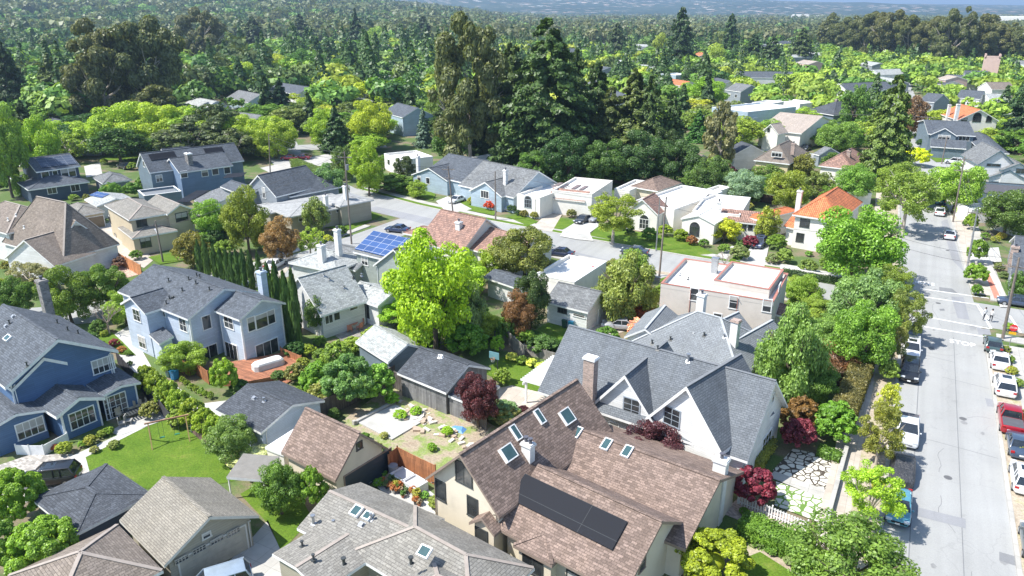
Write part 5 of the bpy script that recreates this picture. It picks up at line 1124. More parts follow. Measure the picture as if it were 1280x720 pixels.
for h_, bb, f, ts in ((H11, 0, 'r', (.03, .97)), (H11, 2, 'r', (.04,)), (H12, 0, 'f', (.5, .98)), (H12, 1, 'r', (.97,)), (H2, 2, 'f', (.02,)), (H2, 0, 'r', (.03,)), (H1, 0, 'f', (.02, .98)), (H10, 0, 'r', (.05,)), (H28, 1, 'r', (.95,)), (H14, 1, 'f', (.04,)), (H4, 0, 'f', (.3, .75)), (H36, 2, 'f', (.95,)), (H6, 0, 'r', (.97,))): h_.pipes(bb, f, ts)
# farther houses among the trees: A, B, C corners, eave, roof, walls, label
far = [((940, 250), 0)] and [
 ((228, 131), (256, 137), (270, 130), 4, R_LGREY, W_WHITE, 'pale roofed white bungalow beyond the light green row of street trees'), ((283, 122), (310, 128), (322, 120), 4, R_GREY, W_LBLUE, 'pale blue gabled house left of the dark spruce'), ((335, 112), (372, 118), (392, 108), 5, R_BLUE, W_WHITE, 'white house with dormers left of the dark spruce'),
 ((52, 152), (66, 156), (74, 150), 3.4, R_DARK, W_WHITE, 'small white fronted house at left under the dark trees'), ((112, 158), (140, 164), (150, 156), 4, R_GREY, W_GREY, 'grey house half hidden behind the light green row'), ((275, 152), (310, 157), (332, 148), 3.4, R_GREY, W_GREY, 'long grey roof behind the light green row'),
 ((478, 140), (503, 147), (512, 134), 6, R_BLUE, W_LBLUE, 'tall pale blue house beside the lime tree'), ((480, 192), (500, 200), (520, 188), 4, TAR, W_STW, 'white flat roofed house with red tile edge beside the first bungalow'), ((1088, 100), (1110, 104), (1118, 97), 4, R_LGREY, W_GREY, 'plain pale roofed house among the lime street trees'),
 ((300, 165), (318, 172), (332, 160), 4, R_GREY, W_WHITE, 'white gable end behind the lime trees at the bend'), ((36, 84), (52, 88), (62, 82), 5, R_LGREY, W_GREY, 'grey house high on the left among dark trees'), ((90, 108), (108, 113), (118, 106), 4, R_PINK, W_STW, 'pale house under the big eucalyptus'),
 ((218, 103), (240, 108), (250, 99), 4, R_BLUE, W_GREY, 'blue grey roof right of the big eucalyptus'), ((180, 96), (196, 98), (204, 92), 4, R_GREY, W_WHITE, 'small grey roofed house behind the big eucalyptus'), ((395, 57), (412, 60), (420, 55), 5, R_LGREY, W_STW, 'white house in the clearing left of the tall spire conifer'), ((415, 68), (432, 71), (440, 66), 4, R_PINK, W_STW, 'cream house left of the tall spire conifer'),
 ((730, 105), (750, 108), (760, 99), 5, R_GREY, W_WHITE, 'grey roofed white house right of the giant redwood'), ((738, 86), (752, 88), (758, 82), 5, R_BLUE, W_GREY, 'blue roof right of the giant redwood, farther back'), ((752, 122), (765, 128), (772, 116), 5, R_BLUE, W_WHITE, 'white house corner between the redwood and the brown conifer'), ((825, 103), (850, 107), (858, 100), 4.5, R_ORANGE, W_STW, 'house with orange tile roof behind the brown conifer'), ((826, 92), (845, 94), (850, 89), 4.5, TAR, W_LBLUE, 'pale flat roof behind the orange tile roof'),
 ((880, 101), (900, 106), (902, 94), 5, R_BLUE, W_STW, 'house with blue roof and white gable above the lime trees'), ((866, 67), (874, 70), (876, 65), 6, R_ORANGE, W_PINK, 'small pink walled house far among conifers'), ((906, 112), (926, 115), (944, 108), 5, R_GREY, W_GREY, 'grey roof beside the white terraces'), ((940, 128), (962, 130), (968, 122), 6, TAR, W_STW, 'cream flat roofed house behind the blue terraces'),
 ((965, 126), (1000, 130), (1006, 120), 5, TAR, W_STW, 'white flat roofed house behind the cream roof'), ((1170, 98), (1182, 100), (1186, 95), 6, R_PINK, W_PINK, 'pink gabled hall near the church'), ((1180, 98), (1203, 99), (1206, 90), 5, R_BLUE, W_STW, 'white hall with grey roof near the church'), ((1165, 104), (1178, 106), (1182, 101), 4, R_DARK, W_STW, 'dark roofed white house below the pink hall'),
 ((1195, 122), (1225, 124), (1230, 112), 5, R_BLUE, W_WHITE, 'blue roofed house with white gables below the church'), ((1240, 128), (1262, 128), (1265, 118), 4, R_LGREY, W_WHITE, 'pale grey roof right of the blue roofed house'), ((1105, 128), (1122, 130), (1126, 118), 5, R_GREY, W_GREY, 'grey gable between lime trees and the brown tree'), ((1148, 126), (1168, 128), (1172, 118), 5, R_BLUE, W_GREY, 'blue grey roof behind the brown tree'),
 ((1240, 112), (1270, 112), (1275, 104), 5, R_BRN2, W_STW, 'brown roofed house at the far right below the church'), ((995, 78), (1012, 80), (1016, 73), 5, R_PINK, W_PINK, 'pink roofed house in front of the conifers at upper right'), ((660, 40), (672, 41), (676, 38), 8, R_LGREY, W_WHITE, 'small white house far off above the redwood'), ((1095, 58), (1112, 60), (1118, 53), 8, TAR, W_STW, 'white block building left of the eucalyptus grove'), ((1060, 52), (1078, 53), (1082, 48), 8, R_ORANGE, W_PINK, 'pinkish block building left of the eucalyptus grove'),
 ((905, 188), (918, 193), (932, 182), 4, R_DARK, W_WHITE, 'small dark gabled cottage behind the purple tree'), ((862, 198), (870, 200), (875, 195), 3, R_BRN2, W_STW, 'tiny roof under the dark trees'), ((1016, 192), (1024, 194), (1026, 186), 3, R_GREY, W_GREY, 'grey shed between yellow and rust roofed houses'), ((1046, 240), (1090, 242), (1092, 235), 2.8, TAR, W_STW, 'flat white carport behind the orange roof'), ((1215, 262), (1246, 262), (1250, 254), 2.6, TAR, W_STW, 'white garden canopy beside the red brick pillar')]
for A, Bp, C, ze, rf, wl, lab in far:
    h = House('distant_house' if A[1] < 175 else 'small_house', lab, 'house', wl, rf, [Blk(A, Bp, ze, C=C, maxL=11, kind='flat' if rf is TAR else 'gable', pitch=.5 if A[1] > 110 else .3, ov=.2)], group=None)
    mx = (A[0] + Bp[0]) / 2; my = (A[1] + Bp[1]) / 2
    if ze > 3.2 and A[1] > 80:
        d = pix(P(mx, my + 4))[2]; k = ze * .45 * FPX / d
        for t in (.3, .7): h.win(0, 'f', A[0] + (Bp[0] - A[0]) * t, A[1] + (Bp[1] - A[1]) * t + k, 1.4, 1.3, 1, 1)
# church
p = P(1235, 98); e = empty('church', p, 'pink church with square battlemented tower and dark roof on the skyline at right', 'church'); m = MB(); m.box(p + Vector((0, 0, 6)), 8, 7, 12); m.build('tower', W_PINK, e)
m = MB()
for sx in (-1, 1):
    for sy in (-1, 1): m.box(p + Vector((sx * 3.6, sy * 3.1, 12.6)), .8, .8, 2.6)
m.box(p + Vector((0, -3.3, 12.4)), 7, .4, .9); m.build('pinnacle', W_PINK, e)
q = P(1222, 99); m = MB(); h = Blk((1205, 100), (1235, 101), 5, L=14, pitch=.6, ov=.3); h.walls(m); m.build('nave', W_STW, e); m = MB(); h.roof(m); m.build('roof', [R_BLUE, WHITE, R_BLUE], e)

# pale roofs scattered through the wooded suburb
random.seed(21); DPROTO = [h_ for h_ in list(bpy.data.objects) if h_.name.startswith('distant_house')][:10]; DH = [(o.location.x, o.location.y) for o in bpy.data.objects if o.parent is None and o.get('category') in ('house', 'church')]; nd = 0
for _ in range(4000):
    if nd >= 85: break
    r = 250 * (1300 / 250) ** random.random(); a = YAW + radians(random.uniform(-37, 37)); x, y = -r * sin(a), r * cos(a)
    if any((x - q[0]) ** 2 + (y - q[1]) ** 2 < (30 + r * .02) ** 2 for q in DH): continue
    DH.append((x, y)); nd += 1; c = copy_tree(random.choice(DPROTO)); c.name = 'distant_house'; c.location = (x, y, 0); c.rotation_euler.z = random.choice([0, .3, 1.57, 1.2, .7]); c['group'] = 'pale houses among the far trees'; c['label'] = 'small house'

# ================================================================== TREES one can tell apart
T('broad', 1062, 765, 642, 145, (.085, .15, .04), 'broad mid green street tree at the bottom right over the pavement')
T('airy', 1082, 662, 578, 76, (.15, .26, .03), 'young light green tree between the flagstone court and the teal car', cb=.3)
T('shrub', 893, 738, 655, 95, (.15, .21, .025), 'big yellow green citrus bush against the brown house chimney', name='citrus_bush')
T('airy', 1094, 582, 506, 58, (.13, .15, .045), 'thin olive yellow street tree beside the white pickup', cb=.2); T('airy', 1105, 536, 478, 34, (.24, .27, .05), 'slim yellow green sapling in the planting strip near the black utility vehicle', cb=.1)
T('shrub', 1045, 556, 500, 58, (.085, .17, .03), 'dense round green bush behind the retaining wall'); T('shrub', 944, 634, 580, 56, MAGENTA, 'round magenta maple beside the picket fence', name='maple_bush', cat='shrub'); T('shrub', 998, 564, 520, 42, (.1, .02, .045), 'small purple maple above the flagstone court', name='maple_bush', cat='shrub')
T('shrub', 1000, 545, 494, 50, PHOT, 'red tipped bush right of the dark house gable end'); T('broad', 815, 590, 528, 74, PURPLE, 'dark purple plum tree between the brown roof and the twin gables', name='plum_tree'); T('broad', 597, 530, 466, 54, (.06, .02, .03), 'dark purple plum tree over the weathered fence', name='plum_tree')
T('willow', 995, 498, 384, 92, (.1, .17, .06), 'large drooping grey green tree beside the dark house gable end'); T('broad', 1083, 462, 376, 78, (.11, .2, .035), 'bright green leafy tree left of the parked black utility vehicle'); T('willow', 1088, 415, 338, 95, (.09, .16, .075), 'wispy blue green tree at the corner of the crossing')
T('airy', 1133, 425, 358, 56, OLIVE, 'olive coloured tree leaning over the road at the corner'); T('airy', 1118, 452, 402, 34, (.14, .16, .07), 'small greyish olive tree behind the parked dark car'); T('palm', 1108, 462, 436, 26, (.12, .2, .04), 'small spiky palm beside the pavement', name='small_palm'); T('shrub', 1112, 478, 448, 26, (.13, .19, .05), 'round green strip bush beside the black utility vehicle')
T('broad', 543, 438, 294, 116, (.155, .25, .02), 'big lime green tree in front of the solar panel house'); T('willow', 583, 425, 345, 54, GREYG, 'grey green weeping tree right of the big lime tree'); T('shrub', 585, 450, 402, 56, (.08, .17, .03), 'round clipped green bush behind the charcoal garage'); T('broad', 613, 350, 308, 36, (.16, .24, .04), 'small yellow green tree beside the clay tiled roof')
T('oak', 655, 352, 284, 80, (.11, .13, .045), 'tall olive tree with round crown left of the white flat roof'); T('oak', 664, 408, 340, 48, (.04, .065, .025), 'dark round tree below the tall olive tree'); T('broad', 648, 418, 365, 44, RUST, 'rust coloured tree beside the white garage'); T('willow', 785, 396, 318, 82, (.13, .165, .05), 'olive drooping tree beside the red edged building')
T('airy', 766, 305, 236, 68, (.13, .18, .035), 'yellow green street tree on the verge before the tiled front house', cb=.3); T('shrub', 721, 360, 333, 44, (.13, .25, .04), 'light green bush in front of the white flat roof'); T('shrub', 742, 358, 332, 20, (.25, .02, .06), 'crimson bush beside the white flat roof')
T('oak', 2, 240, 136, 52, (.1, .17, .035), 'big green tree with leaning trunk at the far left edge'); T('broad', 45, 222, 150, 60, LIME2, 'light green tree behind the navy house'); T('oak', 82, 400, 335, 62, (.085, .14, .03), 'dark layered pine like tree left of a near twin above the blue roof'); T('oak', 130, 385, 331, 62, (.08, .14, .03), 'dark layered pine like tree right of its twin, near the redwood fence')
T('broad', 18, 395, 345, 50, (.06, .12, .03), 'green tree at the left edge above the blue roof'); T('airy', 40, 362, 322, 52, (.2, .17, .11), 'brownish bare looking tree before the small white gable', cb=.1); bare(137, 418, 372, 44, 'leafless pinkish tree beside the pale blue house'); bare(905, 335, 318, 30, 'leafless pale sapling behind the red edged roof', (.4, .34, .28))
T('broad', 306, 312, 236, 56, (.11, .15, .03), 'olive yellow round tree in front of the low craftsman house'); T('broad', 262, 296, 250, 46, (.12, .22, .035), 'lime green tree between the beige house and the olive tree'); T('broad', 238, 332, 290, 42, (.16, .12, .04), 'small orange flowering tree by the timber pole'); T('broad', 350, 325, 273, 46, (.15, .1, .06), 'reddish brown tree left of the timber pole at the corner')
T('airy', 389, 322, 282, 38, (.16, .23, .05), 'light green tree right of the reddish brown tree', cb=.2); T('broad', 393, 290, 250, 36, (.1, .15, .05), 'round olive tree against the low craftsman house'); T('broad', 459, 240, 178, 44, (.15, .23, .03), 'tall yellow green tree at the bend before the red flat roofed house'); T('willow', 408, 250, 206, 58, (.09, .17, .08), 'blue green tree on the corner lawn')
T('broad', 430, 222, 182, 36, (.06, .1, .03), 'dark green tree left of the tall yellow green tree'); T('shrub', 487, 240, 216, 56, (.07, .13, .03), 'dark mound of bushes beside the first square lawn'); T('oak', 505, 222, 196, 26, (.045, .07, .03), 'small dark round tree by the white annex')
T('euc', 586, 198, 38, 96, (.075, .09, .04), 'giant brownish eucalyptus with pale limbs in the centre'); T('redwood', 682, 226, 26, 140, (.04, .075, .026), 'giant dark redwood in the centre, tallest of the photo'); T('redwood', 640, 205, 55, 80, (.045, .08, .028), 'dark redwood squeezed between the eucalyptus and the giant redwood'); T('fir', 788, 220, 88, 120, (.07, .1, .035), 'wide brown green conifer right of the giant redwood')
T('redwood', 848, 92, 10, 42, (.028, .06, .022), 'tall dark conifer standing alone above the orange roof'); T('redwood', 910, 80, 18, 30, (.03, .06, .025), 'narrow dark conifer right of the lone tall conifer'); T('fir', 447, 72, 12, 40, (.025, .055, .022), 'dark spire conifer in the clearing left of centre'); T('fir', 354, 156, 98, 44, (.018, .045, .022), 'dark spruce in front of the pale houses at left'); T('fir', 530, 186, 134, 28, (.1, .16, .16), 'pale blue spruce at the foot of the giant eucalyptus')
T('euc', 125, 150, 38, 88, (.07, .085, .045), 'left giant eucalyptus with pale forked trunk at upper left'); T('euc', 178, 146, 24, 96, (.06, .078, .04), 'right giant eucalyptus, fuller and darker, at upper left'); T('euc', 252, 84, 18, 62, (.08, .085, .052), 'brownish round eucalyptus near the top left'); T('fir', 22, 158, 50, 62, (.025, .05, .022), 'dark conifer at the left edge below the hills'); T('fir', 74, 148, 68, 66, (.06, .1, .035), 'lighter green open conifer left of the giant eucalyptus')
T('broad', 1072, 350, 256, 106, (.115, .22, .035), 'huge bright green street tree in front of the orange roof'); T('airy', 1128, 292, 206, 78, (.12, .18, .05), 'open branched tree leaning over the road', cb=.25); T('broad', 1198, 262, 203, 66, (.13, .22, .04), 'green street tree over the far parked cars'); T('broad', 1262, 292, 238, 66, (.06, .1, .03), 'dark green tree behind the garden canopy')
T('shrub', 1214, 268, 248, 24, (.36, .33, .05), 'pale yellow bush beside the far pavement'); T('shrub', 1215, 288, 266, 18, (.11, .19, .03), 'small green bush below the pale yellow bush'); T('redwood', 1101, 240, 96, 74, (.085, .13, .035), 'tall yellow green redwood beside the road'); T('broad', 1143, 168, 120, 30, (.13, .085, .06), 'brown leaved tree left of the far crossing'); T('redwood', 1274, 192, 98, 60, (.018, .045, .022), 'very dark conifer at the right edge beside the white villa')
T('shrub', 1145, 208, 184, 36, (.36, .36, .03), 'bright yellow flowering bush before the far crossing'); T('shrub', 1222, 330, 298, 26, (.085, .16, .03), 'round trimmed street tree on the right pavement', cat='tree', name='round_street_tree'); T('shrub', 1220, 356, 328, 28, (.1, .18, .03), 'round green street tree nearer the crossing on the right pavement', cat='tree', name='round_street_tree'); T('shrub', 1222, 370, 354, 14, (.09, .17, .03), 'small round bush below the street trees at the right corner')
T('broad', 1274, 372, 340, 26, (.06, .13, .03), 'green tree at the right edge behind the crossing pole'); T('fir', 872, 180, 138, 36, (.04, .11, .025), 'green upswept conifer below the flat blue house'); T('euc', 902, 208, 132, 40, (.13, .125, .09), 'grey brown feathery tree beside the dark gabled cottage'); T('shrub', 906, 226, 204, 32, PURPLE, 'dark purple bush beneath the grey brown tree', name='plum_bush')
T('broad', 932, 252, 212, 48, BLUEG, 'soft blue green tree behind the terracotta house'); T('broad', 986, 262, 214, 54, (.12, .17, .03), 'yellow green tree left of the orange tile roof'); T('broad', 1004, 226, 193, 36, (.11, .11, .03), 'brown olive tree right of the yellow house'); T('broad', 890, 242, 196, 52, (.055, .1, .03), 'dark green tree behind the pale flat roofs'); T('broad', 926, 205, 184, 28, (.2, .27, .03), 'small lime tree right of the dark gabled cottage')
T('broad', 945, 248, 228, 26, (.07, .15, .03), 'deep green round tree between the soft blue green and yellow green trees'); T('broad', 1020, 246, 214, 40, (.1, .14, .05), 'thin grey green tree before the rust brown house'); T('broad', 872, 238, 210, 40, (.07, .12, .035), 'green tree at the corner of the pale flat roofs')
for x, yb, yt, w, c in ((710, 226, 168, 58, DGREEN), (755, 228, 176, 60, (.05, .1, .03)), (800, 226, 168, 64, (.035, .07, .025)), (845, 228, 176, 60, (.04, .08, .028)), (668, 222, 190, 44, (.06, .12, .03)), (780, 222, 200, 40, (.09, .17, .04)), (600, 200, 160, 46, (.025, .05, .02)), (630, 212, 176, 40, (.03, .06, .022)), (735, 218, 186, 40, (.04, .08, .03)), (830, 212, 160, 44, (.03, .06, .022)), (560, 196, 150, 40, (.05, .1, .03))):
    T('oak', x, yb, yt, w, c, 'dark broad tree in the shady belt behind the bungalows and mission houses', group='dark trees belt behind the white houses')
for x, yb, yt, w in ((155, 186, 130, 76), (182, 186, 130, 74), (212, 187, 133, 74), (242, 187, 133, 70), (270, 188, 140, 64), (300, 190, 146, 58), (62, 192, 150, 66), (92, 192, 154, 62), (125, 190, 146, 62), (342, 194, 148, 52), (322, 192, 154, 48), (30, 200, 150, 60)):
    T('broad', x, yb, yt, w, (.165, .25, .04), 'light green street tree in the long row behind the townhouses', group='row of light green street trees')
for x, yb, yt, w, c, lab in ((300, 120, 80, 58, (.17, .23, .035), 'big soft lime tree right of the brownish eucalyptus'), (436, 136, 106, 34, (.17, .22, .03), 'lime tree, left of two above the yellow tree'), (456, 134, 104, 36, (.22, .3, .03), 'bright lime tree, right of two above the yellow tree'), (462, 182, 128, 60, (.2, .26, .03), 'yellow lime tree beside the tall pale blue house'), (404, 182, 138, 44, (.14, .24, .03), 'fresh green tree left of the yellow lime tree'), (344, 188, 146, 50, (.14, .22, .03), 'green tree at the near end of the street row'), (420, 112, 76, 50, (.05, .12, .02), 'deep green round tree, upper centre left'), (384, 100, 64, 56, (.045, .1, .022), 'deep green broad tree left of the round one'), (505, 98, 66, 50, (.035, .085, .022), 'dark green broad tree right of the spire conifer'), (500, 128, 100, 40, (.04, .085, .025), 'dark green round tree above the tall pale blue house'), (345, 92, 68, 50, (.2, .23, .04), 'pale yellow green tree, upper left centre'), (470, 60, 36, 24, (.14, .22, .05), 'pale green tree just right of the spire conifer'), (880, 138, 98, 52, (.13, .23, .03), 'bright green tree above the flat blue house'), (868, 108, 84, 32, (.03, .06, .02), 'dark round tree right of the orange tile roof house'), (905, 66, 40, 40, (.1, .13, .06), 'grey green dome tree, upper right of centre'), (895, 84, 56, 24, (.16, .22, .05), 'pale lime tree below the grey green dome tree'), (1135, 106, 92, 28, (.03, .07, .02), 'small dark dome tree among lime trees at upper right'), (825, 72, 44, 20, (.17, .22, .04), 'lime tree touching the lone tall conifer'), (1068, 158, 106, 36, (.07, .13, .035), 'green tree left of the tall yellow green redwood'), (1030, 175, 150, 30, (.2, .2, .03), 'yellow tree right of the cream roof'), (1048, 190, 150, 50, (.1, .18, .05), 'airy green tree behind the rust brown house'), (985, 175, 160, 40, (.06, .12, .03), 'dark green bank of foliage below the cream roof'), (780, 130, 96, 60, (.13, .2, .05), 'pale green tree behind the wide brown green conifer'), (555, 160, 118, 50, (.08, .14, .03), 'green tree left of the giant eucalyptus')):
    T('broad', x, yb, yt, w, c, lab)
for x, yb, yt, w, c, lab in ((808, 218, 96, 56, (.05, .085, .03), 'dark redwood at the right end of the central grove'), (836, 214, 118, 50, (.045, .08, .03), 'shorter dark redwood right of the central grove end'), (742, 212, 78, 70, (.045, .08, .028), 'dark redwood just right of the giant one'), (716, 205, 62, 64, (.05, .085, .03), 'dark redwood touching the right side of the giant one'), (760, 216, 110, 64, (.06, .09, .03), 'brownish redwood left of the wide brown green conifer'), (612, 206, 92, 56, (.035, .065, .026), 'dark redwood right behind the giant eucalyptus'), (560, 190, 112, 50, (.04, .075, .028), 'dark conifer left of the giant eucalyptus'), (770, 80, 30, 34, (.035, .06, .026), 'dark conifer between the giant redwood and the lone conifer'), (940, 86, 44, 36, (.035, .065, .026), 'dark conifer left of the grove, nearer'), (962, 90, 46, 34, (.04, .07, .03), 'dark conifer left of the grove, right of a twin'), (1000, 80, 36, 36, (.045, .075, .03), 'dark conifer beside the pink roofed house'), (320, 70, 22, 40, (.035, .06, .03), 'tall dark conifer at upper left of the clearing'), (378, 62, 18, 34, (.04, .065, .03), 'dark conifer just left of the clearing'), (530, 62, 20, 34, (.035, .06, .028), 'dark conifer right of the clearing')):
    T('redwood', x, yb, yt, w, c, lab)
for x, yb, yt, w, c, lab in ((1125, 250, 205, 50, (.13, .2, .04), 'green tree behind the leaning road tree'), (1160, 255, 215, 40, (.13, .22, .04), 'green tree overhanging the left kerb far up the street'), (1112, 372, 330, 50, (.12, .18, .04), 'yellow green tree over the left pavement at the crossing'), (1075, 388, 345, 60, (.1, .17, .05), 'leafy tree behind the corner at the crossing'), (1022, 400, 372, 56, (.14, .2, .045), 'leafy tree right of the small tile roof'), (1000, 372, 345, 46, (.13, .2, .04), 'lime bush like tree behind the red edged building'), (1045, 430, 392, 62, (.1, .17, .05), 'soft green tree between the drooping tree and the hedges'), (960, 300, 262, 30, (.16, .21, .04), 'narrow yellow green tree right of the terracotta wing'), (906, 300, 272, 40, (.24, .28, .03), 'lemon yellow green tree before the terracotta house'), (1070, 250, 205, 50, (.1, .18, .04), 'green tree left of the tall yellow green redwood base'), (960, 226, 204, 40, (.08, .13, .04), 'green shrubby tree before the yellow house'), (1042, 212, 192, 30, (.06, .11, .03), 'dark green tree behind the rust brown roof'), (395, 415, 372, 30, (.05, .09, .03), 'dark tree between cypresses and back deck'), (520, 390, 345, 50, (.15, .25, .03), 'lime green tree left flank beside the big one'), (500, 405, 375, 50, (.16, .27, .03), 'low lime green tree behind the pale grey garage'), (575, 375, 320, 60, (.17, .28, .03), 'lime green tree at right flank of the big one')):
    T('broad', x, yb, yt, w, c, lab)
# eucalyptus grove on the right skyline
for i, (x, yb, yt, w) in enumerate(((1060, 66, 22, 44), (1085, 70, 16, 48), (1112, 72, 14, 50), (1140, 74, 20, 44), (1165, 76, 22, 46), (1192, 78, 12, 50), (1222, 78, 18, 48), (1252, 78, 30, 50), (1280, 80, 32, 44), (1040, 62, 20, 36), (1176, 66, 24, 40), (1236, 66, 22, 40), (1128, 62, 22, 40))):
    T('euc', x, yb, yt, w, (.068, .08, .036), 'tall olive brown eucalyptus in the dense grove on the right skyline', group='eucalyptus grove on the right skyline')
# cypress row beside the pale blue house
for x, yb, yt in ((252, 344, 306), (261, 347, 306), (271, 350, 312), (279, 352, 316), (287, 355, 318), (293, 357, 320), (300, 359, 318), (308, 362, 318), (317, 366, 320), (328, 372, 322)):
    T('column', x, yb, yt - 5, 11, (.04, .08, .025), 'slim dark cypress in the row behind the pale blue roof', group='cypress row behind the pale blue house')
for x, yb, yt in ((341, 405, 336), (352, 415, 334), (363, 428, 346), (374, 438, 344)):
    T('column', x, yb, yt - 4, 15, (.04, .08, .025), 'taller dark cypress between the pale blue house and the pale grey roof', group='taller cypresses beside the pale blue house')
for x, y in ((182, 483), (195, 490), (209, 500), (223, 512), (240, 524), (256, 536), (270, 545)):
    T('shrub', x, y + 12, y - 28, 32, (.13, .19, .03), 'yellow green lemon bush in the row along the narrow garden', name='lemon_bush', group='row of lemon bushes')
for x, y in ((228, 476), (234, 480), (239, 484), (245, 487), (251, 490), (257, 493), (263, 495)): T('shrub', x, y + 4, y - 6, 8.5, (.13, .2, .04), 'small clipped ball bush beside the redwood deck fence', name='ball_bush', group='clipped balls beside the deck')
S_ = lambda x, yb, yt, w, c, lab, **k: T('shrub', x, yb, yt, w, c, lab, **k)
S_(280, 494, 446, 34, (.14, .22, .03), 'upright green bush at the corner of the redwood deck'); S_(18, 660, 580, 70, (.13, .22, .03), 'large green bush at the left edge beside the paved court'); S_(52, 728, 640, 84, (.1, .19, .03), 'large green bush left of the hipped garage'); S_(5, 730, 650, 70, (.08, .15, .03), 'large dark green bush in the bottom left corner')
T('broad', 348, 640, 578, 58, (.07, .13, .03), 'dark green fruit tree beside the brown garage'); S_(390, 640, 582, 42, (.085, .17, .03), 'upright green bush touching the brown garage'); T('broad', 290, 575, 520, 62, (.09, .16, .05), 'loose green tree over the rustic lean to'); S_(318, 596, 556, 62, (.32, .36, .3), 'white flowering climber on the lean to roof', name='flowering_climber')
S_(435, 512, 440, 66, (.1, .18, .06), 'big soft green bush left of the pale grey garage'); S_(470, 505, 452, 48, (.1, .2, .04), 'green bush against the pale grey garage'); S_(395, 498, 450, 44, (.1, .2, .03), 'bright green bush right of the redwood deck'); S_(420, 470, 425, 40, (.13, .19, .04), 'yellow green bush behind the big soft one'); S_(628, 530, 498, 44, (.11, .19, .1), 'soft grey green bush beside the brown roof ridge'); S_(655, 520, 506, 20, PURPLE, 'small purple bush beside the pergola')
S_(622, 442, 418, 18, (.13, .25, .04), 'bright green bush by the silvery fence'); S_(632, 428, 395, 26, (.07, .14, .03), 'green bush beside the rust coloured tree'); S_(650, 412, 396, 20, (.12, .22, .04), 'light green bush by the fence and rust tree'); S_(600, 400, 378, 24, (.09, .18, .04), 'leafy bush below the grey green weeping tree')
for x, y, w in ((640, 448, 16), (652, 452, 15), (664, 455, 16), (676, 460, 15), (688, 465, 16), (700, 462, 15)): S_(x, y + 4, y - 8, w, random.choice([(.2, .26, .04), (.3, .32, .1), (.12, .2, .04)]), 'low mounded plant in the bed behind the sunken lawn', group='mounded plants behind the sunken lawn')
hedge('hedge', [(660, 425), (700, 440)], 1.3, 1.25, (.05, .11, .025), 'dense dark green clipped hedge along the sunken lawn'); hedge('hedge', [(1048, 540), (1078, 462)], 2.2, 2.0, (.14, .13, .05), 'tall green and rust clipped hedge beside the left pavement'); hedge('hedge', [(1020, 452), (1078, 468)], 3.5, 2.2, (.17, .09, .05), 'wide red tipped hedge bordering the corner garden'); hedge('hedge', [(1012, 486), (1045, 478)], 2.5, 1.8, (.12, .08, .05), 'dark red and green clipped mass behind the corner hedge')
hedge('hedge', [(775, 400), (815, 405)], 1.6, 2.0, (.24, .075, .03), 'orange red hedge below the red edged building'); hedge('hedge', [(925, 665), (1012, 700)], 2.2, 1.5, (.1, .19, .03), 'green clipped hedge along the brick path'); hedge('hedge', [(978, 344), (1055, 357)], .9, 1.0, (.05, .09, .03), 'low dark hedge before the orange tile roof garden'); hedge('hedge', [(962, 560), (945, 590)], .9, 1.2, (.22, .24, .06), 'narrow yellow green hedge against the gable wall')
hedge('hedge', [(368, 208), (412, 226)], 2.2, 2.0, (.11, .17, .04), 'trimmed hedge around the corner lawn at the bend'); hedge('hedge', [(1022, 568), (1050, 577)], 1.2, .8, (.09, .17, .03), 'short box hedge at the top of the flagstone court')
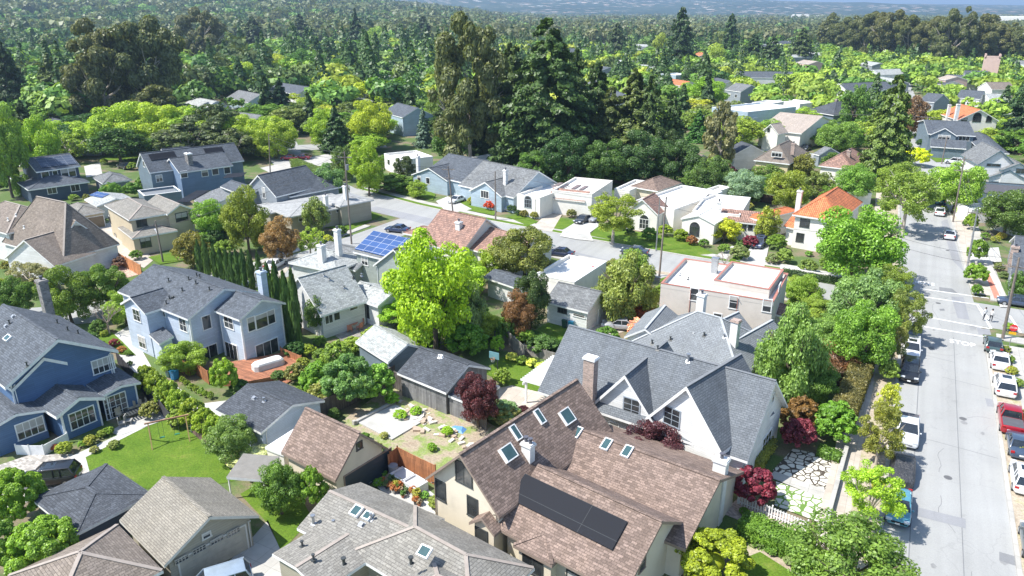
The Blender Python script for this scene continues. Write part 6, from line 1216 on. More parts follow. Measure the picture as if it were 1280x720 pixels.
for x, y, w, c in ((520, 233, 10, GREEN), (500, 238, 12, GREEN), (655, 268, 12, (.17, .13, .05)), (668, 270, 12, (.15, .16, .05)), (648, 267, 10, DGREEN), (714, 268, 14, (.1, .12, .05)), (812, 295, 22, GREEN), (785, 288, 18, DGREEN), (832, 290, 20, (.14, .2, .03)), (851, 296, 20, (.14, .21, .03)), (865, 302, 16, (.15, .08, .04)), (880, 305, 14, GREEN), (905, 312, 16, (.1, .16, .04)), (925, 318, 24, GREYG), (938, 304, 22, MAGENTA), (600, 252, 10, (.14, .2, .04)), (560, 240, 9, GREEN), (545, 233, 9, (.1, .1, .09)), (524, 231, 9, (.08, .06, .09)), (612, 258, 16, (.3, .05, .03)), (590, 252, 14, (.16, .2, .03)), (640, 262, 14, DGREEN), (965, 325, 18, GREYG), (972, 305, 26, (.1, .18, .035)), (958, 290, 22, (.13, .19, .035)), (980, 322, 24, (.11, .18, .05)), (1010, 335, 24, (.12, .18, .06)), (1035, 330, 22, (.1, .18, .04)), (170, 320, 16, GREEN), (186, 312, 12, (.09, .17, .04)), (195, 308, 14, (.07, .14, .03)), (100, 335, 14, (.2, .25, .03)), (86, 340, 12, (.2, .25, .03)), (125, 325, 22, GREYG), (150, 330, 20, (.1, .07, .07)), (105, 312, 20, GREEN), (140, 240, 22, (.18, .23, .03)), (165, 240, 26, GREEN), (180, 232, 24, GREEN), (150, 232, 20, (.2, .2, .04)), (135, 226, 14, (.13, .03, .06)), (125, 250, 18, GREEN), (265, 285, 20, (.1, .2, .03)), (255, 300, 22, (.1, .2, .03)), (280, 312, 26, (.12, .2, .04)), (410, 300, 14, (.2, .25, .04)), (425, 290, 18, GREEN), (405, 305, 12, DGREEN), (440, 272, 16, (.14, .2, .04)), (455, 268, 12, GREYG), (415, 310, 12, (.16, .22, .03)), (388, 330, 24, (.1, .2, .03)), (480, 200, 14, GREEN), (115, 425, 10, (.3, .05, .08)), (130, 418, 12, (.16, .22, .04)), (143, 430, 14, (.16, .04, .06)), (152, 438, 12, (.26, .14, .06)), (160, 442, 10, (.1, .18, .04)), (162, 455, 8, DGREEN), (176, 470, 8, DGREEN), (188, 478, 8, DGREEN), (112, 552, 18, (.16, .19, .04)), (126, 544, 13, (.13, .19, .04)), (135, 540, 14, (.11, .18, .03)), (80, 562, 22, (.2, .23, .04)), (68, 560, 12, (.25, .08, .05)), (103, 556, 12, (.1, .19, .03)), (142, 557, 15, (.14, .17, .07)), (118, 563, 12, (.14, .17, .07)), (480, 593, 9, (.1, .2, .04)), (474, 604, 16, (.08, .18, .03)), (546, 630, 24, (.13, .17, .05)), (530, 620, 14, (.1, .2, .05)), (1100, 610, 20, (.25, .27, .05)), (1095, 560, 24, (.2, .23, .05)), (1105, 520, 20, (.25, .27, .05)), (1112, 500, 14, (.2, .2, .08)), (1262, 450, 14, (.1, .16, .04)), (1265, 465, 16, (.16, .2, .05)), (1272, 480, 16, (.1, .16, .04)), (1258, 438, 12, (.12, .17, .05)), (1278, 565, 22, (.2, .23, .03)), (1280, 520, 18, (.15, .2, .04)), (1262, 410, 14, (.1, .18, .04)), (965, 690, 16, GREEN), (950, 680, 16, GREYG), (985, 702, 14, GREYG), (1000, 710, 14, GREEN), (870, 720, 16, (.14, .2, .03)), (930, 640, 14, GREEN), (520, 640, 10, GREEN), (1255, 345, 12, GREYG), (1249, 335, 14, GREYG), (1245, 300, 12, (.15, .18, .04)), (1232, 296, 12, GREEN), (1252, 296, 12, (.18, .15, .04)), (1208, 280, 10, DGREEN), (1180, 262, 10, (.2, .25, .04)), (700, 340, 16, GREEN), (730, 350, 20, (.16, .24, .04)), (760, 340, 16, GREEN), (455, 548, 16, GREEN), (470, 560, 18, (.12, .14, .06)), (500, 520, 18, (.14, .26, .03)), (520, 515, 16, (.14, .26, .03)), (560, 540, 16, (.16, .27, .03)), (490, 500, 20, (.13, .25, .03)), (540, 560, 14, (.12, .22, .03)), (480, 545, 12, (.2, .2, .1)), (350, 470, 14, DGREEN), (385, 440, 22, (.13, .19, .03)), (378, 455, 18, (.15, .2, .04)), (400, 428, 18, GREEN), (372, 470, 16, GREEN), (540, 425, 22, (.09, .18, .03)), (520, 430, 18, (.09, .18, .03)), (560, 418, 20, (.09, .17, .03)), (635, 372, 14, GREEN), (1152, 180, 14, DGREEN), (1165, 192, 12, GREEN), (1185, 193, 10, GREEN)):
    S_(x, y + w * .3, y - w * .5, w, c, 'garden shrub growing in a bed or at a wall, one of many', name='garden_shrub', group='low garden shrubs around the houses', lod='mid' if w > 9 else 'lo')

# shrubs and small trees in the gardens wherever nothing else stands
ALLB = [b_ for h_ in list(globals().values()) if isinstance(h_, House) for b_ in h_.b]
def inpoly(x, y, q):
    c = False
    for i in range(len(q)):
        (x0, y0), (x1, y1) = q[i], q[i - 1]
        if (y0 > y) != (y1 > y) and x < (x1 - x0) * (y - y0) / (y1 - y0) + x0: c = not c
    return c
def free(x, y, mg):
    for b_ in ALLB:
        d = Vector((x, y, 0)) - Vector((b_.O.x, b_.O.y, 0)); u, v = d.dot(b_.u), d.dot(b_.v)
        if -mg < u < b_.Lu + mg and -mg < v < b_.Lv + mg: return False
    return not any(inpoly(x, y, q) for q in SHEETS)
def near_line(x, y, pts, d):
    for (ax, ay), (bx, by) in zip(pts[:-1], pts[1:]):
        vx, vy = bx - ax, by - ay; t = max(0, min(1, ((x - ax) * vx + (y - ay) * vy) / (vx * vx + vy * vy)))
        if hypot(x - ax - t * vx, y - ay - t * vy) < d: return True
    return False
got = []; ncars = [(c.location.x, c.location.y) for c in bpy.data.objects if c.get('category') == 'car']
for _ in range(6000):
    if len(got) >= 165: break
    px, py = random.uniform(-10, 1290), random.uniform(188, 560)
    p = P(px, py); x, y = p.x, p.y
    if px > 1070 and py > 340: continue
    if 430 < px < 620 and py > 480: continue
    if near_line(x, y, RA, 9.6) or near_line(x, y, RB, 8.5) or near_line(x, y, RC, 6.5) or near_line(x, y, RD, 6) or near_line(x, y, RE, 5): continue
    w = random.uniform(1.3, 3.6); mg = w * .4 + .2
    if not free(x, y, mg): continue
    if any((x - a) ** 2 + (y - b) ** 2 < (w * .45 + c_ * .45) ** 2 for a, b, c_ in got): continue
    got.append((x, y, w)); d = pix((x, y, 1))[2]
    if w > 3.0 and random.random() < .5: tree_at('broad', Vector((x, y, 0)), random.uniform(3.2, 5), w * 1.4, random.choice([GREEN, DGREEN, (.14, .21, .04), (.09, .16, .04)]), 'small', 'tree', 'low garden shrubs around the houses', depth=d, cb=.08)
    else: tree_at('shrub', Vector((x, y, 0)), w * random.uniform(.6, .95), w, random.choice([GREEN, DGREEN, (.05, .1, .03), (.13, .19, .04), (.1, .17, .035), (.14, .15, .06)]), 'small', 'shrub', 'low garden shrubs around the houses', name='garden_shrub', depth=d)

# trees filling the neighbourhood beyond the first cross streets
foot = []
for o_ in [h for h in globals().values() if isinstance(h, House)] : pass
def near_line(x, y, pts, d):
    for (ax, ay), (bx, by) in zip(pts[:-1], pts[1:]):
        vx, vy = bx - ax, by - ay; t = max(0, min(1, ((x - ax) * vx + (y - ay) * vy) / (vx * vx + vy * vy)))
        if hypot(x - ax - t * vx, y - ay - t * vy) < d: return True
    return False
HC = []
for o_ in bpy.data.objects:
    if o_.parent is None and o_.get('category') in ('house', 'outbuilding', 'garage', 'church', 'apartment building', 'carport', 'shed'): HC.append((o_.location.x, o_.location.y))
HC = np.array(HC)
def clear(x, y):
    d = np.hypot(HC[:, 0] - x, HC[:, 1] - y)
    if d.min() < 9: return False
    # keep the open side of each far house towards the camera
    r = hypot(x, y); ux, uy = x / r, y / r
    al = HC[:, 0] * ux + HC[:, 1] * uy - r; ac = np.abs(HC[:, 0] * uy - HC[:, 1] * ux)
    if np.any((al > 0) & (al < 26 + max(0, r - 200) * .17) & (ac < 8.5)): return False
    if near_line(x, y, RA, 7.5) or near_line(x, y, RD, 6) or near_line(x, y, RE, 5) or near_line(x, y, RB, 7): return False
    return True
def species(px, py):
    u = random.random()
    if py < 62:
        if px > 1010: return ('euc', jitter(EUCC), 16, 15) if u < .7 else ('broad', jitter((.07, .12, .04)), 11, 12)
        return ('fir', jitter(CONIF), 18, 9) if u < .15 else (('euc', jitter((.075, .09, .05)), 17, 15) if u < .52 else ('broad', jitter(random.choice([DGREEN, GREEN, (.1, .17, .05)])), 12, 13))
    if px < 330: return ('fir', jitter(CONIF), 17, 9) if u < .14 else (('euc', jitter(EUCC), 15, 12) if u < .22 else ('broad', jitter(random.choice([DGREEN, GREEN, (.05, .1, .03), (.13, .2, .05)])), 10, 11))
    if px > 930: return ('broad', jitter(random.choice([(.14, .215, .04), (.13, .2, .045), (.16, .23, .045), GREEN])), 8.5, 11) if u < .86 else ('fir', jitter(CONIF), 14, 8)
    return ('fir', jitter(CONIF), 18, 9) if u < .15 else ('broad', jitter(random.choice([DGREEN, GREEN, (.14, .22, .04), (.1, .17, .05), (.18, .23, .04), (.08, .12, .05)])), 9.5, 11.5)
nfill = {'fir': 0, 'broad': 0, 'euc': 0}; placed = []
for _ in range(14000):
    r = math.sqrt(random.uniform(140 ** 2, 300 ** 2)); a = YAW + radians(random.uniform(-38, 38)); x, y = -r * sin(a), r * cos(a)
    px, py, dp = pix((x, y, 0))
    if px < -60 or px > 1340 or py > 205 or (py > 192 and 330 < px < 1180): continue
    if py > 172 and (470 < px < 900): continue
    if any((x - q[0]) ** 2 + (y - q[1]) ** 2 < q[2] for q in placed): continue
    if not clear(x, y): continue
    k, c, h, w = species(px, py); h *= random.uniform(.75, 1.25) * (.75 if py > 140 else 1); w *= random.uniform(.9, 1.45)
    if nfill[k] > (165 if k == 'broad' else 90): continue
    placed.append((x, y, (w * .78) ** 2)); nfill[k] += 1
    kk = {'broad': random.choice(['broad', 'oak', 'broad', 'airy'])}.get(k, k)
    lab = {'fir': 'dark conifer rising among the roofs of the middle distance', 'broad': 'leafy garden tree filling the gaps between middle distance roofs', 'euc': 'shaggy eucalyptus rising among the middle distance treetops'}[k]
    tree_at(kk, Vector((x, y, 0)), h, w, c, lab, 'tree', {'fir': 'conifers of the middle distance', 'broad': 'leafy trees of the middle distance', 'euc': 'eucalyptus trees of the middle distance'}[k], depth=dp, lod='lo' if w / dp * FPX < 40 else 'mid')
print('fill', nfill)
# the ground rises behind the town, most on the left
def rise(x, y):
    r = hypot(x, y); a = math.atan2(-x, y) - YAW; t = min(1, max(0, (a + radians(5)) / radians(26))); t = t * t * (3 - 2 * t); s = min(1, max(0, (r - 800) / 1900)); s = s * s * (3 - 2 * s)
    return 88 * t * s
# the far woods: one mass
def woods():
    Vs, Cs = [], []
    N1, N2 = 4200, 8500
    for i in range(N1 + N2):
        if i < N1: r = math.sqrt(random.uniform(296 ** 2, 800 ** 2)); nq = 420 if r < 430 else 190
        else: r = 800 * (4200 / 800) ** random.random(); nq = 100
        a = YAW + radians(random.uniform(-43, 43)); x, y = -r * sin(a), r * cos(a); px, py, dp = pix((x, y, 0))
        if r < 1300 and not clear(x, y): continue
        k, c, h, w = species(px, py); h *= random.uniform(.7, 1.3); w *= random.uniform(.95, 1.6)
        if px < 600: w *= 1.3; h *= 1.25; c = (c[0] * .95, c[1] * 1.0, c[2] * .95)
        if r > 800: w *= 1.4
        if r > 1500: w *= 1.5
        n = nq
        if k == 'fir':
            z = RNG.uniform(0, 1, n) ** 1.2; rad = (1 - z) * RNG.uniform(.6, 1.1, n) + .04; an = RNG.uniform(0, 6.28, n)
            p = np.stack([rad * np.cos(an) * w * .5, rad * np.sin(an) * w * .5, h * (.08 + .92 * z)], 1); nr = np.stack([np.cos(an), np.sin(an), np.full(n, .9)], 1) + RNG.normal(size=(n, 3)) * .4
        else:
            nc = 9; d = rdir(nc, -.4); cc = d * RNG.uniform(.4, .75, (len(d), 1)); pk = RNG.integers(0, len(d), n); dd = unit(RNG.normal(size=(n, 3)) + [0, 0, .3])
            p = (cc[pk] + dd * .38) * np.array([w * .5, w * .5, h * .42]) + np.array([0, 0, h * .56]); nr = dd + RNG.normal(size=(n, 3)) * .4 + [0, 0, .3]
        sz = w * (.055 if nq > 300 else (.07 if nq > 100 else .08)); p = p + np.array([x, y, rise(x, y)])
        Vs.append(quads(p, nr, RNG.uniform(.7, 1.4, n) * sz)); Cs.append(np.tile(np.array(c) * np.array([1.6, 1.55, 1.25]), (n * 4, 1)))
    V = np.concatenate(Vs); me = quadmesh('far_woods', V, FOLV, None, np.concatenate(Cs)); o = bpy.data.objects.new('far_woods', me); COL.objects.link(o)
    tag(o, 'continuous wooded suburb reaching from the middle distance to the hills', 'woods'); o['kind'] = 'stuff'
woods()

# distant hills with scattered suburbs
def hills():
    m, nt, n, l, bs = newmat('far_hill_slopes'); p = wpos(n)
    f = noise(n, l, .0022, 8, .65, p); r = ramp(n, [(.35, (.022, .042, .03)), (.52, (.035, .06, .038)), (.66, (.075, .09, .06)), (.75, (.05, .075, .045))]); l.new(f, r.inputs[0])
    v = n.new('ShaderNodeTexVoronoi'); v.inputs['Scale'].default_value = .012; v.inputs['Randomness'].default_value = 1; l.new(p, v.inputs['Vector'])
    r2 = ramp(n, [(0.0, (1, 1, 1)), (.26, (1, 1, 1)), (.3, (0, 0, 0))]); l.new(v.outputs['Distance'], r2.inputs[0])
    f3 = noise(n, l, .0011, 5, .6, p); r3 = ramp(n, [(.44, (0, 0, 0)), (.56, (1, 1, 1))]); l.new(f3, r3.inputs[0])
    hc = mixc(n, l, 1.0, r2.outputs[0], r3.outputs[0], 'MULTIPLY'); wn_ = ramp(n, [(0, (.75, .7, .62)), (.5, (.6, .36, .26)), (1, (.8, .8, .78))]); l.new(v.outputs['Color'], wn_.inputs[0])
    l.new(mixc(n, l, hc, r.outputs[0], wn_.outputs[0]), bs.inputs['Base Color']); bs.inputs['Roughness'].default_value = 1; bs.inputs['Specular IOR Level'].default_value = 0
    from mathutils import noise as mn
    nx, ny = 220, 60; vs = []; fs = []
    for j in range(ny + 1):
        r = 500 + (15000 - 500) * (j / ny) ** 1.7
        for i in range(nx + 1):
            t = i / nx; a = YAW + radians(48 - 96 * t); x, y = -r * sin(a), r * cos(a)
            # ridge high on the left, falling to the right
            px = 640 + FPX * math.tan(YAW - a) * -1 if False else pix((x, y, 0))[0]
            top = 45 + (1330 - max(min(px, 1500), 500)) * .22; s = min(1, max(0, (r - 3400) / 5200)); s = s * s * (3 - 2 * s)
            nz = mn.fractal(Vector((x * .0007, y * .0007, 3.1)), 1.0, 2.1, 5); z = s * top * (1 + .16 * nz) + s * nz * 26
            vs.append((x, y, max(z - 1.5, -1.5) + rise(x, y) * (1 - s)))
    for j in range(ny):
        for i in range(nx): k = j * (nx + 1) + i; fs.append((k, k + 1, k + nx + 2, k + nx + 1))
    me = bpy.data.meshes.new('hills'); me.from_pydata(vs, [], fs); me.materials.append(m); me.shade_smooth(); o = bpy.data.objects.new('hills', me); COL.objects.link(o); o['kind'] = 'structure'
hills()
for x, y, w, h, lab in ((1000, 26, 60, 20, 'long white building block on the far plain left of the grove'), (1025, 24, 40, 14, 'short white building block on the far plain'), (1262, 34, 60, 22, 'white office block at the far right beyond the grove'), (1245, 32, 30, 16, 'smaller white office block beyond the grove')):
    q = P(x, y); e = empty('far_building', q, lab, 'building'); mm = MB(); mm.box(q + Vector((0, 0, h / 2)), w, w * .4, h); mm.build('wall', W_STW, e); mm = MB(); mm.box(q + Vector((0, 0, h + 1)), w * .9, w * .35, 2); mm.build('roof', TAR, e)

# ================================================================== CARS
CW = (.75, .76, .77); CB = (.02, .022, .026); CG = (.2, .21, .22)
for kind, x, y, hd, col, lab in (('sedan', 1122, 640, 180, (.1, .3, .38), 'teal sedan parked facing down the street at lower right'), ('pickup', 1133, 545, 180, CW, 'white pickup parked left of the wide street'), ('suv', 1136, 470, 180, CB, 'black utility vehicle parked below the white one on the left'), ('suv', 1138, 443, 180, CW, 'white utility vehicle parked directly behind the black one'), ('sedan', 1136, 419, 180, (.05, .06, .07), 'dark car in tree shade behind the white utility vehicle'),
    ('hatch', 1240, 436, 0, (.06, .1, .1), 'dark green hatchback parked first on the right below the crossing'), ('sedan', 1248, 456, 0, CW, 'white sedan parked second on the right'), ('suv', 1254, 488, 0, CW, 'white crossover with dark roof, third on the right'), ('pickup', 1261, 530, 0, (.35, .01, .02), 'red pickup parked on the right'), ('sedan', 1272, 562, 0, (.06, .09, .14), 'dark blue grey sedan behind the red pickup'), ('suv', 1278, 605, 0, CW, 'white utility vehicle at the right edge under tree shadow'), ('sedan', 1292, 686, 0, (.13, .15, .16), 'dark grey sedan cut by the bottom right edge'),
    ('sedan', 1186, 297, 0, CW, 'white sedan parked alone on the far right kerb'), ('sedan', 1174, 268, 0, CW, 'white sedan right behind the dark utility vehicle far up the street'), ('suv', 1175, 254, 0, (.05, .16, .2), 'dark teal utility vehicle far up the street'), ('suv', 1193, 205, 80, CW, 'white utility vehicle across the far end of the street')):
    cpx(kind, x, y, hd, col, lab)
cpx('sedan', 793, 318, 95, (.05, .065, .09), 'dark blue sedan driving along the grey cross street'); cpx('sedan', 729, 278, 170, (.035, .045, .06), 'black sedan on the driveway of the mission house'); cpx('sedan', 745, 276, 170, (.3, .31, .32), 'silver car half hidden by the yellow green street tree'); cpx('suv', 949, 308, 175, (.08, .1, .18), 'dark blue utility vehicle on the driveway beside the terracotta house')
cpx('sedan', 497, 290, 100, (.03, .05, .11), 'dark navy car parked behind the solar roof house'); cpx('sedan', 345, 334, 15, CW, 'white car parked beside the cypress row'); cpx('suv', 64, 604, 130, CB, 'black car on the paved court behind the hipped garage'); cpx('van', 272, 742, 145, (.3, .37, .44), 'grey blue van at the bottom edge by the beige garage'); cpx('sedan', 775, 411, 105, (.4, .41, .43), 'silver car beside the pink blossom tree')
cpx('suv', 156, 211, 80, CB, 'black utility vehicle parked by the light green row'); cpx('sedan', 362, 200, 110, (.4, .03, .04), 'red car at the far bend, left one'); cpx('sedan', 378, 199, 110, (.3, .03, .04), 'red car at the far bend, right one'); cpx('sedan', 641, 262, 175, CW, 'white car left of the mission house'); cpx('sedan', 571, 253, 175, CW, 'white car on the driveway between the two bungalows')
cpx('sedan', 700, 320, 95, (.03, .04, .08), 'dark car on the street behind the white flat roof'); cpx('suv', 1007, 188, 170, CB, 'black utility vehicle right of the yellow house'); cpx('sedan', 1028, 182, 80, CW, 'white car behind the yellow house'); cpx('sedan', 1270, 382, 90, (.05, .07, .12), 'dark car on the side street at the right edge'); cpx('sedan', 340, 186, 110, (.06, .1, .2), 'dark blue car under the trees near the far bend')
cols = {c.name: col for c, col in PAINT}
for o_ in list(bpy.data.objects):
    if o_.parent is not None and o_.parent.name in cols and o_.name.startswith('body'): o_.color = rgb(cols[o_.parent.name])
for k_, c_ in CARS.items():
    if c_.location.z < -10: bpy.data.objects.remove(c_)
# covered car
q = P(1127, 593); mm = MB(); hh = []
for j in range(9):
    y = -2.35 + 4.7 * j / 8; zt = [.75, 1.1, 1.3, 1.62, 1.66, 1.6, 1.25, 1.05, .7][j]; w = [.82, .95, 1, 1, 1, 1, 1, .95, .8][j]
    hh.append([Vector((sx * w * k, y, z)) for sx, k, z in ((-1, 1.02, .06), (-1, 1.0, .5), (-1, .95, .95 if zt > 1 else zt * .85), (-1, .72, zt), (0, 0, zt + .05), (1, .72, zt), (1, .95, .95 if zt > 1 else zt * .85), (1, 1.0, .5), (1, 1.02, .06))])
for a_, b_ in zip(hh[:-1], hh[1:]):
    for k in range(8): mm.face([q + a_[k], q + a_[k + 1], q + b_[k + 1], q + b_[k]])
mm.face([q + p_ for p_ in hh[0]]); mm.face([q + p_ for p_ in hh[-1]][::-1])
m_, nt_, n_, l_, bs_ = newmat('car_cover'); bs_.inputs['Base Color'].default_value = (.035, .038, .045, 1); bs_.inputs['Roughness'].default_value = .35; f_ = noise(n_, l_, 2.2, 5, .7, wpos(n_)); bump(n_, l_, f_, bs_, 1.0, .25)
o_ = mm.build('covered_car', m_, None, origin=q, smooth=True); tag(o_, 'car under a crumpled black cover between the pickup and the teal sedan', 'car')

# ================================================================== POLES, WIRES, SIGNS
ang = 0
e1, t1, w1 = pole('utility_pole', 439.5, 305, 172, 'tall dark timber pole with grey transformer beside the low craftsman house', [(1.0, 1.2, 20)], tx=436, transf=True); e2, t2, w2 = pole('utility_pole', 567.5, 278, 208, 'leaning timber pole with crossarms before the first bungalow', [(.6, 1.2, 20), (2.2, 1.0, 20)], tx=560); e3, t3, w3 = pole('utility_pole', 619.5, 276, 214, 'straight timber pole before the second bungalow', [])
e4, t4, w4 = pole('lamp_post', 820, 314, 246, 'pale metal post standing on the verge before the tiled front house', [], mat=METAL, cat='post', tx=825, r=.12); e5, t5, w5 = pole('utility_pole', 824, 346, 246, 'timber pole rising behind the red edged roof', [], tx=833)
e6, t6, w6 = pole('utility_pole', 1191, 278, 196, 'timber pole by the far right kerb with crossarm near its top', [(.5, 1.3, 0), (2.6, 1.3, 0)], tx=1206); e7, t7, w7 = pole('utility_pole', 1209, 334, 262, 'thin pole beside the round street trees on the right', [(.6, 1.2, 0)], tx=1222, mat=METAL); e8, t8, w8 = pole('utility_pole', 1253, 424, 322, 'thick timber pole at the crossing beside the stop sign', [(1.2, 1.5, 0)], tx=1274, r=.19)
e9, t9, w9 = pole('utility_pole', 1086, 344, 284, 'dark timber pole rising through the huge green street tree', [(.6, 1.1, 20)], tx=1092); e10, t10, w10 = pole('utility_pole', 204, 328, 276, 'timber pole with street lamp before the beige stucco house', [(.8, 1.0, 40)], tx=194, lamp=(2.6, 1.8, 150)); e11, t11, w11 = pole('utility_pole', 338, 222, 168, 'timber pole behind the grey townhouse at the bend', [], tx=336)
e12, t12, w12 = pole('utility_pole', 1153, 182, 146, 'timber pole with crossarm beside the far junction', [(1.2, 1.8, 0), (.2, 1.8, 0)]); e13, t13, w13 = pole('utility_pole', 1177, 205, 170, 'thin pole beside the far white utility vehicle', [])
for a_, b_, l_ in ((t1, t2, 'from the transformer pole to the leaning pole'), (t2, t3, 'from the leaning pole to the straight pole'), (t3, t5, 'from the straight pole to the pole behind the red edged roof'), (t5, t9, 'from the red edged roof to the pole in the huge tree'), (t9, t8, 'from the huge green tree to the crossing pole'), (t1, t10, 'from the transformer pole to the pole with street lamp'), (t1, t11, 'from the transformer pole to the pole at the bend'), (t6, t12, 'along the street beyond the far right parked cars'), (t7, t6, 'between the two far right kerb poles'), (t8, t7, 'from the crossing pole up the right pavement')):
    for dz, dx, u_ in ((.2, 0, 'upper'), (1.4, .3, 'lower')): wire(a_ - Vector((dx, 0, dz)), b_ - Vector((dx, 0, dz)), .7, label='%s overhead wire %s' % (u_, l_))
wire(t8 - Vector((.8, 0, 1)), t8 + Vector((30, -3, -1.5)), .6, label='overhead wire leaving the crossing pole towards the right edge'); wire(t12, t12 + Vector((60, 8, 0)), .8, label='overhead wire from the far junction pole towards the right edge'); wire(t12, t12 + Vector((-110, 16, 0)), 1.5, .05, label='thick pale overhead wire crossing left from the far junction pole')
def sign_post(x, y, label):
    q = P(x, y); e = empty('stop_sign', q, label, 'road sign'); mm = MB(); mm.tube([q, q + Vector((0, 0, 2.9))], .04, 6); mm.build('post', METAL, e)
    c = q + Vector((0, -.06, 2.55)); mm = MB(); k = 8; R = .45
    for s_, rr, dy in ((0, R, 0.0), ):
        f = [c + Vector((R * cos(pi / 8 + i * pi / 4), 0, R * sin(pi / 8 + i * pi / 4))) for i in range(8)]; g = [p_ + Vector((0, -.03, 0)) for p_ in f]
        mm.face(g); mm.face(f[::-1])
        for i in range(8): mm.face([f[i], f[(i + 1) % 8], g[(i + 1) % 8], g[i]])
    pl = mm.build('sign_plate', plain('sign_red', (.6, .02, .03), .4), e); text_mesh('lettering', 'STOP', .3, PAINTW, c + Vector((0, -.035, 0)), (1, 0, 0), (0, 0, 1), .002, pl)
    mm = MB(); mm.box(c + Vector((0, -.01, -.68)), .75, .03, .32); mm.build('warning_plate', plain('sign_yellow', (.75, .4, .01), .4), e)
sign_post(1261, 434, 'red stop sign with yellow plate beside the crossing pole')
# two people at the corner
def person(x, y, rot, shirt, trousers, hair, label):
    q = P(x, y); q.z = .12; J = {}; vs = []; es = []; rs = []
    def a(p_, r, par=None):
        vs.append(p_); rs.append(r)
        if par is not None: es.append((par, len(vs) - 1))
        return len(vs) - 1
    pel = a((0, 0, .95), .15); ch = a((0, 0, 1.25), .15, pel); nk = a((0, 0, 1.46), .065, ch); hd = a((0, .01, 1.56), .085, nk); a((0, .01, 1.66), .1, hd)
    for s_ in (-1, 1):
        hp = a((s_ * .1, 0, .88), .1, pel); kn = a((s_ * .11, .05 * s_ + .02, .5), .065, hp); an = a((s_ * .11, .07 * s_, .09), .045, kn); a((s_ * .12, .07 * s_ + .13, .04), .04, an)
        sh = a((s_ * .19, 0, 1.4), .065, ch); el = a((s_ * .24, -.03 * s_, 1.13), .045, sh); wr = a((s_ * .24, .08, .9), .032, el); a((s_ * .23, .13, .82), .035, wr)
    me = bpy.data.meshes.new('person'); me.from_pydata(vs, es, []); o = bpy.data.objects.new('person', me); COL.objects.link(o)
    md = o.modifiers.new('s', 'SKIN'); sub_ = o.modifiers.new('u', 'SUBSURF'); sub_.levels = 1; sub_.render_levels = 2
    for i, r in enumerate(rs): me.skin_vertices[0].data[i].radius = (r, r)
    me.skin_vertices[0].data[0].use_root = True
    m, nt, n, l, bs = newmat('person_clothes'); tc = n.new('ShaderNodeTexCoord'); sp = n.new('ShaderNodeSeparateXYZ'); l.new(tc.outputs['Object'], sp.inputs[0])
    r = ramp(n, [(.0, (.05, .05, .05)), (.05, trousers), (.52, shirt), (.84, (.5, .32, .24))]); r.color_ramp.interpolation = 'CONSTANT'; mt = n.new('ShaderNodeMath'); mt.operation = 'DIVIDE'; l.new(sp.outputs[2], mt.inputs[0]); mt.inputs[1].default_value = 1.78; l.new(mt.outputs[0], r.inputs[0]); l.new(r.outputs[0], bs.inputs['Base Color'])
    me.materials.append(m); o.location = q; o.rotation_euler.z = rot; tag(o, label, 'person')
    mm = MB(); mm.ball((0, -.02, 1.7), .115, .12, .11, 10, 6); h = mm.build('hair', plain('dark_hair', hair, .7), None); h.location = (0, 0, 0); adopt(h, o)
person(1229, 401, .6, (.6, .6, .6), (.12, .12, .13), (.03, .025, .02), 'person in a white top and dark trousers standing at the crossing, left one'); person(1237.5, 403, -.5, (.62, .6, .58), (.05, .05, .06), (.1, .07, .04), 'person in pale top and black trousers standing at the crossing, right one')

# ================================================================== FENCES, WALLS AND GARDEN THINGS
RW = wood('redwood_boards', (.38, .16, .07), .16); RW2 = wood('orange_redwood', (.5, .22, .09), .18); OLDW = wood('weathered_boards', (.14, .125, .11), .15); GREYW = wood('grey_boards', (.3, .28, .25), .15); DECK = wood('deck_boards', (.36, .15, .08), .14, False)
fence('redwood_fence', [(113, 309), (160, 336), (178, 346)], 1.9, RW2, 'bright orange redwood fence beside the beige house driveway'); fence('redwood_fence', [(487, 594), (487, 570) if False else (489, 590), (498, 583), (545, 607)], 2.0, RW, 'reddish board fence between the brown garage and the cream house')
fence('weathered_fence', [(402, 524), (494, 478)], 2.0, OLDW, 'dark weathered board fence left of the dirt yard', cap=True); fence('weathered_fence', [(494, 486), (560, 515), (608, 538)], 2.0, OLDW, 'dark weathered board fence behind the charcoal garage', cap=True); fence('silvery_fence', [(605, 418), (632, 428), (655, 450)], 1.8, GREYW, 'silvery board fence beside the rust coloured tree'); fence('silvery_fence', [(655, 442), (712, 458)], 1.2, GREYW, 'low silvery fence below the dark clipped hedge')
fence('dark_fence', [(148, 455), (200, 515), (215, 535)], 1.6, plain('black_fence', (.04, .04, .045), .8), 'black fence between the blue house and the lemon bushes'); fence('wire_fence', [(240, 540), (262, 560)], 1.5, plain('rusty_mesh', (.16, .1, .08), .8), 'short rusty fence panel at the end of the lawn', postmat=WHITE)
fence('picket_fence', [(922, 630), (1008, 666)], 1.1, WHITE, 'white picket fence below the magenta maple', pickets=True, postmat=WHITE); fence('picket_fence', [(22, 568), (38, 569), (56, 569), (86, 553)], 1.0, WHITE, 'white vinyl fence around the bins beside the blue house', postmat=WHITE)
fence('low_white_wall', [(978, 340), (1057, 354)], .9, W_STW, 'low white garden wall along the cross street', cat='wall', every=9, pw=.2, t=.2); fence('retaining_wall', [(1057, 566), (1031, 662)], .65, CONC, 'pale retaining wall beside the flagstone court', cat='wall', t=.35, every=30, pw=.35); fence('iron_railing', [(1236, 285), (1280, 300)], 1.0, WHITE, 'white railing right of the garden canopy', pickets=True)
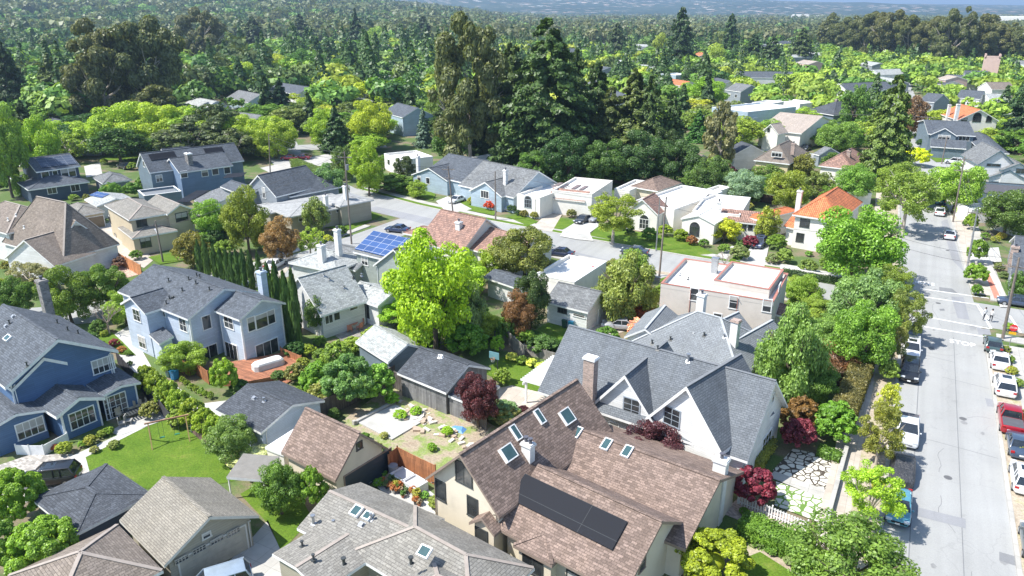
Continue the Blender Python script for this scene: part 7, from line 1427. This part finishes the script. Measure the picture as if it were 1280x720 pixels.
fence('brown_fence', [(935, 250), (970, 256)], 1.8, plain('brown_boards', (.08, .05, .04), .8), 'dark brown fence behind the terracotta house'); fence('dark_gate_fence', [(218, 462), (238, 470)], 1.6, RW, 'reddish gate panel beside the pale blue house')
# deck of the pale blue house
e = empty('redwood_deck', P(340, 468), 'large redwood deck with steps behind the pale blue house', 'deck')
def deckpart(pts, z, th, name):
    q_ = [P(x, y) for x, y in pts]; a_ = sum(q_[i].x * q_[(i + 1) % len(q_)].y - q_[(i + 1) % len(q_)].x * q_[i].y for i in range(len(q_)))
    if a_ < 0: q_ = q_[::-1]
    mm = MB(); tp = [p_ + Vector((0, 0, z)) for p_ in q_]; mm.face(tp); dn = Vector((0, 0, -th))
    for i in range(len(tp)): mm.face([tp[i], tp[i] + dn, tp[(i + 1) % len(tp)] + dn, tp[(i + 1) % len(tp)]])
    mm.build(name, DECK, e)
deckpart([(262, 462), (362, 444), (376, 456), (346, 475), (300, 484), (270, 482)], .5, .5, 'deck_floor'); deckpart([(345, 475.5), (376, 457.5), (379, 460.5), (349, 479)], .33, .33, 'step'); deckpart([(350, 480.5), (381, 462), (384, 465), (354, 483.5)], .17, .17, 'step')
fence('deck_fence', [(238, 462), (262, 481)], 1.6, RW, 'redwood privacy screen on the left of the deck'); fence('deck_rail', [(352, 447), (378, 458)], 1.3, RW, 'redwood rail on the right of the deck')
q = P(336, 463); mm = MB(); ux = (P(350, 457) - P(320, 466)).normalized(); uy = Vector((-ux.y, ux.x, 0)); pts = []
for lo, sc in ((.5, 1.0), (1.1, .98), (1.28, .86)):
    pts.append([q + Vector((0, 0, lo)) + ux * (1.75 * sc * sx) + uy * (.75 * sc * sy) for sx, sy in ((-1, -.6), (-.8, -1), (.8, -1), (1, -.6), (1, .6), (.8, 1), (-.8, 1), (-1, .6))])
for a_, b_ in zip(pts[:-1], pts[1:]):
    for i in range(8): mm.face([a_[i], a_[(i + 1) % 8], b_[(i + 1) % 8], b_[i]])
mm.face(pts[-1]); tag(mm.build('covered_bench', plain('grey_cover', (.55, .55, .54), .7), None, origin=q), 'long garden seat under a pale grey cover on the deck', 'furniture')
# white pergola
e = empty('pergola', P(675, 490), 'white timber pergola beside the sunken lawn', 'pergola'); z = 2.5; a_, b_, c_ = P(656, 478, z), P(690, 488, z), P(707, 448, z); ux = (b_ - a_); Lx = ux.length + 1.5; ux.normalize(); uy = Vector((-ux.y, ux.x, 0)); Ly = 6.5
for sx in (0, .95):
    for sy in (.04, .95):
        mm = MB(); c0 = a_ + ux * Lx * sx + uy * Ly * sy; mm.beam((c0.x, c0.y, 0), (c0.x, c0.y, z), .2, .2, up=(1, 0, 0)); mm.build('post', WHITE, e)
for sx in (0, .95): mm = MB(); c0 = a_ + ux * Lx * sx; mm.beam(c0 + uy * -.4, c0 + uy * (Ly + .3), .12, .25); mm.build('beam', WHITE, e)
for i in range(17): mm = MB(); c0 = a_ + uy * (Ly * i / 16) + Vector((0, 0, .2)); mm.beam(c0 - ux * .5, c0 + ux * (Lx + .2), .09, .2); mm.build('rafter', WHITE, e)
# basketball hoop
q = P(622, 478); e = empty('basketball_hoop', q, 'basketball hoop on a dark post at the edge of the sunken lawn', 'basketball hoop'); mm = MB(); mm.tube([q, q + Vector((0, 0, 3.1))], .06, 8); mm.build('post', DARKTRIM, e); mm = MB(); mm.box(q + Vector((-.35, -.1, 3.2)), 1.2, .06, .8); mm.build('backboard', plain('teal_board', (.15, .3, .32), .3), e)
mm = MB(); c0 = q + Vector((-.35, -.4, 2.95)); mm.tube([c0 + Vector((.23 * cos(i * .63), .23 * sin(i * .63), 0)) for i in range(11)], .02, 5); mm.build('rim', plain('orange_rim', (.6, .2, .05), .5), e); mm = MB(); [mm.beam(c0 + Vector((.23 * cos(i * .8), .23 * sin(i * .8), 0)), c0 + Vector((.13 * cos(i * .8), .13 * sin(i * .8), -.4)), .015, .015) for i in range(8)]; mm.build('net', WHITE, e)
# wheelie bins
def bin_(x, y, col, label):
    q = P(x, y); e = empty('wheelie_bin', q, label, 'bin'); mm = MB(); mm.mesh8([q + Vector(v) for v in ((-.25, -.3, .05), (.25, -.3, .05), (.25, .3, .05), (-.25, .3, .05), (-.31, -.36, 1.0), (.31, -.36, 1.0), (.31, .36, 1.0), (-.31, .36, 1.0))]); mt = plain('bin_%.2f_%.2f' % (col[0], col[2]), col, .5); mm.build('body', mt, e)
    mm = MB(); mm.box(q + Vector((0, 0, 1.04)), .68, .78, .07); mm.box(q + Vector((0, .38, 1.0)), .5, .06, .06); mm.build('lid', mt, e)
    for s_ in (-1, 1): mm = MB(); mm.tube([q + Vector((s_ * .28, .32, .1)), q + Vector((s_ * .34, .32, .1))], .1, 10); mm.build('wheel', BLACK, e)
bin_(706, 409, (.03, .08, .06), 'dark green bin by the white garage wall'); bin_(714, 411, (.02, .3, .5), 'bright blue bin by the white garage wall'); bin_(728, 410, (.04, .04, .045), 'black bin at the corner of the white garage'); bin_(219, 474, (.03, .25, .5), 'blue bin behind the pale blue house'); bin_(213, 471, (.03, .1, .08), 'green bin behind the pale blue house')
# metal tub planters of the cream house yard
def tub(x, y, label):
    q = P(x, y); ux = (P(560, 622) - P(540, 610)).normalized(); uy = Vector((-ux.y, ux.x, 0)); e = empty('raised_planter', q, label, 'planter'); mm = MB()
    for s_ in (-1, 1): mm.box(q + ux * s_ * .85 + Vector((0, 0, .4)), .08, 1.4, .8, ux, uy); mm.box(q + uy * s_ * .66 + Vector((0, 0, .4)), 1.62, .08, .8, ux, uy)
    mm.build('tub', plain('pale_metal', (.62, .63, .64), .5), e); mm = MB(); mm.box(q + Vector((0, 0, .62)), 1.6, 1.25, .05, ux, uy); mm.build('soil', plain('grey_gravel', (.45, .45, .46), .9), e)
tub(504, 602, 'pale metal planter tub, left one beside the reddish fence'); tub(519, 611, 'pale metal planter tub, right one beside the reddish fence')
q = P(492, 595); mm = MB(); mm.tube([q, q + Vector((0, 0, 1.1))], [.38, .42], 12); tag(mm.build('rain_barrel', plain('grey_barrel', (.25, .25, .26), .6), None, origin=q), 'grey barrel left of the pale planter tubs', 'barrel')
potm = [plain('terracotta_pot', (.4, .16, .09), .7), plain('dark_pot2', (.06, .06, .07), .5), plain('pale_pot', (.6, .58, .54), .6)]
for i in range(26):
    x = random.uniform(478, 530); y = 603 + (x - 478) * .52 + random.uniform(-7, 6); q = P(x, y); r_ = random.uniform(.12, .24); h_ = r_ * 1.7; e = empty('potted_plant', q, 'potted plant in the crowded collection beside the pale planter tubs', 'plant', 'potted plants beside the planter tubs'); mm = MB(); mm.tube([q, q + Vector((0, 0, h_))], [r_ * .75, r_], 9); mm.build('pot', random.choice(potm), e)
    c = bpy.data.objects.new('leaves', protos('shrub', 'lo')[0][i % 4]); COL.objects.link(c); c.color = rgb(random.choice([(.1, .2, .04), (.3, .3, .05), (.35, .15, .06), (.12, .18, .08), (.3, .25, .2)])); c.scale = (r_ * 1.7,) * 3; c.location = (0, 0, h_ + r_ * .9); adopt(c, e)
# patio set of the blue house
def chair_(q, rz, mat, label, name='garden_chair'):
    e = empty(name, q, label, 'chair'); R_ = Matrix.Rotation(rz, 3, 'Z')
    def bx(c, s, nm):
        mm = MB(); mm.box(q + R_ @ Vector(c), s[0], s[1], s[2], R_ @ Vector((1, 0, 0)), R_ @ Vector((0, 1, 0))); mm.build(nm, mat, e)
    bx((0, 0, .45), (.6, .6, .1), 'seat'); bx((0, .29, .75), (.6, .08, .6), 'backrest')
    for sx in (-1, 1):
        for sy in (-1, 1): bx((sx * .26, sy * .26, .2), (.06, .06, .4), 'leg')
q = P(172, 521); e = empty('patio_table', q, 'long dark slatted patio table on the white paving', 'table'); ux = (P(182, 517) - P(163, 524)).normalized(); uy = Vector((-ux.y, ux.x, 0)); mm = MB()
for i in range(9): mm.box(q + ux * (i - 4) * .27 + Vector((0, 0, .73)), .17, 1.1, .05, ux, uy)
for s_ in (-1, 1): mm.box(q + uy * s_ * .56 + Vector((0, 0, .72)), 2.5, .08, .06, ux, uy)
mm.build('tabletop', DARKTRIM, e)
for s_ in (-1, 1):
    for t_ in (-1, 1): mm = MB(); mm.box(q + ux * s_ * 1.1 + uy * t_ * .45 + Vector((0, 0, .36)), .08, .08, .72, ux, uy); mm.build('leg', DARKTRIM, e)
pale = plain('tan_cushion', (.5, .42, .3), .8); grey = plain('grey_cushion', (.3, .29, .27), .8)
for x, y, rz, mt, lab in ((153, 533, 2.6, grey, 'grey cushioned chair nearest the lawn'), (162, 530, 2.2, grey, 'grey cushioned chair beside the slatted table'), (151, 522, 1.6, pale, 'tan chair at the left end of the slatted table'), (165, 514, .2, pale, 'tan chair behind the slatted table, left one'), (173, 512, .2, pale, 'tan chair behind the slatted table, right one'), (180, 510, -.4, pale, 'tan chair next to the round grill')): chair_(P(x, y), rz, mt, lab)
q = P(188.5, 519); e = empty('kettle_grill', q, 'round black kettle grill on the white paving', 'grill'); mm = MB(); mm.ball(q + Vector((0, 0, .85)), .34, .34, .28, 12, 8); mm.build('bowl', BLACK, e)
for i in range(3): mm = MB(); mm.tube([q + Vector((.1 * cos(i * 2.1), .1 * sin(i * 2.1), .65)), q + Vector((.3 * cos(i * 2.1), .3 * sin(i * 2.1), 0))], .02, 5); mm.build('leg', METAL, e)
sheet('patio', [(137, 540), (194, 507), (213, 523), (150, 545)], .06, CONC3, .06)
# swing set
q0, q1 = P(182, 549), P(201, 562); e = empty('swing_set', q0, 'timber swing set with green swings on the lawn', 'swing set'); tp0 = P(194, 524, 2.3); 
a0 = Vector((P(190, 556).x, P(190, 556).y, 2.3)); d_ = (P(226, 548) - P(190, 556)); d_.z = 0; d_.normalize(); s_ = Vector((-d_.y, d_.x, 0)); a1 = a0 + d_ * 3.2
mm = MB(); mm.beam(a0 - d_ * .3, a1 + d_ * .3, .12, .12); mm.build('crossbar', plain('brown_bar', (.32, .17, .1), .6), e)
for a_ in (a0, a1):
    for t_ in (-1, 1): mm = MB(); mm.beam(a_, (a_.x + s_.x * t_ * 1.0, a_.y + s_.y * t_ * 1.0, 0), .09, .09); mm.build('leg', plain('tan_timber', (.5, .33, .15), .7), e)
for t_ in (.3, .7):
    c0 = a0.lerp(a1, t_); mm = MB(); mm.box(Vector((c0.x, c0.y, .55)), .45, .2, .05, d_, s_); sw = mm.build('swing_seat', plain('green_plastic', (.03, .2, .12), .4), e); mm = MB()
    for k in (-.2, .2): mm.beam(c0 + d_ * k, (c0.x + d_.x * k, c0.y + d_.y * k, .57), .02, .02)
    mm.build('rope', DARKTRIM, sw)
# dining set of the pale grey roofed house
q = P(440, 410); e = empty('round_table', q, 'round terracotta table with folded red parasol on the back deck', 'table'); red = plain('terracotta_paint', (.5, .2, .13), .6); mm = MB(); mm.tube([q + Vector((0, 0, .72)), q + Vector((0, 0, .78))], .8, 16); mm.build('tabletop', red, e); mm = MB(); mm.tube([q, q + Vector((0, 0, .72))], .08, 8); mm.build('leg', red, e)
mm = MB(); mm.tube([q + Vector((0, 0, .8)), q + Vector((0, 0, 1.3)), q + Vector((0, 0, 2.5)), q + Vector((0, 0, 2.8))], [.03, .16, .12, .03], 8); mm.build('parasol', plain('red_canvas', (.4, .1, .08), .8), e)
for i in range(6): a_ = i * 1.047; chair_(q + Vector((1.25 * cos(a_), 1.25 * sin(a_), 0)), a_ - pi / 2, red, ['terracotta chair %s the round table' % w_ for w_ in ('right of', 'right behind', 'left behind', 'left of', 'in front left of', 'in front right of')][i])
sheet('deck', [(402, 408), (440, 395), (470, 400), (500, 398), (490, 412), (430, 428)], .05, GREYW)
# rubble and timber in the dirt yard
for i in range(70):
    x = random.choice([random.gauss(520, 8), random.gauss(560, 10), random.gauss(585, 8), random.gauss(535, 10)]); y = {0: 0}.get(0) or random.gauss(520 + (x - 520) * .55, 9)
    q = P(x, y); s_ = random.uniform(.12, .42); mm = MB(); an = random.uniform(0, 3.14); mm.box(q + Vector((0, 0, s_ * .3)), s_ * 2, s_, s_ * .6, (cos(an), sin(an), random.uniform(-.2, .2)), (-sin(an), cos(an), 0))
    tag(mm.build('rubble_piece', plain('rubble_%d' % (i % 3), [(.5, .47, .42), (.42, .33, .25), (.6, .56, .5)][i % 3], .9), None, origin=q), 'loose piece of rubble or timber lying in the dirt yard', 'rubble', 'rubble lying in the dirt yard')
q = P(572, 537); mm = MB(); mm.mesh8([q + Vector(v) for v in ((-.8, -.4, 0), (.9, -.5, 0), (.8, .5, 0), (-.7, .4, 0), (-.5, -.2, .25), (.6, -.3, .2), (.4, .3, .3), (-.4, .2, .22))]); tag(mm.build('tarpaulin', plain('blue_tarp', (.12, .3, .6), .5), None, origin=q), 'crumpled blue tarpaulin in the dirt yard', 'tarpaulin')
fence('slab_kerb', [(443, 531), (492, 505)], .35, CONC, 'concrete upstand along the edge of the pale slab', cat='wall', t=.3, every=40, pw=.3)
# rustic lean-to with climber, lamp shade left
e = empty('garden_lean_to', P(310, 605), 'rustic lean to with pale roof beside the lawn', 'shed'); h_ = Blk((283, 596), (330, 600), 2.2, L=3.0, kind='shed', pitch=.1, ov=.1); mm = MB(); h_.roof(mm); mm.build('roof', [plain('weathered_sheet', (.2, .19, .17), .8), WHITE, WHITE], e)
for u_, v_ in ((.1, .1), (h_.Lu - .1, .1), (.1, 2.9), (h_.Lu - .1, 2.9)): mm = MB(); c0 = h_.pt(u_, v_, 0); mm.beam(c0, c0 + Vector((0, 0, 2.15)), .1, .1, up=(1, 0, 0)); mm.build('post', WHITE, e)
# pink blossom tree by the driveway
T('airy', 800, 425, 396, 36, PINKT, 'pink blossom tree beside the silver car', name='blossom_tree', cb=.05)
q = P(875, 350)

# ================================================================== LABELS that say which one
def refname(o):
    n = o.name.split('.')[0]
    if n in ('distant_house', 'small_house'):
        l = o['label']
        for w_ in (' among ', ' beyond ', ' behind ', ' left of ', ' right of ', ' under ', ' near ', ' below ', ' beside ', ' in the ', ' in front ', ' high on ', ' half ', ' far ', ' above ', ' between ', ' at '):
            k = l.find(w_)
            if k > 0: l = l[:k]
        return l.rstrip(',')
    return n.replace('_', ' ')
marks = [(o, refname(o), pix(o.location)) for o in bpy.data.objects if o.parent is None and o.get('group') is None and o.get('category') in ('house', 'outbuilding', 'garage', 'church', 'apartment building', 'carport', 'shed')]
def colword(c):
    r, g, b = c[:3]; v = max(r, g, b)
    if r > g * 1.5: return 'dark purple' if v < .12 else ('reddish' if r < .35 else 'orange brown')
    if r > g * .9: return 'yellowish' if v > .2 else 'olive brown'
    if b > g * .62: return 'grey green'
    if v < .09: return 'very dark green'
    if v < .16: return 'dark green'
    if v < .24: return 'mid green'
    return 'bright green'
ORD = ['leftmost', 'second from left', 'third from left', 'fourth from left', 'fifth from left', 'sixth from left', 'seventh from left', 'eighth from left', 'ninth from left', 'tenth from left', 'eleventh from left', 'twelfth from left', 'thirteenth from left'] + ['%dth from left' % k for k in range(14, 200)]
NOUN = {'pale houses among the far trees': 'house', 'low garden shrubs around the houses': 'garden shrub', 'conifers of the middle distance': 'conifer', 'leafy trees of the middle distance': 'leafy tree', 'eucalyptus trees of the middle distance': 'eucalyptus'}
keys = {}
for o in list(bpy.data.objects):
    g = o.get('group')
    if o.parent is not None or g not in NOUN: continue
    x, y, d = pix(o.location); best = min(marks, key=lambda t: (t[2][0] - x) ** 2 + (2.5 * (t[2][1] - y)) ** 2); dx, dy = x - best[2][0], y - best[2][1]
    rel = ('right of' if dx > 0 else 'left of') if abs(dx) > 2.2 * abs(dy) else ('in front of' if dy > 0 else 'behind')
    if NOUN[g] == 'house': keys.setdefault('small far %s half hidden by trees %s the %s' % ('house', rel, best[1]), []).append((x, o)); continue
    cr = o if o.type == 'MESH' else [k for k in KIDS[o.name] if k.name.startswith('crown')][0]
    keys.setdefault('%s %s %s the %s' % (colword(cr.color), NOUN[g], rel, best[1]), []).append((x, o))
for k, v in keys.items():
    v.sort(key=lambda t: t[0])
    for i, (x, o) in enumerate(v): o['label'] = k if len(v) == 1 else '%s, %s' % (k, ORD[i])
    for x, o in v:
        if len(o['label'].split()) > 16: o['label'] = ' '.join(o['label'].replace(' the ', ' ').split()[:16])
for g in ('dark trees belt behind the white houses', 'row of light green street trees', 'eucalyptus grove on the right skyline', 'cypress row behind the pale blue house', 'taller cypresses beside the pale blue house', 'row of lemon bushes', 'clipped balls beside the deck', 'mounded plants behind the sunken lawn'):
    v = sorted([(pix(o.location)[0], o) for o in bpy.data.objects if o.parent is None and o.get('group') == g], key=lambda t: t[0])
    for i, (x, o) in enumerate(v):
        l = o['label'].replace(' in the row', '').replace(' in the long row', '').replace(' in the dense grove', ''); o['label'] = '%s, %s' % (' '.join(l.split()[:13]), ORD[i])

# ================================================================== HAZE
m = bpy.data.materials.new('haze_air'); m.use_nodes = True; m.node_tree.nodes.clear(); o_ = m.node_tree.nodes.new('ShaderNodeOutputMaterial'); v_ = m.node_tree.nodes.new('ShaderNodeVolumePrincipled'); v_.inputs['Color'].default_value = (.55, .75, 1.0, 1); v_.inputs['Density'].default_value = 0.00014; v_.inputs['Anisotropy'].default_value = .3
m.node_tree.links.new(v_.outputs[0], o_.inputs['Volume']); mm = MB(); mm.mesh8([(-31000, -4100, -3), (31000, -4100, -3), (31000, 41000, -3), (-31000, 41000, -3), (-31000, -4100, 330), (31000, -4100, 330), (31000, 41000, 330), (-31000, 41000, 330)]); hz = mm.build('haze', m); hz['kind'] = 'stuff'
